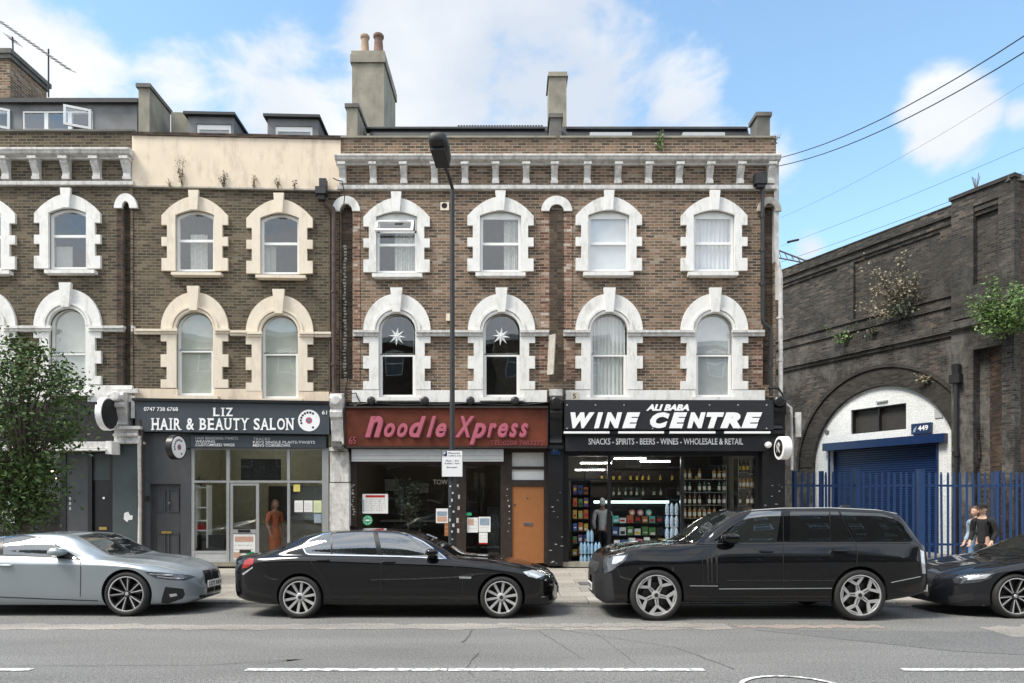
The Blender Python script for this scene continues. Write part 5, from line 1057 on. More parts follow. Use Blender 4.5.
T = thing('number_plate_sign', 'cream enamel number plate with curly numeral above the wine sign', 'sign', (PWn.X0, 17.3, 0)); s = MB(); PWn.box(s, 570.5, 578.5, 392, 400, -.10, -.0785); s.build('plate', 'cream2', T); lettering(T, PWn, '5', 572.8, 576, 393.6, 398.6, -.101, 'darkwood', bold=.01, depth=.003)
bars(HW, PWn, 'shopfront_frame', 'black', [(563.01, 568.5, 451.2, 566), (607.5, 611, 456, 562), (681, 684, 456, 562), (755.5, 762.4, 451.2, 566), (568.51, 755.49, 451.2, 456), (611.01, 680.99, 552, 562), (684.01, 755.49, 552, 562), (568.51, 607.49, 478.5, 480.5)], .06, .16)
bars(HW, PWn, 'door_step', 'render', [(563, 762, 562.1, 567)], -.02, .3)
glass(HW, PWn, 611, 681, 456, 552, .10); glass(HW, PWn, 684, 755.5, 456, 552, .10); glass(HW, PWn, 568.5, 607.5, 456, 478.5, .10)
for i, px in enumerate((767.5,)):
    q = PWn.p(px, 445, -.2); T = thing('sign_lamp', 'small white bulkhead lamp beside the round sign at the wine shop end', 'lamp', (PWn.X0 + q[0], 17.1, q[1])); s = MB(); s.lathe([(.02, -.12), (.07, -.1), (.085, -.03), (.06, .06), (.03, .1)], axis='y', n=14); s.build('head', 'letter_white', T); s = MB(); s.tube([(0, .09, 0), (.1, .2, 0)], .02, 6); s.build('arm', 'iron', T)
T = thing('blank_box_sign', 'plain white box sign on the end corner of the wine shop', 'sign', (7.18, 17.35, 3.35)); s = MB(); s.box(0, .13, -.09, .09, 0, .62); s.build('casing', 'white_old', T); s = MB(); s.box(-.14, .14, -.02, .02, .60, .619); s.box(-.03, -.002, -.02, .02, .1, .5); s.build('bracket', 'iron', T)
# inside the wine shop: lights, shelves, stock
for i, (px, py, Y) in enumerate(((630, 456.5, 18.2), (655, 459.5, 19.2), (596, 461, 18.4), (590, 468, 19.6), (637, 466, 20.6))):
    v = W(px, py, Y); ceil_lamp(('lit tube nearest the top of the middle wine shop window', 'lit tube right of centre on the wine shop ceiling', 'lit tube over the wine shop doorway', 'lit tube deeper behind the wine shop doorway', 'lit tube deepest inside the wine shop')[i], v.x, v.y, min(v.z, 3.95), 0, .9, 20)
BC = [('green_glass', (.02, .07, .03)), ('brown_glass', (.09, .035, .012)), ('clear_spirit', (.45, .5, .52)), ('amber_spirit', (.38, .17, .03)), ('red_wine', (.06, .008, .012))]
for n_, c_ in BC: M[n_] = mat(n_, c_, .12, var=.05, spec=.8)
M['lab1'] = mat('cream_bottle_label', (.7, .66, .55), .6); M['lab2'] = mat('yellow_bottle_label', (.75, .55, .05), .6)
protoB = {}
def bottle(gl, lab, scale=1.0, fat=1.0):
    T = empty('bottle'); r_ = .037 * fat; s = MB(); s.lathe([(r_ * .9, 0), (r_, .01), (r_, .19), (r_ * .8, .215), (.014, .25), (.014, .30)], n=12); s.build('glass', gl, T)
    s = MB(); s.lathe([(r_ + .0015, .05), (r_ + .0015, .15)], n=12); s.build('label', lab, T); s = MB(); s.lathe([(.0155, .275), (.0155, .318), (.01, .32)], n=8); s.build('cap', 'black', T); T.scale = (scale,) * 3; return T
def rack(name, label, X0, X1, Y0, Y1, zs, m='black', cat='shelf', back=True):
    T = thing(name, label, cat, ((X0 + X1) / 2, Y0, .06)); w = (X1 - X0) / 2; s = MB()
    for z in zs: s.box(-w + .001, w - .001, 0.005, Y1 - Y0 - .02, z - .06 - .02, z - .06)
    s.build('shelf', m, T); s = MB(); s.box(-w - .02, -w, 0, Y1 - Y0, 0, zs[-1] + .3); s.box(w, w + .02, 0, Y1 - Y0, 0, zs[-1] + .3)
    if back: s.box(-w, w, Y1 - Y0 - .018, Y1 - Y0, 0, zs[-1] + .3)
    s.build('frame', m, T); return T
def stand(root, X, Y, Z, label, group, cat='bottle', first={}):
    k = id(root)
    if k not in first: first[k] = 1; o = root
    else: o = dup(root)
    o.location = (X, Y, Z); o['label'] = label; o['category'] = cat; o['group'] = group; return o
protos = [bottle('green_glass', 'lab1'), bottle('brown_glass', 'lab1'), bottle('clear_spirit', 'lab2', 1.15, 1.05), bottle('amber_spirit', 'lab1', 1.0, 1.15), bottle('red_wine', 'lab2'), bottle('clear_spirit', 'lab1', 1.25, 1.0)]
# tall window tower at the right
v0, v1 = W(737, 500, 17.75), W(755, 500, 17.75); tz = [EYE + (HY - y) * 17.75 / F for y in (551, 536, 521.5, 505, 488.5, 472)][0:]
rack('window_shelf', 'tall glass shelf tower of boxed bottles at the right of the wine shop window', v0.x, v1.x, 17.6, 17.95, tz, 'chrome', back=False)
cols = [3, 0, 3, 1, 3, 4]
for j, z in enumerate(tz):
    for i in range(4):
        if random.random() < .8: cn = {3: 'amber', 0: 'green', 1: 'brown', 4: 'dark red'}[cols[j]]; stand(protos[cols[j]], v0.x + .06 + i * .105, 17.72, z + .002, '%s bottle on the %s tier of the tall window tower' % (cn, ('lowest', 'second', 'third', 'fourth', 'fifth', 'top')[j]), 'window tower bottles tier %d' % (j + 1))
# vodka and gin in the lower right window
v0, v1 = W(686, 541, 17.6), W(736, 541, 17.6); lowz = [.75, 1.15]
rack('window_shelf', 'low black stepped shelf of spirits in the right wine shop window', v0.x, v1.x, 17.5, 17.85, [.45, .80], 'black', back=False)
for i in range(11):
    k = 5 if i % 3 else 2; stand(protos[k], v0.x + .06 + i * .115, 17.6 + .03 * (i % 2), .802, 'clear spirit bottle with %s label in the shop window' % ('cream' if k == 5 else 'yellow'), 'clear bottles with %s labels' % ('cream' if k == 5 else 'yellow'))
rack('window_shelf', 'open glass shelves of amber bottles above the clear spirits in the right wine shop window', v0.x, v1.x - .15, 17.95, 18.2, [1.28, 1.62, 1.96, 2.3], 'chrome', back=False)
for j, z in enumerate((1.28, 1.62, 1.96, 2.3)):
    for i in range(9):
        if random.random() < .22: continue
        k = (3, 1, 0, 3)[j]; stand(protos[k], v0.x + .08 + i * .13, 18.05, z + .002, '%s bottle on the %s open glass shelf of the shop window' % (('amber', 'brown', 'green', 'amber')[j], ('lowest', 'second', 'third', 'top')[j]), 'glass shelf bottles ' + ('lowest', 'second', 'third', 'top')[j])
for i in range(11): stand(protos[3], v0.x + .06 + i * .115, 17.6, .452, 'amber bottle on the bottom step of the shop window', 'amber bottles on the bottom step')
# long wall shelves across the back of the shop
rack('wall_shelf', 'long shelving of bottles across the back of the wine shop', 2.2, 6.2, 20.2, 20.55, [.5, .95, 1.4, 1.85, 2.3, 2.7], 'darkwood')
for j, z in enumerate([1.4, 1.85, 2.3]):
    for i in range(22):
        if random.random() < .35: continue
        stand(protos[(1, 0, 4, 3)[j]], 2.32 + i * .175 + random.uniform(-.02, .02), 20.32, z + .002, ('brown bottle on the lowest back shelf of the wine shop', 'green bottle on the second back shelf of the wine shop', 'dark red bottle on the third back shelf of the wine shop', 'amber bottle on the top back shelf of the wine shop')[j], 'back shelf bottles %s' % ('brown', 'green', 'dark red', 'amber')[j])
# counter display in the middle window
v0, v1 = W(612, 545, 17.9), W(681, 545, 17.9)
T = thing('sales_counter', 'wine shop sales counter behind the middle window', 'counter', ((v0.x + v1.x) / 2, 17.75, .06)); w_ = (v1.x - v0.x) / 2; s = MB(); s.box(-w_, w_, 0, .5, 0, .48); s.build('front', 'darkwood', T); s = MB(); s.box(-w_, w_, -.02, .55, .48, .52); s.build('top', 'steelgrey', T)
s = MB()
for z in (.80, 1.12): s.box(-w_ + .02, w_ - .02, .3, .54, z - .06, z - .04)
s.box(-w_ + .0, -w_ + .018, .3, .55, .521, 1.35); s.box(w_ - .018, w_, .3, .55, .521, 1.35); s.build('display_step', 'black', T)
pc = [('pk_white', (.7, .7, .7)), ('pk_green', (.08, .2, .06)), ('pk_orange', (.42, .13, .05)), ('pk_blue', (.05, .11, .28)), ('pk_teal', (.1, .42, .38)), ('pk_pink', (.5, .16, .22)), ('pk_black', (.03, .03, .03)), ('pk_yellow', (.45, .32, .07)), ('pk_purple', (.14, .07, .2))]
pn = dict(pk_white='white', pk_green='green', pk_orange='orange', pk_blue='blue', pk_teal='teal', pk_pink='pink', pk_black='black', pk_yellow='yellow', pk_purple='purple')
for n_, c_ in pc: M[n_] = mat(n_, c_, .4, var=.25, scale=25)
def pack(nm, X, Y, Z, w, d, h, label, group, name='carton', cat='carton', lid=True):
    T = thing(name, label, cat, (X, Y, Z), R(random.uniform(-6, 6)), group); s = MB(); w *= random.uniform(.82, 1.05); h *= random.uniform(.72, 1.08); s.box(-w / 2, w / 2, -d / 2, d / 2, 0, h); s.build('box', nm, T); s = MB(); a = random.uniform(.1, .4) * h; s.box(-w * random.uniform(.25, .45), w * random.uniform(.25, .45), -d / 2 - .002, -d / 2 - .0003, a, a + h * random.uniform(.12, .4)); s.build('label', random.choice(['lab1', 'pk_black', 'lab2', 'pk_teal', 'red', 'pk_white']), T); return T
rows = [(.522, ['pk_white', 'pk_blue', 'pk_white', 'pk_pink', 'pk_white', 'pk_black', 'pk_yellow', 'pk_white', 'pk_blue'], 'bottom', 17.85), (.802, ['pk_blue', 'pk_white', 'pk_green', 'pk_white', 'pk_green', 'pk_green', 'pk_black', 'pk_blue', 'pk_white'], 'middle', 18.15), (1.122, ['pk_teal', 'pk_white', 'pk_orange', 'pk_black', 'pk_orange', 'pk_teal', 'pk_black', 'pk_blue', 'pk_white'], 'top', 18.15)]
for z, cs, nm, Y in rows:
    seen = {}
    for i, c_ in enumerate(cs):
        pack(c_, v0.x + .12 + i * .195, Y, z, .165, .14, .235 if nm != 'top' else .20, '%s packet in the %s row of the wine shop counter display' % (pn[c_], nm), '%s packets %s row' % (pn[c_], nm), 'packet', 'packet')
for i, c_ in enumerate(('pk_orange', 'pk_pink', 'pk_teal')):
    v = W(634 + i * 8.5, 508.5, 17.8); T = thing('round_sweet_tub', '%s round tub lid standing over the counter display' % pn[c_], 'tub', (v.x, 18.1, 1.325)); s = MB(); s.lathe([(.075, -.03), (.085, 0), (.08, .02)], (0, 0, .085), axis='y', n=20); s.build('lid', c_, T); s = MB(); s.lathe([(.05, -.034), (.05, -.031)], (0, 0, .085), axis='y', n=16, smooth=False); s.build('label', 'lab1', T)
g0 = W(672, 540, 17.6)
for j in range(4):
    for i in range(3):
        s = MB(); s.lathe([(.045, 0), (.047, .02), (.047, .22), (.03, .27), (.016, .29), (.016, .31)], n=10); o = s.build('water_bottle', 'pk_ice' if 'pk_ice' in M else M.setdefault('pk_ice', mat('icy_blue_plastic', (.45, .55, .68), .2, var=.4, scale=18))); o.location = (g0.x - .13 + i * .12, 17.58, .42 + j * .315); tag(o, 'icy blue water bottle on %s tier of the window column' % ('lowest', 'second', 'third', 'top')[j], 'bottle', 'stacked water bottles ' + ('lowest', 'second', 'third', 'top')[j])
T = thing('bottle_stand', 'black stand under the column of water bottles in the wine shop window', 'stand', (g0.x, 17.6, .06)); s = MB(); s.box(-.2, .2, -.08, .08, .30, .355); s.build('top', 'black', T); s = MB(); s.box(-.18, -.14, -.06, .06, 0, .30); s.build('leg', 'black', T); s = MB(); s.box(.14, .18, -.06, .06, 0, .30); s.build('leg', 'black', T)
# left side rack by the doorway, water packs
v0, v1 = W(571.5, 500, 17.8), W(590, 500, 17.8)
rz = [.3, .62, .94, 1.26, 1.58, 1.9]
rack('snack_rack', 'narrow rack of snacks just inside the wine shop doorway', v0.x, v1.x, 17.75, 18.1, rz, 'black')
for j, z in enumerate(rz):
    for i in range(3):
        c_ = ['pk_yellow', 'pk_orange', 'pk_green', 'pk_purple', 'pk_blue', 'pk_orange', 'pk_yellow'][(j * 2 + i) % 7]; pack(c_, v0.x + .09 + i * .145, 17.86, z + .002, .12, .1, .22, '%s snack bag on shelf %s of the doorway rack' % (pn[c_], ('nearest the floor', 'second from the floor', 'third from the floor', 'fourth from the floor', 'fifth from the floor', 'at the very top')[j]), '%s snacks %d' % (pn[c_], j), 'snack_bag', 'snack')
v0, v1 = W(594, 500, 18.9), W(669, 500, 18.9); T = thing('chiller_cabinet', 'long open chiller with a pale lit top strip across the middle of the wine shop', 'chiller', ((v0.x + v1.x) / 2, 18.9, .06)); w_ = (v1.x - v0.x) / 2; s = MB(); s.box(-w_, w_, .05, .6, 0, 1.62); s.build('cabinet', 'black', T); s = MB(); s.box(-w_, w_, 0, .049, 1.60, 1.67); M['strip_lit'] = mat('lit_pale_strip', (.75, .95, .92), emit=1.3, var=0); s.build('light_strip', 'strip_lit', T)
for i in range(4):
    for j in range(2): pass
M['water'] = mat('pale_blue_water_plastic', (.22, .36, .48), .15, var=.25, scale=12)
for i, (px, Y, h) in enumerate(((583, 17.5, .55), (590, 17.55, .95), (597.5, 17.5, .6), (624, 17.35, .45))[:3]):
    v = W(px, 560, Y); T = thing('water_pack', ('short pack of water bottles left of the tall pack in the wine shop doorway', 'tallest stack of blue water bottles in the wine shop doorway', 'pack of water bottles right of the tall stack in the wine shop doorway')[i], 'water bottles', (v.x, Y, .063)); k = 0
    for lv in range(int(round(h / .32))):
        s = MB()
        for a in (-1, 1):
            for b in (-1, 1): s.lathe([(.04, 0), (.042, .02), (.042, .2), (.03, .25), (.014, .28), (.014, .30)], (a * .045, b * .045, lv * .31), n=10)
        s.build('bottle_bundle', 'water', T)
# ---- left restaurant shopfront
bars(HL, PL, 'fascia', 'black_matt', [(-90, 113, 403, 442)], -.18, .3)
T = thing('awning_cassette', 'long white folded awning case over the dark restaurant front', 'awning', (PL.X0, 17.1, 0)); s = MB(); PL.box(s, -60, 111, 441.5, 448.2, -.55, -.19); s.build('case', 'white_old', T); s = MB(); PL.box(s, -60, 105, 448.5, 450.4, -.62, -.30); s.build('front_bar', 'white', T); s = MB(); PL.box(s, 105.5, 111.5, 441, 454, -.56, -.2); s.build('end_bracket', 'white', T); s = MB(); PL.box(s, -60, 105, 448.25, 448.45, -.5, -.2); s.build('fabric_roll', 'black', T)
bars(HL, PL, 'pilaster', 'green_grey', [(112.5, 137.5, 443.5, 566)], -.12, .3)
console(HL, PL, 123, 393, 427, 15, 'white_old')
s = MB(); PL.box(s, 112, 139.5, 426, 429, -.30, .1); PL.box(s, 114, 137.5, 429, 441, -.22, .1); PL.box(s, 112.5, 139, 441, 443.4, -.27, .1)
for k in range(9): q = PL.p(115.5 + k * 2.6, 435, -.22); s.lathe([(.05, -.26), (.02, -.28)], (q[0], 0, q[1]), axis='y', n=8)
s.build('capital', 'white_old', HL)
s = MB(); PL.box(s, 131, 134.5, 396, 418, -.16, -.08); PL.box(s, 112, 138, 389, 393, -.14, -.075); s.build('console_side', 'white_old', HL)
bars(HL, PL, 'shopfront_frame', 'black', [(-90, 112, 450, 453), (60, 66, 453.1, 562), (88, 92, 453.1, 562), (110, 112.3, 453.1, 562), (-40, -36, 453.1, 562), (10, 13, 453.1, 562), (-90, 9.9, 548, 562)], .0, .12)
bars(HL, PL, 'panel', 'grey_paint', [(66.1, 87.9, 453.1, 562)], .02, .12)
dn = MB(); PL.box(dn, 92.1, 109.9, 480, 562, .06, .11); D_ = dn.build('door', 'black', HL); s = MB(); PL.box(s, 99, 107, 527, 529.8, .04, .0595); s.build('letterbox', 'brass', D_); s = MB(); q = PL.p(103, 498); s.lathe([(.03, .03), (.035, .059)], (q[0], 0, q[1]), axis='y', n=10); s.build('knocker', 'chrome', D_)
bars(HL, PL, 'transom_panel', 'green_grey', [(92.1, 109.9, 453.2, 479.9)], .05, .1)
glass(HL, PL, -90, -40, 453, 548, .05); glass(HL, PL, -36, 10, 453, 548, .05); glass(HL, PL, 13, 60, 453, 562, .05)
poster('white menu sheets on the restaurant window at the left edge', PL, 2, 14.5, 509, 523, -.02, rows=4)
T = thing('round_sticker', 'round white sign with a red ring mark in the restaurant window', 'sign', (PL.X0, 17.1, 0)); q = PL.p(13.5, 500.5); s = MB(); s.lathe([(.13, -.03), (.13, -.02)], (q[0], 0, q[1]), axis='y', n=24, smooth=False); s.build('disc', 'letter_white', T); s = MB(); s.prism(arc(q[0], q[1], .055, 0, 350, 20) , -.034, -.031, holes=[arc(q[0], q[1], .03, 0, 350, 14)]); s.build('mark', 'red', T)
s = MB()
for k in range(3): PL.box(s, 69, 71, 497 + k * 5, 500 + k * 5, .01, .019)
s.build('bell_push', 'steelgrey', HL)
s = MB(); s.prism(PL.poly([(127, 513), (131, 511.5), (132.5, 515), (135.5, 515.5), (135, 519.5), (131, 520), (130, 522), (126.5, 519)]), -.124, -.1205); s.build('torn_poster', 'paper', HL)
# bundled pipes at the party line
s = MB(); q = [PL.p(139.3 + o, y, -.2) for o, y in ((0, 436), (0, 450), (.6, 500), (.3, 545), (1.4, 562))]; s.tube([(a, -.2, b) for a, b in q], [.05, .045, .04, .045, .04], 8); s.build('cable_trunking', 'white_old', HL)
s = MB(); q = [PL.p(141.8 + o, y, -.17) for o, y in ((-2, 420), (0, 440), (.5, 500), (0, 562))]; s.tube([(a, -.17, b) for a, b in q], .03, 7); s.build('service_pipe', 'rustpipe', HL)
for i, (px, py) in enumerate(((56, 477), (52, 470), (18, 490))):
    v = W(px, py, 18.6 + i * .4); T = thing('pendant_lamp', ('small lit pendant lamp inside the dark restaurant, nearest the doorway', 'higher small lit pendant lamp inside the dark restaurant', 'lit pendant lamp at the left inside the dark restaurant')[i], 'lamp', (v.x, v.y, v.z)); s = MB(); s.lathe([(.02, .08), (.07, 0), (.06, -.02)], n=12); s.build('shade', 'black', T); s = MB(); s.lathe([(.005, -.05), (.035, -.02), (.03, 0), (.01, .02)], n=10); M['bulb'] = M.get('bulb') or mat('lit_bulb', (1, .8, .5), emit=12, var=0); s.build('bulb', 'bulb', T); s = MB(); s.tube([(0, 0, .08), (0, 0, 3.85 - v.z)], .006, 4); s.build('cord', 'black', T)
# ============================================================ railway viaduct
VA = math.atan2(-1, .486); PV = Plane(782, 27.7, VA)
V = thing('railway_viaduct', 'tall soot blackened brick railway viaduct with a white walled arch', 'viaduct', (PV.X0, PV.Y0, 0), VA)
sC = PV.s_(1015); sP = PV.s_(958); s0 = -38.0
aL, aR = PV.s_(813.5), PV.s_(957); ac = (aL + aR) / 2; ar_ = (aR - aL) / 2; spr = 5.72 - ar_
archp = [(aL, -.2), (aL, spr)] + [(ac - ar_ * math.cos(math.pi * i / 32), spr + ar_ * math.sin(math.pi * i / 32)) for i in range(1, 32)] + [(aR, spr), (aR, -.2)]
s = MB(); outl = [(s0, -.3), (aL, -.3)] ; s.prism([(s0, -.3), (sC, -.3), (sC, 7.1), (s0, 7.1)], 0, 1.2, holes=[archp]); s.build('lower_wall', 'brick_viaduct', V)
ring = [(ac - (ar_ + .62) * math.cos(math.pi * i / 40), spr + (ar_ + .62) * math.sin(math.pi * i / 40)) for i in range(41)] + [(ac - (ar_ + .01) * math.cos(math.pi * i / 40), spr + (ar_ + .01) * math.sin(math.pi * i / 40)) for i in range(40, -1, -1)]
s = MB(); s.prism(ring, -.03, -.001); s.build('arch_ring', 'brick_ring', V)
ring = [(ac - (ar_ + .74) * math.cos(math.pi * i / 40), spr + (ar_ + .74) * math.sin(math.pi * i / 40)) for i in range(41)] + [(ac - (ar_ + .63) * math.cos(math.pi * i / 40), spr + (ar_ + .63) * math.sin(math.pi * i / 40)) for i in range(40, -1, -1)]
s = MB(); s.prism(ring, -.09, -.001); s.build('hood_course', 'brick_ring', V)
s = MB(); s.box(s0, sC, 1.2, 9, -.3, 10.2); s.build('core', 'brick_viaduct', V)
s = MB(); s.box(s0, sC, .12, 1.19, 7.11, 10.99); s.build('parapet_panel', 'brick_viaduct', V)
s = MB(); s.box(s0, sC, -.16, .119, 7.05, 7.32); s.box(s0, sC, -.08, .119, 6.93, 7.049); s.box(s0, sC, .0, .118, 7.33, 7.85); s.box(s0, sC, -.06, .1185, 7.86, 7.98); s.box(s0, sC, .03, .118, 7.99, 8.2); s.box(s0, sC, -.03, .1185, 8.21, 8.30); s.build('string_course', 'brick_viaduct', V)
s = MB(); s.box(s0, sP, -.08, .119, 10.72, 11.02); s.box(s0, sP, -.0, .119, 10.5, 10.719); s.box(s0, sP, .06, .1185, 10.38, 10.499); s.box(s0, sP, -.10, 1.25, 11.021, 11.06); s.build('parapet_coping', 'brick_viaduct', V)
bayw = PV.s_(845) - PV.s_(955); b0 = PV.s_(845)
for k, c in enumerate((PV.s_(951), PV.s_(845), PV.s_(845) - 6.1, PV.s_(845) - 12.2)):
    s = MB(); s.box(c - .34, c + .34, -.0, .117, 8.31, 10.37); s.build('pilaster', 'brick_viaduct', V)
# end pier with its sunk panel
pa, pb, pc_, pd = sP, PV.s_(974, -.3), PV.s_(999, -.3), PV.s_(1015, -.3)
s = MB(); s.prism([(pa, 7.33), (pd, 7.33), (pd, 11.06), (pa, 11.06)], -.34, -.14, holes=[[(pb, 8.25), (pc_, 8.25), (pc_, 10.65), (pb, 10.65)]]); s.box(pa, pd, -.139, .117, 7.33, 11.06); s.box(pa, pd, .1195, 1.25, 10.991, 11.06); s.build('pier', 'brick_viaduct', V)
s = MB(); s.box(pb, pc_, -.30, -.141, 10.49, 10.65); s.box(pb, pc_, -.24, -.141, 10.37, 10.489); s.box(pa - .05, pd + .05, -.40, 1.3, 11.061, 11.17); s.box(pa - .03, pd + .03, -.48, -.341, 7.02, 7.25); s.build('pier_course', 'brick_viaduct', V)
s = MB(); s.prism([(pa, -.3), (pd, -.3), (pd, 7.0), (pa, 7.0)], -.34, -.001, holes=[[(pb, .4), (pc_ + .1, .4), (pc_ + .1, 6.3), (pb, 6.3)]]); s.build('pier_base', 'brick_viaduct', V)
# abutment turning to the right
cor = W(1015, 400, 20.0); X_, Y_ = PV.X0 + sC * PV.dx, PV.Y0 + sC * PV.dy
T = thing('brick_abutment', 'reddish brown brick abutment at the right edge beyond the viaduct pier', 'wall', (X_ - .30, Y_ - .14, 0)); s = MB(); s.box(.0, 14, .0, 8, -.3, 11.0); s.build('wall', 'brick_rust', T); s = MB(); s.box(-.05, 14, -.08, 8, 11.001, 11.15); s.build('coping', 'render_dk', T)
# white infill of the arch, window, shutter
M['white_brick'] = brickmat('white_painted_brick', [(0, (.76, .77, .76)), (.5, (.80, .81, .80)), (1, (.84, .85, .84))], (.74, .75, .74), soot=.18, sootc=(.4, .4, .38))
wn_l, wn_r = PV.s_(853.8, .25), PV.s_(909, .25); dl, dr = PV.s_(833, .25), PV.s_(939.8, .25)
inn = [(a * .999 + .001 * ac, b) for a, b in archp]
s = MB(); s.prism([(x, z) for x, z in archp], .10, .40, holes=[[(wn_l, 4.15), (wn_r, 4.15), (wn_r, 5.03), (wn_l, 5.03)], [(dl, -.1), (dr, -.1), (dr, 3.62), (dl, 3.62)]]); s.build('infill_wall', 'white_brick', V)
M['dark_mesh'] = mat('dark_brown_panel', (.035, .03, .026), .6, var=.15)
s = MB(); s.box(wn_l, (wn_l + wn_r) / 2 - .02, .30, .33, 4.15, 5.03); s.box((wn_l + wn_r) / 2 + .02, wn_r, .30, .33, 4.15, 5.03); w_ = s.build('window', 'dark_mesh', V)
s = MB(); e = .04; s.prism([(wn_l, 4.15), (wn_r, 4.15), (wn_r, 5.03), (wn_l, 5.03)], .16, .295, holes=[[(wn_l + e, 4.15 + e), (wn_r - e, 4.15 + e), (wn_r - e, 5.03 - e), (wn_l + e, 5.03 - e)]]); s.box((wn_l + wn_r) / 2 - .02, (wn_l + wn_r) / 2 + .02, .16, .296, 4.15 + e, 5.03 - e); s.build('window_frame', 'plastic', w_)
s = MB(); z = 0.0
while z < 3.6: s.prism([(.300, z), (.275, z + .02), (.275, z + .06), (.300, z + .08), (.33, z + .08), (.33, z)], dl, dr, axis='x'); z += .0801
s.build('roller_shutter', 'blue_dk', V)
s = MB(); s.box(PV.s_(824.5, 0), PV.s_(946, 0), -.12, .095, 3.60, 3.88); s.build('shutter_housing', 'blue_dk', V)
s = MB(); s.box(dl - .06, dl, .04, .098, 0, 3.599); s.box(dr, dr + .06, .04, .098, 0, 3.599); s.build('shutter_guide', 'blue_dk', V)
PSn = thing('unit_sign', 'navy plate sign reading 449 on the white arch wall', 'sign', (PV.X0, PV.Y0, 0), VA)
na, nb = PV.s_(911.5, .0), PV.s_(931, .0); s = MB(); s.box(na, nb, -.02, .095, 3.93, 4.28); s.build('plate', 'navy', PSn)
text_mesh('449', na + (nb - na) * .36, nb - .08, 4.03, 4.2, -.0205, 'lettering', 'letter_white', PSn, bold=.02)
s = MB(); s.prism([(na + .06, 4.0), (na + .14, 4.0), (na + .2, 4.2), (na + .1, 4.12)], -.026, -.0205); s.build('logo', 'denim', PSn)
s = MB(); a = PV.s_(877, .1); s.box(a, a + .42, .03, .098, 5.17, 5.22); s.build('wall_lamp', 'steelgrey', V); s = MB(); a = PV.s_(937, .2); s.box(a, a + .26, .07, .098, 4.4, 4.72); s.build('vent_panel', 'steelgrey', V)
s = MB(); s.lathe([(.09, .07), (.09, .098)], (PV.s_(829, .2), 0, 4.32), axis='y', n=14, smooth=False); s.build('round_vent', 'render_dk', V)
s = MB(); a = PV.s_(956, -.45); s.tube([(a, -.45, 0), (a, -.45, 3.9), (a, -.45, 5.6)], .065, 8); s.lathe([(.10, 3.1), (.10, 3.25)], (a, -.45, 0), n=10); s.box(a - .16, a + .16, -.56, -.36, 5.35, 5.62); s.build('drainpipe', 'iron', V)
s = MB(); s.lathe([(.10, 0), (.14, .3), (.10, .32)], (a, -.45, 5.62), n=10); s.build('rainwater_head', 'iron', V)
def onwall(px, z, y=-.05):
    q = PV.s_(px, y); v = Vector((PV.X0, PV.Y0, 0)) + Matrix.Rotation(VA, 3, 'Z') @ Vector((q, y, 0)); return (v.x, v.y, z)
def shrub(name, label, loc, nb, rad, up, m, leaf, per=40, cat='shrub', lean=(0, 0)):
    T = thing(name, label, cat, loc); st = MB(); lf = MB()
    for k in range(nb):
        d = Vector((random.gauss(0, 1) * rad + lean[0], random.gauss(0, .6) * rad + lean[1], abs(random.gauss(.6, .4)) * up)); st.tube([(0, 0, 0), d * .5 + Vector((0, -.05, .05)), d], [.025, .015, .006], 5)
        for j in range(per):
            t = random.uniform(.25, 1.05); leafcard(lf, d * t + Vector([random.gauss(0, .13 * rad + .03) for _ in range(3)]), leaf * random.uniform(.6, 1.3))
    st.build('branch', 'bark', T, fix=False); lf.build('foliage', m, T, fix=False); return T
shrub('wild_shrub', 'straggly dry pale shrub growing out of the viaduct ledge', onwall(902, 8.05, -.1), 40, .75, 1.6, 'leaf_dry', .10, 44, lean=(-.15, -.2))
shrub('wild_shrub', 'small greener bush at the foot of the straggly dry shrub on the viaduct', onwall(905, 7.9, -.15), 16, .42, .9, 'leaf_olive', .10, 40, lean=(0, -.1))
shrub('wild_shrub', 'bright green leafy buddleia hanging from the viaduct pier at the right edge', onwall(1012, 6.6, -.5), 26, .62, 1.0, 'leaf_bright', .10, 190, lean=(-.1, -.35))
shrub('wild_fern', 'small fern clump on the viaduct ledge left of the dry shrub', onwall(842, 7.5, -.15), 9, .3, .5, 'leaf_bright', .12, 18, 'fern')
shrub('wild_fern', 'faint low tuft on the viaduct ledge between the fern clump and the dry shrub', onwall(870, 7.6, -.15), 6, .3, .3, 'leaf_olive', .10, 12, 'fern')
shrub('wild_fern', 'pale tuft of weed above the right shoulder of the white arch', onwall(926, 5.6, -.1), 8, .16, .3, 'leaf_dry', .10, 14, 'weed')
T = thing('rooftop_bird_spike', 'small bare weed twig on top of the viaduct pier', 'twig', onwall(976, 11.15, -.1)); s = MB()
for k in range(6): s.tube([(0, 0, 0), (random.uniform(-.15, .15), 0, random.uniform(.3, .6))], .012, 4)
s.build('stem', 'bark', T)
# railway overhead wires beyond the parapet, and cables from the house to the right
def wire(name, label, pts, r, cat='cable', m='iron', sag=.3, group=None):
    P_ = []
    for a, b in zip(pts, pts[1:]):
        for j in range(12): t = j / 12; P_.append(a.lerp(b, t) - Vector((0, 0, sag * 4 * t * (1 - t))))
    P_.append(pts[-1]); s = MB(); s.tube(P_, r, 5); o = s.build(name, m); return tag(o, label, cat, group)
wire('overhead_cable', 'upper black cable running from the house corner to the top right', [W(779, 158, 17.4), W(1075, 2, 9.5)], .010)
wire('overhead_cable', 'lower black cable running from the house corner to the top right', [W(779, 166, 17.4), W(1075, 20, 9.5)], .010)
wire('catenary_wire', 'higher thin railway wire above the viaduct parapet', [W(780, 218, 33), W(1060, 60, 21)], .005, 'wire')
wire('catenary_wire', 'lower thin railway wire above the viaduct parapet', [W(781, 262, 33), W(1060, 158, 21)], .008, 'wire', sag=.1)
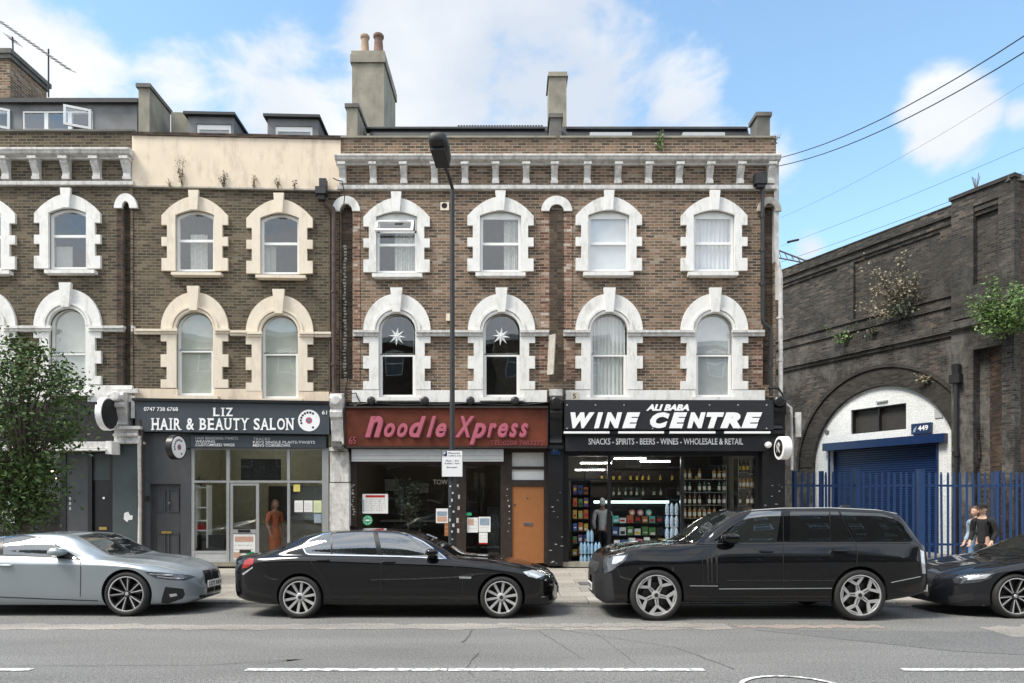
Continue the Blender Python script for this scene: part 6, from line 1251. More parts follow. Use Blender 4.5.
wire('catenary_wire', 'middle thin railway wire crossing the small cloud', [W(781, 246, 33), W(1060, 132, 21)], .006, 'wire', sag=.1)
T = thing('signal_gantry', 'bit of steel lattice gantry showing beside the end of the house', 'gantry', tuple(W(783, 262, 30))); s = MB()
s.tube([(-.3, 0, .55), (1.0, 0, .05)], .04, 5); s.tube([(-.3, 0, .2), (1.0, 0, -.05)], .035, 5)
for k in range(4): s.tube([(k * .28 - .2, 0, .5 - k * .108), (k * .28 - .06, 0, .14 - k * .05)], .02, 4)
s.build('lattice', 'lead', T); s = MB(); s.tube([(1.0, 0, .1), (1.0, 0, -4)], .05, 6); s.build('post', 'lead', T)
T = thing('line_insulator', 'tiny black insulator hanging on a railway wire against the small cloud', 'insulator', tuple(W(793, 241, 30))); s = MB(); s.tube([(-.25, 0, -.05), (.25, 0, .06)], .05, 6); s.build('body', 'iron', T)

# ============================================================ blue palisade fence and gate
FY = 19.5; fz = EYE + (HY - 472) * FY / F; gz = .03
def pale(mb, x, z1, w=.062):
    mb.prism([(-w / 2, gz + .06), (w / 2, gz + .06), (w / 2, z1 - .1), (w * .25, z1), (-w * .25, z1), (-w / 2, z1 - .1)], -.02, .0)
def palisade(name, label, cat, px0, px1, step, posts, group=None):
    x0, x1 = gx(px0, FY), gx(px1, FY); T = thing(name, label, cat, (x0, FY, 0)); s = MB()
    s.box(0, x1 - x0, .001, .05, fz - .42, fz - .36); s.box(0, x1 - x0, .001, .05, .45, .51); s.build('rail', 'blue', T)
    k = 0; x = step * .5; first = None
    while x < x1 - x0 - .02:
        if first is None: b = MB(); pale(b, 0, fz); first = b.build('pale', 'blue', T); first.location = (x, 0, 0)
        else: c = first.copy(); COL.objects.link(c); c.location = (x, random.uniform(-.004, .004), random.uniform(-.012, .008)); c.rotation_euler = (0, R(random.uniform(-.5, .5)), 0); c.parent = T
        x += step
    for px in posts:
        s = MB(); xx = gx(px, FY) - x0; s.box(xx - .05, xx + .05, .051, .16, -.1, fz + .03); s.build('post', 'blue', T)
    return T
palisade('palisade_fence', 'blue palisade fence section between the wine shop and the arch', 'fence', 792, 855, .178, [796, 823])
palisade('palisade_gate', 'blue palisade gate in front of the roller shutter', 'gate', 860, 916, .178, [])
palisade('palisade_fence', 'long blue palisade fence section running to the right edge behind the couple', 'fence', 926, 1130, .178, [1000, 1075])
for px, w_, lb in ((857.3, .13, 'left square blue gate post before the roller shutter'), (921, .17, 'right square blue gate post beside the white jamb')):
    s = MB(); s.box(-w_ / 2, w_ / 2, -.05, .1, -.05, fz + .06); s.box(-w_ / 2 - .015, w_ / 2 + .015, -.065, .115, fz + .06, fz + .09); o = s.build('gate_post', 'blue'); o.location = (gx(px, FY), FY, 0); tag(o, lb, 'post')
s = MB(); s.box(-1.0, .25, -.1, .1, -.1, .45); o = s.build('low_wall', 'brick'); o.location = (gx(789, 19.2), 19.2, 0); tag(o, 'stub of low brick wall between the wine shop and the blue fence', 'wall')

# ============================================================ street lamp with parking sign
LX, LY = gx(452.3, 12.5), 12.5
T = thing('street_lamp', 'tall black street lamp post standing in front of the red noodle sign', 'street lamp', (LX, LY, -.03))
s = MB(); zt = EYE + 312 * 12.5 / F; s.tube([(0, 0, 0), (0, 0, 2.15), (0, 0, 2.25), (0, 0, zt)], [.075, .075, .048, .040], 14); s.build('post', 'iron', T)
v1 = W(445, 165, 11.95) - Vector((LX, LY, 0)); s = MB(); s.tube([(0, 0, zt - .05), (0, 0, zt + .03), tuple(v1 * .5 + Vector((0, 0, zt * .5 + .05))), tuple(v1)], .032, 10); s.build('arm', 'iron', T)
h = MB(); d0 = v1; d1 = W(436.5, 133.5, 11.05) - Vector((LX, LY, 0)); ax = (d1 - d0).normalized(); side = Vector((1, 0, 0)) - ax * ax.x; side.normalize(); up = side.cross(ax) * -1
prof = [(0, .03, .03), (.05, .05, .05), (.12, .10, .09), (.3, .15, .12), (.62, .165, .13), (.85, .15, .11), (.93, .11, .07), (.95, .05, .03)]; L_ = (d1 - d0).length; vs = []; n = 16
for (t, a, b) in prof:
    c = d0 + ax * (t / .95 * L_)
    for k in range(n): th = 2 * math.pi * k / n; vs.append(c + side * a * math.copysign(abs(math.cos(th)) ** .7, math.cos(th)) + up * b * math.copysign(abs(math.sin(th)) ** .7, math.sin(th)))
h.add(vs, [(i * n + k, i * n + (k + 1) % n, (i + 1) * n + (k + 1) % n, (i + 1) * n + k) for i in range(len(prof) - 1) for k in range(n)] + [tuple(range(n))[::-1], tuple(range((len(prof) - 1) * n, len(prof) * n))], 0, True); hd_ = h.build('lamp_head', 'iron', T)
s = MB(); c = d0 + ax * L_ * .55; vs = [c + ax * a * L_ * .3 + side * b * .12 - up * (.128 if up.z > 0 else -.128) for a, b in ((-1, -1), (1, -1), (1, 1), (-1, 1))]; vs2 = [v - up * (.03 if up.z > 0 else -.03) for v in vs]; s.add(vs + vs2, [(0, 1, 2, 3), (7, 6, 5, 4), (0, 4, 5, 1), (1, 5, 6, 2), (2, 6, 7, 3), (3, 7, 4, 0)]); s.build('diffuser', 'plastic', hd_)
s = MB()
for k in range(9):
    a = random.uniform(-.8, .8); z = 1.05 + k * .12 + random.uniform(-.03, .03); s.box(math.sin(a) * .06 - random.uniform(.008, .022), math.sin(a) * .06 + random.uniform(.008, .022), -.082, -.074, z, z + random.uniform(.02, .06))
s.build('sticker_scraps', 'blind', T)
S_ = thing('parking_sign', 'white parking restriction sign with a blue P square on the lamp post', 'sign', (LX, LY - .09, EYE + (HY - 477) * 12.4 / F)); a, b = -.19, .20; hh = .49
s = MB(); s.box(a, b, -.006, .0, 0, hh); s.build('plate', 'letter_white', S_)
s = MB(); s.prism([(a, 0), (b, 0), (b, hh), (a, hh)], -.009, -.0065, holes=[[(a + .008, .008), (b - .008, .008), (b - .008, hh - .008), (a + .008, hh - .008)]]); s.build('border', 'iron', S_)
s = MB(); s.box(a + .02, a + .10, -.010, -.0065, hh - .11, hh - .02); s.build('symbol_square', 'navy', S_)
text_mesh('P', a + .04, a + .075, hh - .10, hh - .03, -.0105, 'symbol', 'letter_white', S_, bold=.02, depth=.002)
for i, (t, x0, x1, z) in enumerate((('Permit', a + .13, b - .05, hh - .07), ('holders only', a + .13, b - .03, hh - .12), ('Mon - Fri', a + .08, b - .08, hh - .21), ('8.30am - 6pm', a + .06, b - .06, hh - .26), ('Except', a + .1, b - .1, hh - .33))):
    text_mesh(t, x0, x1, z, z + .03, -.0065, 'lettering', 'iron', S_, depth=.002)
s = MB(); s.box(-.06, .06, .0, .03, .1, .13); s.box(-.06, .06, .0, .03, hh - .13, hh - .1); s.build('clamp', 'steelgrey', S_)

# ============================================================ street tree at the left
def tree(name, label, loc, H_, crown, nclump, perclump, leaf, m):
    T = thing(name, label, 'tree', loc); tr = MB(); lf = MB()
    tr.tube([(0, 0, -.05), (.02, .0, .5), (-.03, .02, 1.3), (.03, 0, 2.1), (0, 0, 3.2), (.1, 0, H_ * .86)], [.085, .065, .055, .05, .035, .01], 9)
    for k in range(nclump):
        for _ in range(30):
            u = Vector([random.uniform(-1, 1) for _ in range(3)])
            if .1 < u.length < 1: break
        u = u.normalized() * (u.length ** .55)
        c = crown(u); b0 = Vector((random.uniform(-.05, .05), 0, min(c.z - .15, random.uniform(1.3, H_ * .6)))); mid = b0.lerp(c, .55) + Vector((0, 0, .15))
        tr.tube([b0, mid, c], [.022, .013, .004], 5)
        sz = random.uniform(.12, .27)
        for j in range(int(perclump * sz / .25)):
            leafcard(lf, c + Vector((random.gauss(0, sz), random.gauss(0, sz), random.gauss(0, sz * .75))), leaf * random.uniform(.6, 1.25), up=1.3)
    tr.build('trunk', 'bark', T, fix=False); lf.build('crown', m, T, fix=False); return T
TY = 13.2
WZ = [(1.0, .45), (1.3, .55), (2.3, .75), (2.7, .95), (3.1, 1.2), (3.7, 1.4), (4.2, 1.0), (4.7, .62), (5.15, .12)]
def crown(u):
    z = 3.15 + u.z * 1.95
    w = WZ[0][1] * .9
    for (za, wa_), (zb_, wb2) in zip(WZ, WZ[1:]):
        if za <= z <= zb_: w = wa_ + (wb2 - wa_) * (z - za) / (zb_ - za)
    w *= .9
    h_ = math.hypot(u.x, u.y) or 1; q = math.hypot(u.x, u.y) / max(.2, math.sqrt(max(.05, 1 - u.z * u.z)))
    return Vector((u.x / h_ * min(q, 1) * w - .15, u.y / h_ * min(q, 1) * w * .7, z))
tree('street_tree', 'bushy dark green street tree at the left edge hiding the restaurant', (gx(26, TY), TY, -.02), 5.0, crown, 125, 120, .10, 'leaf')

# ============================================================ the other side of the street (seen only in reflections)
def opposite(x0, w, h, m, label, y=-6.0):
    T = thing('brick_house', label, 'house', (x0, y, 0), R(180)); s = MB(); hol = []
    n = 3
    for fl in range(4):
        for i in range(n):
            cx_ = w * (i + .5) / n; z = .9 + fl * 2.75; hol.append([(cx_ - .5, z), (cx_ + .5, z), (cx_ + .5, z + 1.55), (cx_ - .5, z + 1.55)])
    s.prism([(0, 0), (w, 0), (w, h), (0, h)], 0, .3, holes=hol); s.build('front_wall', m, T); s = MB(); s.box(0.01, w - .01, .9, 7, 0, h - .1); s.build('body', 'room', T)
    s = MB(); g2 = MB()
    for p in hol:
        (a, b), (c, d) = p[0], p[2]; s.prism([(a, b), (c, b), (c, d), (a, d)], .1, .2, holes=[[(a + .08, b + .08), (c - .08, b + .08), (c - .08, d - .8), (a + .08, d - .8)], [(a + .08, d - .7), (c - .08, d - .7), (c - .08, d - .08), (a + .08, d - .08)]]); g2.box(a, c, .16, .17, b, d)
    w_ = s.build('window', 'upvc', T); g2.build('pane', 'lens_dk', w_)
    s = MB(); s.box(-.0, w, -.2, .4, h, h + .25); s.build('parapet_coping', 'white', T); return T
x = 27.0
for k, (w, h, m) in enumerate(((7, 11.0, 'brick'), (6.5, 11.4, 'brick_olive'), (7.5, 10.9, 'brick_olive'), (7, 11.2, 'brick'), (7.2, 11.0, 'brick_rust'), (6.8, 11.4, 'brick_olive'), (7, 11.0, 'brick'))):
    opposite(x, w, h, m, 'brick house number %s along the far pavement behind the viewer, %s' % (('first', 'second', 'third', 'fourth', 'fifth', 'sixth', 'seventh')[k], ('brown', 'olive', 'white painted', 'brown with tall parapet', 'reddish', 'olive with tall parapet', 'brown at the end')[k])); x -= w + .02
# ============================================================ cars
def pchip(keys):
    xs = [k[0] for k in keys]; ys = [k[1] for k in keys]; n = len(xs); d = [(ys[i + 1] - ys[i]) / (xs[i + 1] - xs[i]) for i in range(n - 1)]
    m = [d[0]] + [0 if d[i - 1] * d[i] <= 0 else 2 * d[i - 1] * d[i] / (d[i - 1] + d[i]) for i in range(1, n - 1)] + [d[-1]]
    def f(x):
        if x <= xs[0]: return ys[0]
        if x >= xs[-1]: return ys[-1]
        for i in range(n - 1):
            if x <= xs[i + 1]: break
        h = xs[i + 1] - xs[i]; t = (x - xs[i]) / h
        return (2 * t ** 3 - 3 * t * t + 1) * ys[i] + (t ** 3 - 2 * t * t + t) * h * m[i] + (-2 * t ** 3 + 3 * t * t) * ys[i + 1] + (t ** 3 - t * t) * h * m[i + 1]
    return f
def chaikin(P, it=2):
    for _ in range(it):
        Q = [P[0]]
        for a, b in zip(P, P[1:]): Q += [(a[0] * .75 + b[0] * .25, a[1] * .75 + b[1] * .25), (a[0] * .25 + b[0] * .75, a[1] * .25 + b[1] * .75)]
        Q.append(P[-1]); P = Q
    return P
def ribbon(pts, w):
    pts = [Vector(p) for p in pts]; L_, R_ = [], []
    for i, p in enumerate(pts):
        d = (pts[min(i + 1, len(pts) - 1)] - pts[max(i - 1, 0)]).normalized(); n_ = Vector((-d.y, d.x)) * w * .5; L_.append(tuple(p + n_)); R_.append(tuple(p - n_))
    return L_, R_
class Car:
    def __init__(s, name, label, cat, Xf, dirn, Dn, hw, wb, keys, bodymat, wheel_r, arch_r, wheelstyle, tilt=-1.0, z=0.0, rimfrac=.78, bulge=.036):
        s.Xf, s.dir, s.Dn, s.hw, s.wb = Xf, dirn, Dn, hw, wb; s.ox = Xf - dirn * wb / 2; s.oy = Dn + hw
        s.T = thing(name, label, cat, (s.ox, s.oy, z - hw * math.sin(R(-tilt))), 0); s.T.rotation_euler = (R(tilt), 0, 0)
        f = {k: pchip(v) for k, v in keys.items()}; s.f = f
        a0, a1 = keys['zt'][0][0], keys['zt'][-1][0]; N = 110
        st = sorted(set([round(a0 + (a1 - a0) * (.5 - .5 * math.cos(math.pi * i / N)), 4) for i in range(N + 1)] + [round(a0 + (a1 - a0) * i / 70, 4) for i in range(71)]))
        secs = []
        for a in st:
            w, z0, zc, zs, zt, wr, si = [f[k](a) for k in ('w', 'z0', 'zc', 'zs', 'zt', 'wr', 'si')]
            gh = min(1, max(0, (zt - zs - .06) / .15)); zr = (zs + (zt - zs) * .72) * (1 - gh) + (zt - f['rd'](a)) * gh
            P = [(0, z0), (w * .80, z0), (w * .94, z0 + .02), (w * .975, z0 + .30 * (zc - z0)), (w * .99, zc - .25 * (zc - z0)), (w, zc - .012), (w, zc + .008), (w - si * .55, (zc + zs) / 2 + .015), (w - si, zs - .008), (w - si - .012 - .01 * gh, zs + .004), ((w - si - .02) * .5 + (wr + .01) * .5 + bulge * gh, (zs + zr) * .5), (wr + .01 * gh, zr - .01), (wr - .05, zr + .6 * (zt - zr)), (wr * .55, zt - .012), (0, zt)]
            secs.append((a, chaikin(P, 2)))
        n = len(secs[0][1]); ring = []; vs = []
        def addring(a, sec, k=1.0, off=0, zc_=0):
            x = s.Xf + s.dir * (a + off) - s.ox
            for (y, z) in sec: vs.append((x, -y * k, zc_ + (z - zc_) * k))
            for (y, z) in sec[-2:0:-1]: vs.append((x, y * k, zc_ + (z - zc_) * k))
        mids = lambda sec: (min(z for _, z in sec) + max(z for _, z in sec)) / 2
        for k_, o_ in ((.6, -.035), (.86, -.022)): addring(secs[0][0], secs[0][1], k_, o_, mids(secs[0][1]))
        for a, sec in secs: addring(a, sec)
        for k_, o_ in ((.86, .022), (.6, .035)): addring(secs[-1][0], secs[-1][1], k_, o_, mids(secs[-1][1]))
        m = 2 * n - 2; nr = len(vs) // m; fs = [(i * m + k, i * m + (k + 1) % m, (i + 1) * m + (k + 1) % m, (i + 1) * m + k) for i in range(nr - 1) for k in range(m)] + [tuple(range(m))[::-1], tuple(range((nr - 1) * m, nr * m))]
        me = bpy.data.meshes.new('body'); me.from_pydata(vs, [], fs); bm = bmesh.new(); bm.from_mesh(me); bmesh.ops.remove_doubles(bm, verts=bm.verts, dist=1e-5); bmesh.ops.recalc_face_normals(bm, faces=bm.faces); bm.to_mesh(me)
        s.bvh = BVHTree.FromBMesh(bm); bm.free()
        for p in me.polygons: p.use_smooth = True
        me.materials.append(M[bodymat]); me.materials.append(M['black_matt'])
        o = bpy.data.objects.new('body', me); COL.objects.link(o)
        cut = MB(); ax = (s.Xf - s.ox, s.Xf - s.dir * wb - s.ox)
        for x in ax:
            for sg in (-1, 1): cut.lathe([(arch_r, sg * (hw - .36)), (arch_r, sg * (hw + .2))], (x, 0, wheel_r + .005), axis='y', n=56, smooth=False)
        co = cut.build('cut', 'black_matt'); md = o.modifiers.new('b', 'BOOLEAN'); md.operation = 'DIFFERENCE'; md.object = co; md.solver = 'EXACT'; bpy.context.view_layer.update()
        me2 = bpy.data.meshes.new_from_object(o.evaluated_get(bpy.context.evaluated_depsgraph_get())); bpy.data.objects.remove(o); bpy.data.objects.remove(co)
        for p in me2.polygons:
            c = p.center; p.material_index = 0
            for x in ax:
                r_ = math.hypot(c.x - x, c.z - wheel_r - .005)
                if (r_ < arch_r + .004 and abs(c.y) < hw - .03 and (abs(p.normal.y) < .15 or abs(abs(c.y) - (hw - .36)) < .01)) and r_ < arch_r + .004: 
                    if abs(r_ - arch_r) < .02 and abs(p.normal.y) < .3 or abs(abs(c.y) - (hw - .36)) < .01: p.material_index = 1; p.use_smooth = False
        me2.set_sharp_from_angle(angle=R(38)); me2.name = 'body'; s.body = bpy.data.objects.new('body', me2); COL.objects.link(s.body); s.body.parent = s.T
        s.ax = ax; s.wr_ = wheel_r
        s.wheels(wheelstyle, wheel_r, rimfrac)
        s.org = Vector((0, 0, EYE)) - Vector((s.ox, s.oy, z))
    def hit(s, px, py):
        d = Vector(((px - CX) / F, 1, (HY - py) / F)).normalized(); r_ = s.bvh.ray_cast(s.org, d)
        if r_[0] is None: return None
        n_ = r_[1] if r_[1].dot(d) < 0 else -r_[1]; return r_[0], n_
    def _fine(s, polys, L=3.0, it=5):
        bm = bmesh.new()
        for loops in polys:
            lo = [loops] if isinstance(loops[0][0], (int, float)) else loops
            flat = [p for l in lo for p in l]; tr = tessellate_polygon([[Vector((p[0], p[1], 0)) for p in l] for l in lo]); vv = [bm.verts.new((p[0], p[1], 0)) for p in flat]
            for t in tr:
                try: bm.faces.new([vv[i] for i in t])
                except ValueError: pass
        for _ in range(it):
            es = [e for e in bm.edges if e.calc_length() > L]
            if not es: break
            bmesh.ops.subdivide_edges(bm, edges=es, cuts=1, use_grid_fill=False); bmesh.ops.triangulate(bm, faces=bm.faces)
        bmesh.ops.beautify_fill(bm, faces=bm.faces, edges=bm.edges); return bm
    def patch(s, name, polys, m, off=.004, parent=None, mirror=True, L=3.0, top=False):
        """thin piece laid on the body; polys traced as seen from the street (or in plan when top)"""
        if isinstance(polys[0][0], (int, float)): polys = [polys]
        bm = s._fine(polys, L if not top else .06); bm.verts.ensure_lookup_table(); P, ok = [], []
        for v in bm.verts:
            if top: r_ = s.bvh.ray_cast(Vector((v.co.x, v.co.y, 5)), Vector((0, 0, -1))); h = None if r_[0] is None else (r_[0], r_[1] if r_[1].z > 0 else -r_[1])
            else: h = s.hit(v.co.x, v.co.y)
            ok.append(h is not None); P.append(tuple(h[0] + h[1] * off) if h else (0, 0, 0))
        fs = [tuple(v.index for v in f_.verts) for f_ in bm.faces if all(ok[v.index] for v in f_.verts)]; bm.free()
        if not fs: return None
        o = MB().add(P, fs, 0, True).build(name, m, parent or s.T, fix=True, sharp=60)
        if mirror and not top: MB().add([(x, -y, z) for x, y, z in P], [f_[::-1] for f_ in fs], 0, True).build(name, m, parent or s.T, fix=True, sharp=60)
        return o
    def line(s, name, pts, w, m, off=.005, closed=False, parent=None, mirror=True):
        if closed: pts = pts + [pts[0]]
        den = []
        for a, b in zip(pts, pts[1:]):
            k = max(1, int(math.hypot(a[0] - b[0], a[1] - b[1]) / 2.5)); den += [(a[0] + (b[0] - a[0]) * i / k, a[1] + (b[1] - a[1]) * i / k) for i in range(k)]
        den.append(pts[-1]); L_, R_ = ribbon(den, w); P, fs = [], []
        for a, b in zip(L_, R_):
            ha, hb = s.hit(*a), s.hit(*b)
            if ha is None or hb is None: P += [None, None]; continue
            P += [tuple(ha[0] + ha[1] * off), tuple(hb[0] + hb[1] * off)]
        for i in range(len(L_) - 1):
            q = (2 * i, 2 * i + 2, 2 * i + 3, 2 * i + 1)
            if all(P[j] is not None for j in q) and (Vector(P[q[0]]) - Vector(P[q[1]])).length < .25: fs.append(q)
        P = [p or (0, 0, 0) for p in P]
        if not fs: return None
        o = MB().add(P, fs, 0, True).build(name, m, parent or s.T, fix=True, sharp=60)
        if mirror: MB().add([(x, -y, z) for x, y, z in P], [f_[::-1] for f_ in fs], 0, True).build(name, m, parent or s.T, fix=True, sharp=60)
        return o
    def handle(s, px, py, ln=.2, m='plastic', hh=.028):
        h = s.hit(px, py)
        for sg in (1, -1):
            c = h[0] + h[1] * .012; b = MB(); vs = []; n = 10; prof = [(-1, .3), (-.9, .8), (-.5, 1), (.5, 1), (.9, .8), (1, .3)]
            for t, k in prof:
                for j in range(n): th = 2 * math.pi * j / n; vs.append((c.x + t * ln / 2, sg * (c.y - .0 + math.cos(th) * .022 * k), c.z + math.sin(th) * hh / 2 * k))
            b.add(vs, [(i * n + j, i * n + (j + 1) % n, (i + 1) * n + (j + 1) % n, (i + 1) * n + j) for i in range(5) for j in range(n)] + [tuple(range(n)), tuple(range(5 * n, 6 * n))], 0, True); b.build('door_handle', m, s.T)
    def mirror_(s, px, py, m, w=.20, h=.145, out=.13, mb='plastic'):
        q = s.hit(px, py + 6)
        for sg in (1, -1):
            base = Vector((q[0].x, q[0].y, q[0].z)); zc = EYE + (HY - py) * (s.Dn - .02) / F; xc = (px - CX) / F * (s.Dn - .02) - s.ox
            c = Vector((xc, -s.hw - .06 + .04, zc)); b = MB(); vs = []; n = 14; prof = [(-1.0, .35), (-.85, .75), (-.4, .98), (.3, 1), (.8, .88), (1, .55)]
            for t, k in prof:
                for j in range(n):
                    th = 2 * math.pi * j / n; cx_, sz = math.cos(th), math.sin(th); vs.append((c.x + cx_ * w / 2 * k * (1 - .12 * s.dir * 0), sg * (c.y + t * out * .9), c.z + math.copysign(abs(sz) ** .8, sz) * h / 2 * k))
            b.add(vs, [(i * n + j, i * n + (j + 1) % n, (i + 1) * n + (j + 1) % n, (i + 1) * n + j) for i in range(5) for j in range(n)] + [tuple(range(n)), tuple(range(5 * n, 6 * n))], 0, True); mo = b.build('wing_mirror', m, s.T)
            b = MB(); b.tube([(c.x, sg * (c.y + .08), c.z - h * .3), (base.x, sg * (base.y + .01), base.z + .02)], .028, 8); b.build('mirror_arm', mb, mo)
    def wheels(s, style, r, rf):
        w_ = .225; T = MB(); rr = r * rf; T.lathe([(rr, -w_ / 2 + .012), (rr + .012, -w_ / 2 + .002), (r - .035, -w_ / 2), (r - .012, -w_ / 2 + .012), (r, -w_ / 2 + .035), (r, w_ / 2 - .035), (r - .02, w_ / 2 - .01), (rr, w_ / 2), (rr, -w_ / 2 + .012)], axis='y', n=56, caps=False)
        tyre = T.build('wheel', 'tyre', s.T); B = MB(); e = -w_ / 2 + .014
        B.lathe([(rr - .001, e + .1), (rr - .001, e), (rr - .014, e - .004), (rr - .022, e + .012), (rr - .03, e + .16), (.02, e + .17), (.02, e + .165), (rr - .03, e + .15)], axis='y', n=48, mi=1, caps=False)
        B.lathe([(rr - .0005, e - .001), (rr - .0005, e - .007), (rr - .014, e - .010), (rr - .019, e + .004)], axis='y', n=56, mi=0, caps=False)
        def spoke(a, r0, r1, w0, w1, y0, y1, a2=None, mi=0, th=.03):
            a2 = a if a2 is None else a2; p, q = Vector((math.cos(a) * r0, 0, math.sin(a) * r0)), Vector((math.cos(a2) * r1, 0, math.sin(a2) * r1)); d = (q - p).normalized(); n_ = Vector((-d.z, 0, d.x))
            P = [p + n_ * w0 / 2, p - n_ * w0 / 2, q - n_ * w1 / 2, q + n_ * w1 / 2]; ys = [y0, y0, y1, y1]
            vs = [(v.x, y, v.z) for v, y in zip(P, ys)] + [(v.x + (v2.x - v.x) * 0, y + th, v.z) for v, v2, y in zip(P, P, ys)]
            B.add(vs, [(0, 1, 2, 3), (7, 6, 5, 4), (0, 4, 5, 1), (1, 5, 6, 2), (2, 6, 7, 3), (3, 7, 4, 0)], mi)
        R1 = rr - .008; off = random.uniform(0, 1)
        if style == 'ten':
            for k in range(10): spoke(k * .6283 + .2, .04, R1, .030, .040, e + .028, e + .002)
            B.lathe([(.062, e + .06), (.062, e + .02), (.05, e + .012), (.01, e + .010)], axis='y', n=20)
            B.lathe([(.028, e + .010), (.026, e + .004)], axis='y', n=16, mi=1)
        elif style == 'star':
            for k in range(5):
                a = k * 1.2566 + .32
                spoke(a, .04, R1 * .56, .060, .042, e + .030, e + .016); spoke(a, R1 * .53, R1, .036, .05, e + .016, e + .002, a + .40); spoke(a, R1 * .53, R1, .036, .05, e + .016, e + .002, a - .40)
                spoke(a + .40, R1 * .97, R1 * .97, .02, .02, e + .002, e + .002, a - .40 , th=.02)
                spoke(a, .06, R1 * .5, .014, .008, e + .028, e + .014, mi=1)
            B.lathe([(.062, e + .07), (.062, e + .024), (.04, e + .016), (.01, e + .014)], axis='y', n=20); B.lathe([(.03, e + .014), (.028, e + .008)], axis='y', n=16, mi=1)
        else:
            for k in range(5):
                a = k * 1.2566 + .3
                for sg in (-1, 1):
                    spoke(a + sg * .12, .05, R1, .030, .052, e + .034, e + .008, a + sg * .27, mi=1); spoke(a + sg * .14, .055, R1, .012, .016, e + .031, e + .004, a + sg * .235)
            B.lathe([(.055, e + .07), (.055, e + .03), (.035, e + .022), (.01, e + .02)], axis='y', n=20, mi=1); B.lathe([(.026, e + .02), (.022, e + .014)], axis='y', n=16, mi=0)
        B.build('rim', ['rim', 'rim_dk'], tyre); D = MB(); D.lathe([(r * .50, .0), (r * .50, .02), (.05, .02), (.05, 0)], axis='y', n=32); D.build('brake_disc', 'rim_dk', tyre)
        first = True
        for x in s.ax:
            for sg in (-1, 1):
                o = tyre if first else dup(tyre, parent=s.T); first = False; o.location = (x, sg * (s.hw - .012 - w_ / 2), s.wr_); o.rotation_euler = (0, random.uniform(0, 1.2), 0 if sg < 0 else math.pi)
def mir(keys): return keys
# ---- black saloon, facing right
K5 = dict(
    zt=[(-4.10, .66), (-4.08, .80), (-4.06, .905), (-3.71, .930), (-3.44, 1.04), (-3.17, 1.16), (-2.88, 1.25), (-2.51, 1.295), (-2.06, 1.312), (-1.75, 1.302), (-1.40, 1.262), (-1.13, 1.165), (-.87, 1.03), (-.62, .892), (-.2, .862), (.33, .782), (.60, .715), (.74, .655), (.82, .56), (.84, .50)],
    zs=[(-4.10, .62), (-4.08, .74), (-4.04, .86), (-3.6, .905), (-3.0, .928), (-2, .915), (-.8, .875), (-.2, .815), (.3, .725), (.6, .635), (.78, .54), (.84, .45)],
    zc=[(-4.10, .55), (-4.0, .78), (-3.0, .845), (-1.7, .805), (-.6, .76), (.0, .70), (.5, .60), (.84, .42)],
    z0=[(-4.10, .36), (-4.0, .27), (-3.6, .20), (-3.1, .175), (-.4, .175), (.4, .17), (.72, .15), (.84, .20)],
    w=[(-4.10, .45), (-4.07, .56), (-4.0, .68), (-3.8, .82), (-3.4, .90), (-2.6, .93), (-.3, .93), (.3, .90), (.5, .85), (.65, .76), (.76, .62), (.82, .46), (.84, .38)],
    wr=[(-4.10, .45), (-3.8, .62), (-3.44, .66), (-2.9, .685), (-2, .70), (-1.3, .71), (-.85, .72), (-.5, .66), (.3, .58), (.84, .38)],
    si=[(-4.10, .03), (-3.5, .05), (-.4, .05), (.5, .05), (.84, .03)], rd=[(-4.1, .05), (.84, .05)])
c = Car('saloon_car', 'black four door saloon parked facing right between the silver coupe and the big black 4x4', 'car', -.159, 1, 10.05, .93, 2.977, K5, 'paint_black', .312, .352, 'ten')
win5 = [(302.2, 546.6), (305.5, 553.2), (309, 554.6), (400, 556.4), (446.5, 559), (436.5, 551.3), (423.2, 542), (406.6, 534), (396, 531.6), (380, 530.8), (362.8, 530.8), (336.2, 532), (323, 534.3), (309.7, 539.5)]
c.patch('side_window', win5, 'car_glass_light')
c.line('window_trim', win5, 1.15, 'chrome', .007, closed=True)
c.patch('door_pillar', [(372.5, 532), (377.5, 532), (382.5, 555.3), (377.5, 555.3)], 'black', .0065); c.patch('door_pillar', [(330.2, 533.4), (331.8, 533.3), (332.2, 554.5), (330.8, 554.5)], 'black', .0065)
c.line('panel_gap', [(380.5, 557), (381, 575), (380.5, 600)], .55, 'black_matt', .003); c.line('panel_gap', [(308, 555.5), (311.5, 563), (322, 577), (328, 590), (330, 601)], .55, 'black_matt', .003); c.line('panel_gap', [(444, 560), (454, 566), (462, 580), (463, 600)], .55, 'black_matt', .003)
c.line('sill_line', [(326, 600.5), (462, 600.8)], .8, 'plastic', .003)
c.handle(322.5, 560.4, .20, 'paint_black'); c.handle(388.5, 562, .20, 'paint_black')
c.mirror_(431.5, 552.8, 'paint_black', .19, .12)
c.patch('headlight', [(522.8, 572), (528.5, 576.6), (536.5, 578.4), (543.5, 576), (546.3, 573.2), (543, 571), (533, 569.8)], 'lens')
c.patch('fog_grille', [(540.5, 597.2), (548, 596), (549, 599), (541.5, 600)], 'plastic'); c.line('fog_trim', [(541, 596.8), (550, 595.6)], .6, 'chrome', .007)
c.patch('indicator_badge', [(458.8, 576.4), (471.5, 576.8), (470.8, 578.8), (459.3, 578.4)], 'chrome')
c.patch('tail_light', [(241.5, 568.5), (244.5, 560.5), (249.5, 558.3), (253.8, 558.8), (253, 563.5), (247, 567.5)], 'tail')
c.patch('tail_light_strip', [(242, 573.5), (252.5, 566.5), (252.6, 568), (243, 575)], 'lens')
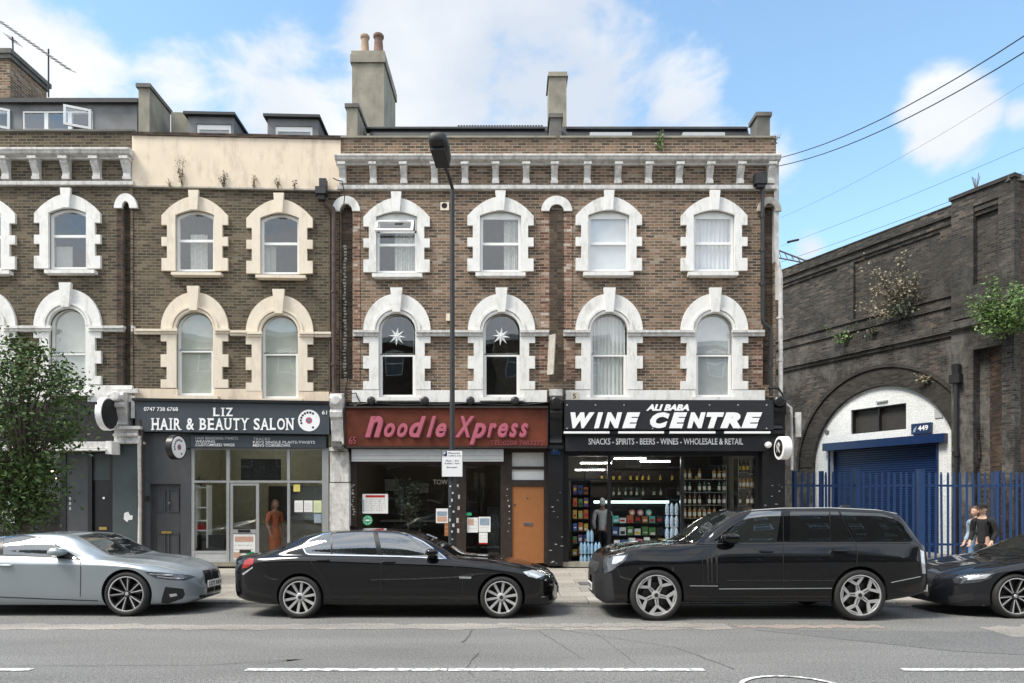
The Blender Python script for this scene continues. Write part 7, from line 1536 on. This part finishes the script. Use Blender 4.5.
c.patch('windscreen', [[(c.Xf - 1.18 - c.ox, -.50), (c.Xf - .66 - c.ox, -.62), (c.Xf - .60 - c.ox, 0), (c.Xf - .66 - c.ox, .62), (c.Xf - 1.18 - c.ox, .50), (c.Xf - 1.24 - c.ox, 0)]], 'car_glass', top=True)
c.patch('rear_window', [[(c.Xf - 3.58 - c.ox, -.52), (c.Xf - 2.98 - c.ox, -.44), (c.Xf - 2.94 - c.ox, 0), (c.Xf - 2.98 - c.ox, .44), (c.Xf - 3.58 - c.ox, .52)]], 'car_glass', top=True)
c.line('bonnet_edge', [(470, 556.8), (500, 562), (522, 569.5)], .5, 'black_matt', .003)
s = MB(); x = c.Xf - 2.35 - c.ox; s.add([(x - .1, -.015, 1.30), (x + .07, -.02, 1.30), (x + .07, .02, 1.30), (x - .1, .015, 1.30), (x - .1, -.004, 1.355), (x - .06, -.004, 1.355), (x - .06, .004, 1.355), (x - .1, .004, 1.355)], [(0, 1, 5, 4), (1, 2, 6, 5), (2, 3, 7, 6), (3, 0, 4, 7), (4, 5, 6, 7), (3, 2, 1, 0)]); s.build('roof_aerial', 'paint_black', c.T)
def front_kit(c, a, ygr, z0, z1, plate, gm='plastic', badge=True, text=None, kidney=True):
    """grille halves, number plate across the nose"""
    def X(y, z):
        r_ = c.bvh.ray_cast(Vector((c.Xf + c.dir * 3 - c.ox, y, z)), Vector((-c.dir, 0, 0))); return r_[0].x if r_[0] else c.Xf + c.dir * a - c.ox
    for sg in (-1, 1):
        vs = []; n = 7; 
        for i in range(n):
            for j in range(n): y = sg * (.025 + (ygr - .025) * i / (n - 1)); z = z0 + (z1 - z0) * j / (n - 1); vs.append((X(y, z) + c.dir * .008, y, z))
        MB().add(vs, [(i * n + j, (i + 1) * n + j, (i + 1) * n + j + 1, i * n + j + 1) for i in range(n - 1) for j in range(n - 1)], 0, False).build('grille', gm, c.T)
        s = MB()
        for i in range(7): y = sg * (.04 + (ygr - .05) * i / 6); s.tube([(X(y, z0 + .03) + c.dir * .014, y, z0 + .03), (X(y, (z0 + z1) / 2) + c.dir * .014, y, (z0 + z1) / 2), (X(y, z1 - .03) + c.dir * .014, y, z1 - .03)], .005, 5)
        s.build('grille_bars', 'chrome' if gm != 'black' else 'plastic', c.T)
    if plate:
        z = plate; n = 9; vs = []
        xm = max((X(y, z) * c.dir for y in (-.2, 0, .2)))
        s = MB(); xx = xm * c.dir; s.box(xx + c.dir * .01, xx + c.dir * .022, -.255, .255, z - .055, z + .055); pl_ = s.build('number_plate', 'white_plate', c.T)
        if text:
            t = text_mesh(text, -.225, .225, z - .035, z + .035, 0, 'lettering', 'iron', pl_, bold=.015, depth=.002)
            for v in t.data.vertices: x_, y_, z_ = v.co; v.co = (xx + c.dir * (.0225 - y_), x_ * c.dir, z_)
front_kit(c, .84, .30, .42, .60, .36, text='LK13 OYC')
# ---- silver coupe at the left, facing right
K4 = dict(
    zt=[(-3.80, .60), (-3.77, .75), (-3.72, .865), (-3.3, .93), (-2.9, 1.04), (-2.4, 1.165), (-1.9, 1.235), (-1.45, 1.258), (-1.15, 1.245), (-.93, 1.19), (-.6, 1.02), (-.28, .878), (.15, .842), (.5, .785), (.70, .712), (.81, .672), (.875, .62), (.893, .55), (.90, .47)],
    zs=[(-3.80, .55), (-3.77, .68), (-3.7, .80), (-3.2, .87), (-2.6, .915), (-1.8, .905), (-.7, .865), (0, .80), (.5, .70), (.75, .60), (.90, .40)],
    zc=[(-3.80, .50), (-3.7, .72), (-3, .80), (-1.5, .78), (-.5, .765), (0, .74), (.5, .62), (.75, .52), (.90, .36)],
    z0=[(-3.80, .32), (-3.7, .26), (-3.2, .17), (-2.8, .145), (-.4, .145), (.4, .15), (.7, .145), (.90, .20)],
    w=[(-3.80, .58), (-3.77, .68), (-3.68, .78), (-3.4, .87), (-2.8, .92), (-1.5, .91), (-.3, .92), (.2, .915), (.42, .87), (.60, .78), (.73, .66), (.82, .54), (.88, .44), (.90, .38)],
    wr=[(-3.80, .42), (-3.3, .62), (-2.6, .64), (-1.9, .66), (-1.3, .67), (-.9, .69), (-.45, .70), (0, .64), (.6, .5), (.90, .25)],
    si=[(-3.80, .03), (-3, .06), (-.4, .055), (.5, .06), (.90, .04)], rd=[(-3.8, .05), (.90, .05)])
c = Car('coupe_car', 'silver blue two door coupe parked at the left edge, nose to the right', 'car', -5.81, 1, 10.25, .92, 2.85, K4, 'paint_silver', .335, .372, 'vee', rimfrac=.80)
win4 = [(-30, 540), (0, 535.6), (22, 535.2), (40, 537.7), (53, 543.4), (64.4, 550.4), (79.5, 559.6), (48, 556.6), (0, 554.8), (-30, 554)]
c.patch('side_window', win4, 'car_glass_light'); c.line('window_trim', win4[1:] , 1.3, 'plastic', .006)
c.patch('door_pillar', [(-1, 536), (3.0, 536), (2.2, 554.8), (-1.5, 554.8)], 'black', .0065)
c.line('panel_gap', [(79.8, 561), (80.3, 575), (80, 597)], .6, 'black_matt', .003); c.line('sill_line', [(0, 597), (60, 599.5), (98, 600.8)], .9, 'plastic', .003)
c.handle(5.0, 565.3, .21, 'paint_silver'); c.mirror_(56.5, 552.2, 'paint_silver', .24, .125)
c.patch('windscreen', [[(c.Xf - .98 - c.ox, -.50), (c.Xf - .40 - c.ox, -.63), (c.Xf - .30 - c.ox, 0), (c.Xf - .40 - c.ox, .63), (c.Xf - .98 - c.ox, .50), (c.Xf - 1.04 - c.ox, 0)]], 'car_glass_light', top=True)
c.patch('rear_window', [[(c.Xf - 3.25 - c.ox, -.46), (c.Xf - 2.45 - c.ox, -.40), (c.Xf - 2.45 - c.ox, .40), (c.Xf - 3.25 - c.ox, .46)]], 'car_glass', top=True)
c.patch('headlight', [(144.4, 572.6), (150, 571.8), (160.5, 572.2), (180, 573.9), (190, 575.0), (196, 576.6), (183, 580.3), (168.5, 579.8), (155, 578)], 'lens_dk')
c.line('headlight_strip', [(157, 576.5), (170, 577.8), (183, 578.4)], 1.0, 'lens', .007); c.line('headlight_strip', [(149, 573.6), (160, 574.8), (172, 575)], .9, 'lens', .007)
c.patch('side_intake', [(165, 586.8), (183, 588.5), (184.8, 594), (182.5, 598.2), (168, 603.4), (161, 603), (162, 597)], 'plastic'); c.patch('intake_vane', [(169, 594), (176, 593.2), (177, 595.5), (170, 597)], 'chrome', .008)
c.line('bonnet_crease', [(88, 560.5), (130, 563.5), (160, 566), (192, 574)], .5, 'steelgrey', .002)
front_kit(c, .95, .245, .26, .63, .42, gm='black', text='LS72 RBV')
c.patch('lower_intake', [(199, 599.5), (214, 597.5), (216, 593), (199, 594.5)], 'plastic', mirror=False)
# ---- big black 4x4, facing left
KS = dict(
    zt=[(-4.03, 1.0), (-4.01, 1.06), (-3.97, 1.15), (-3.80, 1.38), (-3.62, 1.565), (-3.3, 1.63), (-2.24, 1.652), (-1.66, 1.64), (-1.41, 1.615), (-1.19, 1.53), (-.91, 1.358), (-.60, 1.135), (-.50, 1.112), (-.09, 1.10), (.22, 1.07), (.57, 1.0), (.68, .945), (.76, .82), (.80, .70)],
    zs=[(-4.03, .96), (-4.0, 1.03), (-3.9, 1.115), (-3, 1.135), (-1, 1.12), (-.4, 1.075), (.2, 1.035), (.55, .96), (.72, .86), (.80, .66)],
    zc=[(-4.03, .75), (-3.8, .86), (-1, .84), (.2, .82), (.6, .76), (.80, .55)],
    z0=[(-4.03, .44), (-3.9, .36), (-3.5, .29), (-3.2, .25), (-.5, .25), (.4, .24), (.7, .21), (.80, .26)],
    w=[(-4.03, .78), (-4.0, .86), (-3.85, .93), (-3.5, .975), (-2.5, 1.0), (-.3, 1.0), (.25, .98), (.52, .93), (.66, .85), (.74, .75), (.785, .64), (.80, .58)],
    wr=[(-4.03, .72), (-3.7, .78), (-2.5, .80), (-1.5, .80), (-1.0, .81), (-.5, .82), (.2, .80), (.80, .55)],
    si=[(-4.03, .04), (-3.5, .085), (-.4, .085), (.80, .05)], rd=[(-4.03, .035), (.80, .035)])
c = Car('four_by_four', 'big black luxury 4x4 with silver spoked wheels parked facing left before the wine shop', 'car', 2.09, -1, 9.85, 1.0, 2.955, KS, 'paint_black', .372, .415, 'star', rimfrac=.80, bulge=.010)
wa = [(716, 542.4), (752, 511.9), (760, 510.9), (781.9, 510.9), (777, 542)]; wb_ = [(790.6, 511.3), (839, 511.6), (853.6, 541.7), (790.3, 542)]; wc = [(841, 511.7), (881.5, 513.4), (893.3, 517.2), (911.2, 541.6), (857, 541.9)]
c.patch('side_window', wa, 'car_glass_light'); c.patch('side_window', wb_, 'car_glass'); c.patch('side_window', wc, 'car_glass')
c.line('window_bar', [(830.5, 511.8), (830.8, 541.6)], 1.0, 'black', .007)
c.line('belt_trim', [(700, 543.9), (777, 543.5), (912, 543)], .8, 'plastic', .006)
for L_ in ([(783.8, 508.5), (784, 545), (783.4, 570), (783.4, 600)], [(839.5, 510.5), (856, 543.5), (858, 552), (857, 566)], [(704, 545), (702.5, 556), (704, 590)], [(672, 555.5), (700, 554)], [(630, 553.8), (672, 555.5)]): c.line('panel_gap', L_, .6, 'black_matt', .003)
c.line('sill_trim', [(719, 588.9), (832, 588.2)], .8, 'chrome', .006); c.line('sill_trim', [(690, 585.8), (718, 586)], .6, 'steelgrey', .006); c.line('lower_sill', [(690, 599.2), (832, 599)], 1.0, 'plastic', .004); c.line('bumper_line', [(891.4, 582.5), (906, 579.5), (921, 576.4)], .8, 'steelgrey', .004)
for x0 in (706.5, 710.5, 715.5): c.patch('fender_vent', [(x0, 554), (x0 + 2.2, 554), (x0 + 2.6, 583), (x0 + .6, 583)], 'plastic', .008)
c.handle(767, 551.4, .21, 'paint_black', .035); c.handle(841, 551, .21, 'paint_black', .035); c.mirror_(731, 538.6, 'paint_black', .27, .155)
c.patch('front_panel', [(590, 553), (600, 552.5), (603, 557), (603, 573), (612, 573), (615, 600), (590, 603)], 'plastic', .003)
c.patch('headlight', [(603, 556.3), (611, 554.9), (628.5, 554.3), (625.5, 560.5), (619, 565.5), (611, 571), (604, 573)], 'lens_dk'); c.patch('headlight_lens', [(613.5, 556.5), (626, 555.6), (623, 560.5), (616, 564), (612.5, 564)], 'lens', .009)
c.patch('tail_light', [(920.8, 549.5), (924.3, 551.5), (926, 573.5), (922.8, 573.5)], 'lens'); c.patch('tail_light_frame', [(918.8, 548.8), (920.8, 549.3), (922.8, 574), (921, 574)], 'plastic')
c.patch('windscreen', [[(c.Xf + 1.36 - c.ox, -.66), (c.Xf + .62 - c.ox, -.74), (c.Xf + .56 - c.ox, 0), (c.Xf + .62 - c.ox, .74), (c.Xf + 1.36 - c.ox, .66), (c.Xf + 1.42 - c.ox, 0)]], 'car_glass_light', top=True)
c.patch('rear_window', [[(c.Xf + 3.68 - c.ox, -.62), (c.Xf + 3.90 - c.ox, -.66), (c.Xf + 3.90 - c.ox, .66), (c.Xf + 3.68 - c.ox, .62)]], 'car_glass', top=True)
s = MB()
for sg in (-1, 1): s.tube([(c.Xf + 1.45 - c.ox, sg * .77, 1.600), (c.Xf + 1.9 - c.ox, sg * .775, 1.630), (c.Xf + 2.6 - c.ox, sg * .775, 1.636), (c.Xf + 3.3 - c.ox, sg * .765, 1.606), (c.Xf + 3.62 - c.ox, sg * .74, 1.55)], .009, 8)
s.build('roof_rail', 'steelgrey', c.T)
s = MB(); x = c.Xf + 3.2 - c.ox; s.add([(x - .09, -.025, 1.635), (x + .09, -.025, 1.635), (x + .09, .025, 1.635), (x - .09, .025, 1.635), (x - .03, -.008, 1.69), (x + .08, -.008, 1.69), (x + .08, .008, 1.69), (x - .03, .008, 1.69)], [(0, 1, 5, 4), (1, 2, 6, 5), (2, 3, 7, 6), (3, 0, 4, 7), (4, 5, 6, 7)]); s.build('roof_aerial', 'paint_black', c.T)
front_kit(c, .80, .52, .66, .84, .42, gm='plastic', text='LV19 KHO')
c.patch('bumper_intake', [(601, 585), (612, 583), (614, 592), (602, 596)], 'plastic')
# ---- black saloon at the right edge, facing left
KR = dict(
    zt=[(-4.05, .64), (-4.03, .78), (-4.0, .88), (-3.6, .92), (-3.3, 1.02), (-2.9, 1.18), (-2.4, 1.28), (-1.9, 1.305), (-1.45, 1.285), (-1.1, 1.20), (-.77, 1.06), (-.53, .963), (-.36, .875), (-.30, .862), (.0, .835), (.25, .80), (.51, .748), (.70, .675), (.80, .61), (.86, .52), (.88, .44)],
    zs=[(-4.05, .60), (-4.0, .83), (-3, .90), (-1.5, .895), (-.5, .86), (.1, .775), (.5, .665), (.75, .57), (.88, .40)],
    zc=K5['zc'][:0] + [(-4.05, .5), (-3.9, .76), (-1.7, .80), (-.4, .755), (.1, .69), (.5, .60), (.88, .38)],
    z0=[(-4.05, .34), (-3.6, .2), (-3, .165), (.3, .165), (.72, .14), (.88, .165)],
    w=[(-4.05, .6), (-3.95, .78), (-3.4, .89), (-2.5, .915), (-.3, .915), (.25, .895), (.46, .845), (.62, .76), (.75, .63), (.84, .48), (.88, .38)],
    wr=[(-4.05, .45), (-3.3, .58), (-2, .58), (-1.3, .60), (-.7, .68), (-.3, .66), (.4, .56), (.88, .36)],
    si=[(-4.05, .03), (-.4, .05), (.88, .04)], rd=[(-4.05, .05), (.88, .05)])
c = Car('saloon_car', 'black car at the right edge showing bonnet and front wheel, nose to the left', 'car', 7.45, -1, 10.05, .915, 2.81, KR, 'paint_black2', .330, .368, 'vee', rimfrac=.82)
c.patch('headlight', [(953, 579), (960, 575), (975, 573.8), (995.5, 573), (991, 578.5), (980, 582), (965, 583.5), (955, 583)], 'lens_dk'); c.patch('headlight_lens', [(968, 576.2), (992, 574.2), (986, 578.3), (968, 580.2)], 'lens', .008)
c.patch('bumper_intake', [(948, 596), (972, 593), (976, 599), (950, 603.5)], 'plastic'); c.line('lower_lip', [(958, 608), (975, 608.8)], .7, 'steelgrey', .005); c.line('intake_trim', [(974, 606.5), (985, 604.6)], .7, 'chrome', .006)
c.patch('side_window', [(1012, 558), (1030, 545), (1060, 536), (1110, 534), (1110, 557)], 'car_glass'); c.line('panel_gap', [(1004, 561), (1000, 570), (996, 572)], .5, 'black_matt', .003)
c.patch('windscreen', [[(c.Xf + 1.2 - c.ox, -.52), (c.Xf + .47 - c.ox, -.62), (c.Xf + .36 - c.ox, 0), (c.Xf + .47 - c.ox, .62), (c.Xf + 1.2 - c.ox, .52)]], 'car_glass_light', top=True)
c.line('bonnet_edge', [(945, 574), (965, 568), (1000, 562)], .5, 'black_matt', .003)
front_kit(c, .88, .30, .42, .61, .375, text='EK17 ZLM')
# ============================================================ people
def skinmesh(name, nodes, links, m, parent, root=0, sub=2):
    """nodes: (x,y,z,rx,ry); grown with a Skin modifier"""
    me = bpy.data.meshes.new(name); me.from_pydata([n[:3] for n in nodes], links, []); o = bpy.data.objects.new(name, me); COL.objects.link(o)
    sk = o.modifiers.new('s', 'SKIN'); sk.use_smooth_shade = True; sv = me.skin_vertices[0].data
    for i, n in enumerate(nodes): sv[i].radius = (n[3], n[4] if len(n) > 4 else n[3]); sv[i].use_root = (i == root)
    sb = o.modifiers.new('u', 'SUBSURF'); sb.levels = sub; sb.render_levels = sub; bpy.context.view_layer.update()
    me2 = bpy.data.meshes.new_from_object(o.evaluated_get(bpy.context.evaluated_depsgraph_get())); bpy.data.objects.remove(o); me2.materials.clear(); me2.materials.append(M[m])
    for p in me2.polygons: p.use_smooth = True
    me2.name = name; o = bpy.data.objects.new(name, me2); COL.objects.link(o); o.parent = parent; return o
def person(label, loc, rz, h, skin, top, legs, hair, hairlen=0, arms=None, cap=False, dress=False, longsleeve=True, bag=False, stride=.10, shoes='black', lean=0):
    """stands at loc facing local -y; h = height"""
    T = thing('person', label, 'person', loc, rz); k = h / 1.75
    def S(x, y, z, r_, r2=None): return (x * k, y * k + lean * z * k, z * k, r_ * k, (r2 or r_) * k)
    ar = arms or {-1: [(-.20, 0, 1.40), (-.25, .03, 1.13), (-.23, -.08, .90)], 1: [(.20, 0, 1.40), (.25, .03, 1.13), (.23, -.08, .90)]}
    hl = [S(-.085, 0, .88, .075), S(-.09, -.02 - stride * .3, .48, .055), S(-.09, .02 - stride, .09, .038), S(-.09, -.10 - stride, .045, .035, .03)]
    hr = [S(.085, 0, .88, .075), S(.09, stride * .2, .48, .055), S(.09, .05 + stride, .09, .038), S(.09, -.07 + stride, .045, .035, .03)]
    nodes = [S(0, 0, .95, .115, .095), S(0, 0, 1.12, .10, .08), S(0, 0, 1.30, .125, .09), S(0, .0, 1.42, .085, .065), S(0, -.005, 1.50, .050), S(0, -.015, 1.56, .055)]
    links = [(0, 1), (1, 2), (2, 3), (3, 4), (4, 5)]; b = len(nodes); nodes += hl; links += [(0, b), (b, b + 1), (b + 1, b + 2), (b + 2, b + 3)]; b = len(nodes); nodes += hr; links += [(0, b), (b, b + 1), (b + 1, b + 2), (b + 2, b + 3)]
    for sg in (-1, 1):
        b = len(nodes); a = ar[sg]; rs = [.052, .040, .028]; nodes += [S(*p, r_) for p, r_ in zip(a, rs)]; links += [(3, b), (b, b + 1), (b + 1, b + 2)]
        e, w_ = Vector(a[1]), Vector(a[2]); d = (w_ - e).normalized(); side = Vector((0, 1, 0)).cross(d).normalized() * sg; n_ = d.cross(side)
        palm = w_ + d * .055; nodes.append(S(*palm, .030, .018)); links.append((b + 2, b + 3)); pb = b + 3
        for fi, (o_, ln) in enumerate(((-.026, .070), (-.009, .080), (.009, .076), (.026, .060))):
            q = palm + side * o_ + d * .03; q2 = q + d * ln * .55 + n_ * .01; q3 = q2 + d * ln * .35 + n_ * .022; i = len(nodes); nodes += [S(*q, .0095), S(*q2, .0085), S(*q3, .0075)]; links += [(pb, i), (i, i + 1), (i + 1, i + 2)]
        q = w_ + d * .02 - side * .035; q2 = q + d * .035 - side * .018 + n_ * .012; i = len(nodes); nodes += [S(*q, .011), S(*q2, .009)]; links += [(b + 2, i), (i, i + 1)]
    body = skinmesh('body', nodes, links, skin, T)
    # head with a face, joined into the body mesh
    hd = bmesh.new(); bmesh.ops.create_uvsphere(hd, u_segments=28, v_segments=20, radius=1)
    hc = Vector((0, -.02 + lean * 1.64, 1.64))
    for v in hd.verts:
        x, y, z = v.co; r0 = Vector((x, y, z)); fx = .076 * (1 - .22 * max(0, -z)); fy = .098; fz_ = .118
        yy = y * fy; 
        if y < -.5:
            if abs(x) < .22 and -.42 < z < .12: yy -= .020 * (1 - abs(x) / .22) * max(0, 1 - abs(z + .22) / .36)     # nose
            if abs(x) < .4 and abs(z + .52) < .1: yy -= .006
            if .16 < abs(x) < .55 and abs(z - .08) < .14: yy += .010                                               # eye sockets
        v.co = Vector((x * fx, yy, z * fz_)) + hc
    for sg in (-1, 1):
        r_ = bmesh.ops.create_uvsphere(hd, u_segments=8, v_segments=6, radius=.026); 
        for v in r_['verts']: v.co = Vector((v.co.x * .4 + sg * .077, v.co.y * .7 + .005, v.co.z * 1.2)) + hc
    for v in hd.verts: v.co = v.co * k
    bm = bmesh.new(); bm.from_mesh(body.data); tmp = bpy.data.meshes.new('t'); hd.to_mesh(tmp); hd.free(); bm.from_mesh(tmp); bm.to_mesh(body.data); bm.free()
    for p in body.data.polygons: p.use_smooth = True
    eyes = MB()
    for sg in (-1, 1): c_ = (hc + Vector((sg * .030, -.083, .012))) * k; eyes.lathe([(.002, -.006), (.009, 0), (.002, .006)], tuple(c_), axis='y', n=10)
    eyes.build('eye', 'black', T); mo = MB(); c_ = (hc + Vector((0, -.088, -.058))) * k; mo.box(c_.x - .022, c_.x + .022, c_.y - .004, c_.y + .004, c_.z - .004, c_.z + .004); mo.build('mouth', 'terracotta', T)
    # hair
    hb = bmesh.new(); bmesh.ops.create_uvsphere(hb, u_segments=24, v_segments=16, radius=1)
    for v in hb.verts:
        x, y, z = v.co; cut = y < -.25 and z < .45
        if cut: y = max(y, -.25) if z < .1 else y * .8
        g_ = 1.13 if not cut else 1.0; zz = z * .118 * 1.1 + .012
        if hairlen and z < 0 and y > -.3: zz = .012 + z * (hairlen)
        v.co = (Vector((x * .078 * g_ * (1 if z > -.2 else .95), y * .098 * 1.1 + .012 + (.02 if z < 0 else 0), max(zz, -.05 if not hairlen else -9))) + hc) * k
    me = bpy.data.meshes.new('hair'); hb.to_mesh(me); hb.free(); me.materials.append(M[hair]); o = bpy.data.objects.new('hair', me); COL.objects.link(o); o.parent = T
    for p in me.polygons: p.use_smooth = True
    if cap:
        s = MB(); c_ = hc * k; s.lathe([(.094 * k, .045 * k), (.096 * k, .075 * k), (.085 * k, .115 * k), (.05 * k, .14 * k), (.006, .146 * k)], tuple(c_), n=20); s.add([(c_.x - .07, c_.y - .07, c_.z + .055), (c_.x + .07, c_.y - .07, c_.z + .055), (c_.x + .05, c_.y - .17, c_.z + .045), (c_.x - .05, c_.y - .17, c_.z + .045), (c_.x - .07, c_.y - .07, c_.z + .068), (c_.x + .07, c_.y - .07, c_.z + .068), (c_.x + .05, c_.y - .17, c_.z + .053), (c_.x - .05, c_.y - .17, c_.z + .053)], [(0, 1, 2, 3), (7, 6, 5, 4), (0, 4, 5, 1), (1, 5, 6, 2), (2, 6, 7, 3), (3, 7, 4, 0)]); s.build('cap', 'cloth_black', T)
    # clothes
    e_ = .016; tn = [S(0, 0, .86, .125, .11), S(0, 0, .95, .130, .11), S(0, 0, 1.12, .118, .098), S(0, 0, 1.30, .14, .105), S(0, .0, 1.42, .10, .08), S(0, -.004, 1.475, .062, .06)]; tl = [(0, 1), (1, 2), (2, 3), (3, 4), (4, 5)]
    for sg in (-1, 1):
        b = len(tn); a = ar[sg]; tn += [S(*a[0], .070), S(*a[1], .060)]; tl += [(4, b), (b, b + 1)]
        if longsleeve: w2 = Vector(a[1]).lerp(Vector(a[2]), .93); tn.append(S(*w2, .048)); tl.append((b + 1, b + 2))
    skinmesh('hooded_top' if not dress else 'bodice', tn, tl, top, T)
    if dress:
        s = MB(); s.lathe([(.125 * k, 1.0 * k), (.15 * k, .9 * k), (.17 * k, .7 * k), (.15 * k, .45 * k), (.165 * k, .30 * k), (.15 * k, .31 * k)], (0, 0, 0), n=24); s.build('skirt', top, T)
    else:
        ln = [S(0, 0, .97, .128, .11), S(0, 0, .90, .12, .11)]; ll = [(0, 1)]
        for q in (hl, hr):
            b = len(ln); a = q; ln += [(a[0][0], a[0][1], a[0][2] - .03 * k, .098 * k, .095 * k), (a[1][0], a[1][1], a[1][2], .074 * k, .074 * k), (a[2][0], a[2][1], a[2][2] + .01, .060 * k, .060 * k)]; ll += [(1, b), (b, b + 1), (b + 1, b + 2)]
        skinmesh('trousers', ln, ll, legs, T)
    for q in (hl, hr):
        s = MB(); x, y = q[3][0], (q[3][1] + q[2][1]) / 2; prof = [(-.13, .03, .05), (-.10, .045, .06), (-.02, .045, .075), (.07, .04, .085), (.10, .03, .08)]; vs = []; n = 10
        for (dy, w_, hh) in prof:
            for j in range(n): th = 2 * math.pi * j / n; vs.append((x + math.cos(th) * w_ * k, y + dy * k, max(.002, (hh * .5 + math.sin(th) * hh * .5)) * k))
        s.add(vs, [(i * n + j, i * n + (j + 1) % n, (i + 1) * n + (j + 1) % n, (i + 1) * n + j) for i in range(4) for j in range(n)] + [tuple(range(n)), tuple(range(4 * n, 5 * n))], 0, True); s.build('shoe', shoes, T)
    if bag:
        B = thing('backpack', 'black backpack worn by the person in the black top', 'bag', (0, 0, 0), rz); s = MB(); vs = []; n = 20
        prof = [(.98, .09, .05), (1.0, .14, .075), (1.2, .15, .09), (1.36, .13, .08), (1.43, .08, .05)]
        for (z, a, b) in prof:
            for j in range(n): th = 2 * math.pi * j / n; vs.append((math.copysign(abs(math.cos(th)) ** .6, math.cos(th)) * a * k, .19 * k + math.copysign(abs(math.sin(th)) ** .6, math.sin(th)) * b * k + lean * z * k, z * k))
        s.add(vs, [(i * n + j, i * n + (j + 1) % n, (i + 1) * n + (j + 1) % n, (i + 1) * n + j) for i in range(4) for j in range(n)] + [tuple(range(n))[::-1], tuple(range(4 * n, 5 * n))], 0, True); s.build('pack', 'cloth_black', B)
        s = MB()
        for sg in (-1, 1): s.tube([(sg * .08 * k, .12 * k, 1.42 * k), (sg * .10 * k, .0, 1.50 * k), (sg * .12 * k, -.115 * k, 1.36 * k), (sg * .14 * k, -.05 * k, 1.12 * k), (sg * .12 * k, .10 * k, 1.05 * k)], .014, 6)
        s.build('strap', 'cloth_black', B); B.location = loc
    return T
PY = 14.4
def gz_(y): return -.032 + (y - 12.15) * .0117
A1 = {-1: [(-.20, 0, 1.40), (-.25, .06, 1.14), (-.22, -.10, .92)], 1: [(.20, 0, 1.40), (.26, .05, 1.14), (.23, -.12, .93)]}
p_ = person('person in black cap and top with a backpack walking before the blue fence', (gx(983, PY), PY, gz_(PY)), R(-62), 1.655, 'skin', 'cloth_black', 'cloth_black', 'hair_dk', cap=True, bag=True, arms=A1, stride=.14)
q_ = MB(); 
p2_ = person('person with auburn hair in pale blue denim walking beside the one in black', (gx(973, 14.85), 14.75, gz_(14.75)), R(-80), 1.60, 'skin', 'denim', 'jean', 'hair_bl', hairlen=.14, arms=A1, stride=.12, shoes='white')
s = MB(); s.box(-.06, .06, -.001, .001, 0, .03); 
# customer in the wine shop doorway and woman in the salon doorway
person('person in a white hooded top with back turned in the wine shop doorway', (gx(602.5, 18.3), 18.3, .06), R(160), 1.72, 'skin_dk', 'cloth_white', 'cloth_black', 'cloth_white', hairlen=.10, shoes='black', stride=.03)
person('person in a rust orange dress with long braids standing in the salon doorway', (gx(275, 17.75), 17.75, .06), R(60), 1.68, 'skin_dk', 'cloth_orange', 'cloth_orange', 'hair_bl', hairlen=.42, dress=True, longsleeve=False, stride=.02)

# ============================================================ every separate piece an object of its own
def split_loose(o):
    me = o.data; n = len(me.vertices); par = list(range(n))
    def find(i):
        while par[i] != i: par[i] = par[par[i]]; i = par[i]
        return i
    for e in me.edges:
        a, b = find(e.vertices[0]), find(e.vertices[1])
        if a != b: par[a] = b
    comps = {}
    for p in me.polygons: comps.setdefault(find(p.vertices[0]), []).append(p)
    if len(comps) < 2 or len(comps) > 40: return
    for ps in comps.values():
        mb = MB(); idx = {}
        for p in ps:
            for v in p.vertices:
                if v not in idx: idx[v] = len(mb.v); mb.v.append(tuple(me.vertices[v].co))
            mb.f.append(tuple(idx[v] for v in p.vertices)); mb.m.append(p.material_index); mb.sm.append(p.use_smooth)
        c = mb.build(o.name.split('.')[0], list(me.materials), o.parent, fix=False); c.matrix_local = o.matrix_local.copy()
    bpy.data.objects.remove(o)
for o in [o for o in bpy.data.objects if o.type == 'MESH' and o.name.split('.')[0] in ('string_course', 'impost', 'stucco_band', 'pilaster', 'rooflight', 'pier_course', 'transom_light', 'stall_riser', 'shop_wall', 'light_strip', 'door_glass', 'lime_streak', 'rail', 'shutter_guide', 'shelf', 'upright')]:
    split_loose(o)

# each of a row of look-alikes is told apart by its place in the row
same = {}
for o in bpy.data.objects:
    if o.parent is None and 'label' in o: same.setdefault(o['label'], []).append(o)
ORD = ['leftmost', 'second from left', 'third from left', 'fourth from left', 'fifth from left', 'sixth from left', 'seventh from left', 'eighth from left', 'ninth from left', 'tenth from left', 'eleventh from left', 'twelfth from left', 'thirteenth from left', 'fourteenth from left', 'fifteenth from left', 'sixteenth from left', 'seventeenth from left', 'eighteenth from left']
for lb, os_ in same.items():
    if len(os_) > 1:
        os_.sort(key=lambda o: (o.location.x, o.location.z))
        for k, o in enumerate(os_): o['label'] = lb + ', ' + (ORD[k] if k < len(os_) - 1 else 'rightmost')
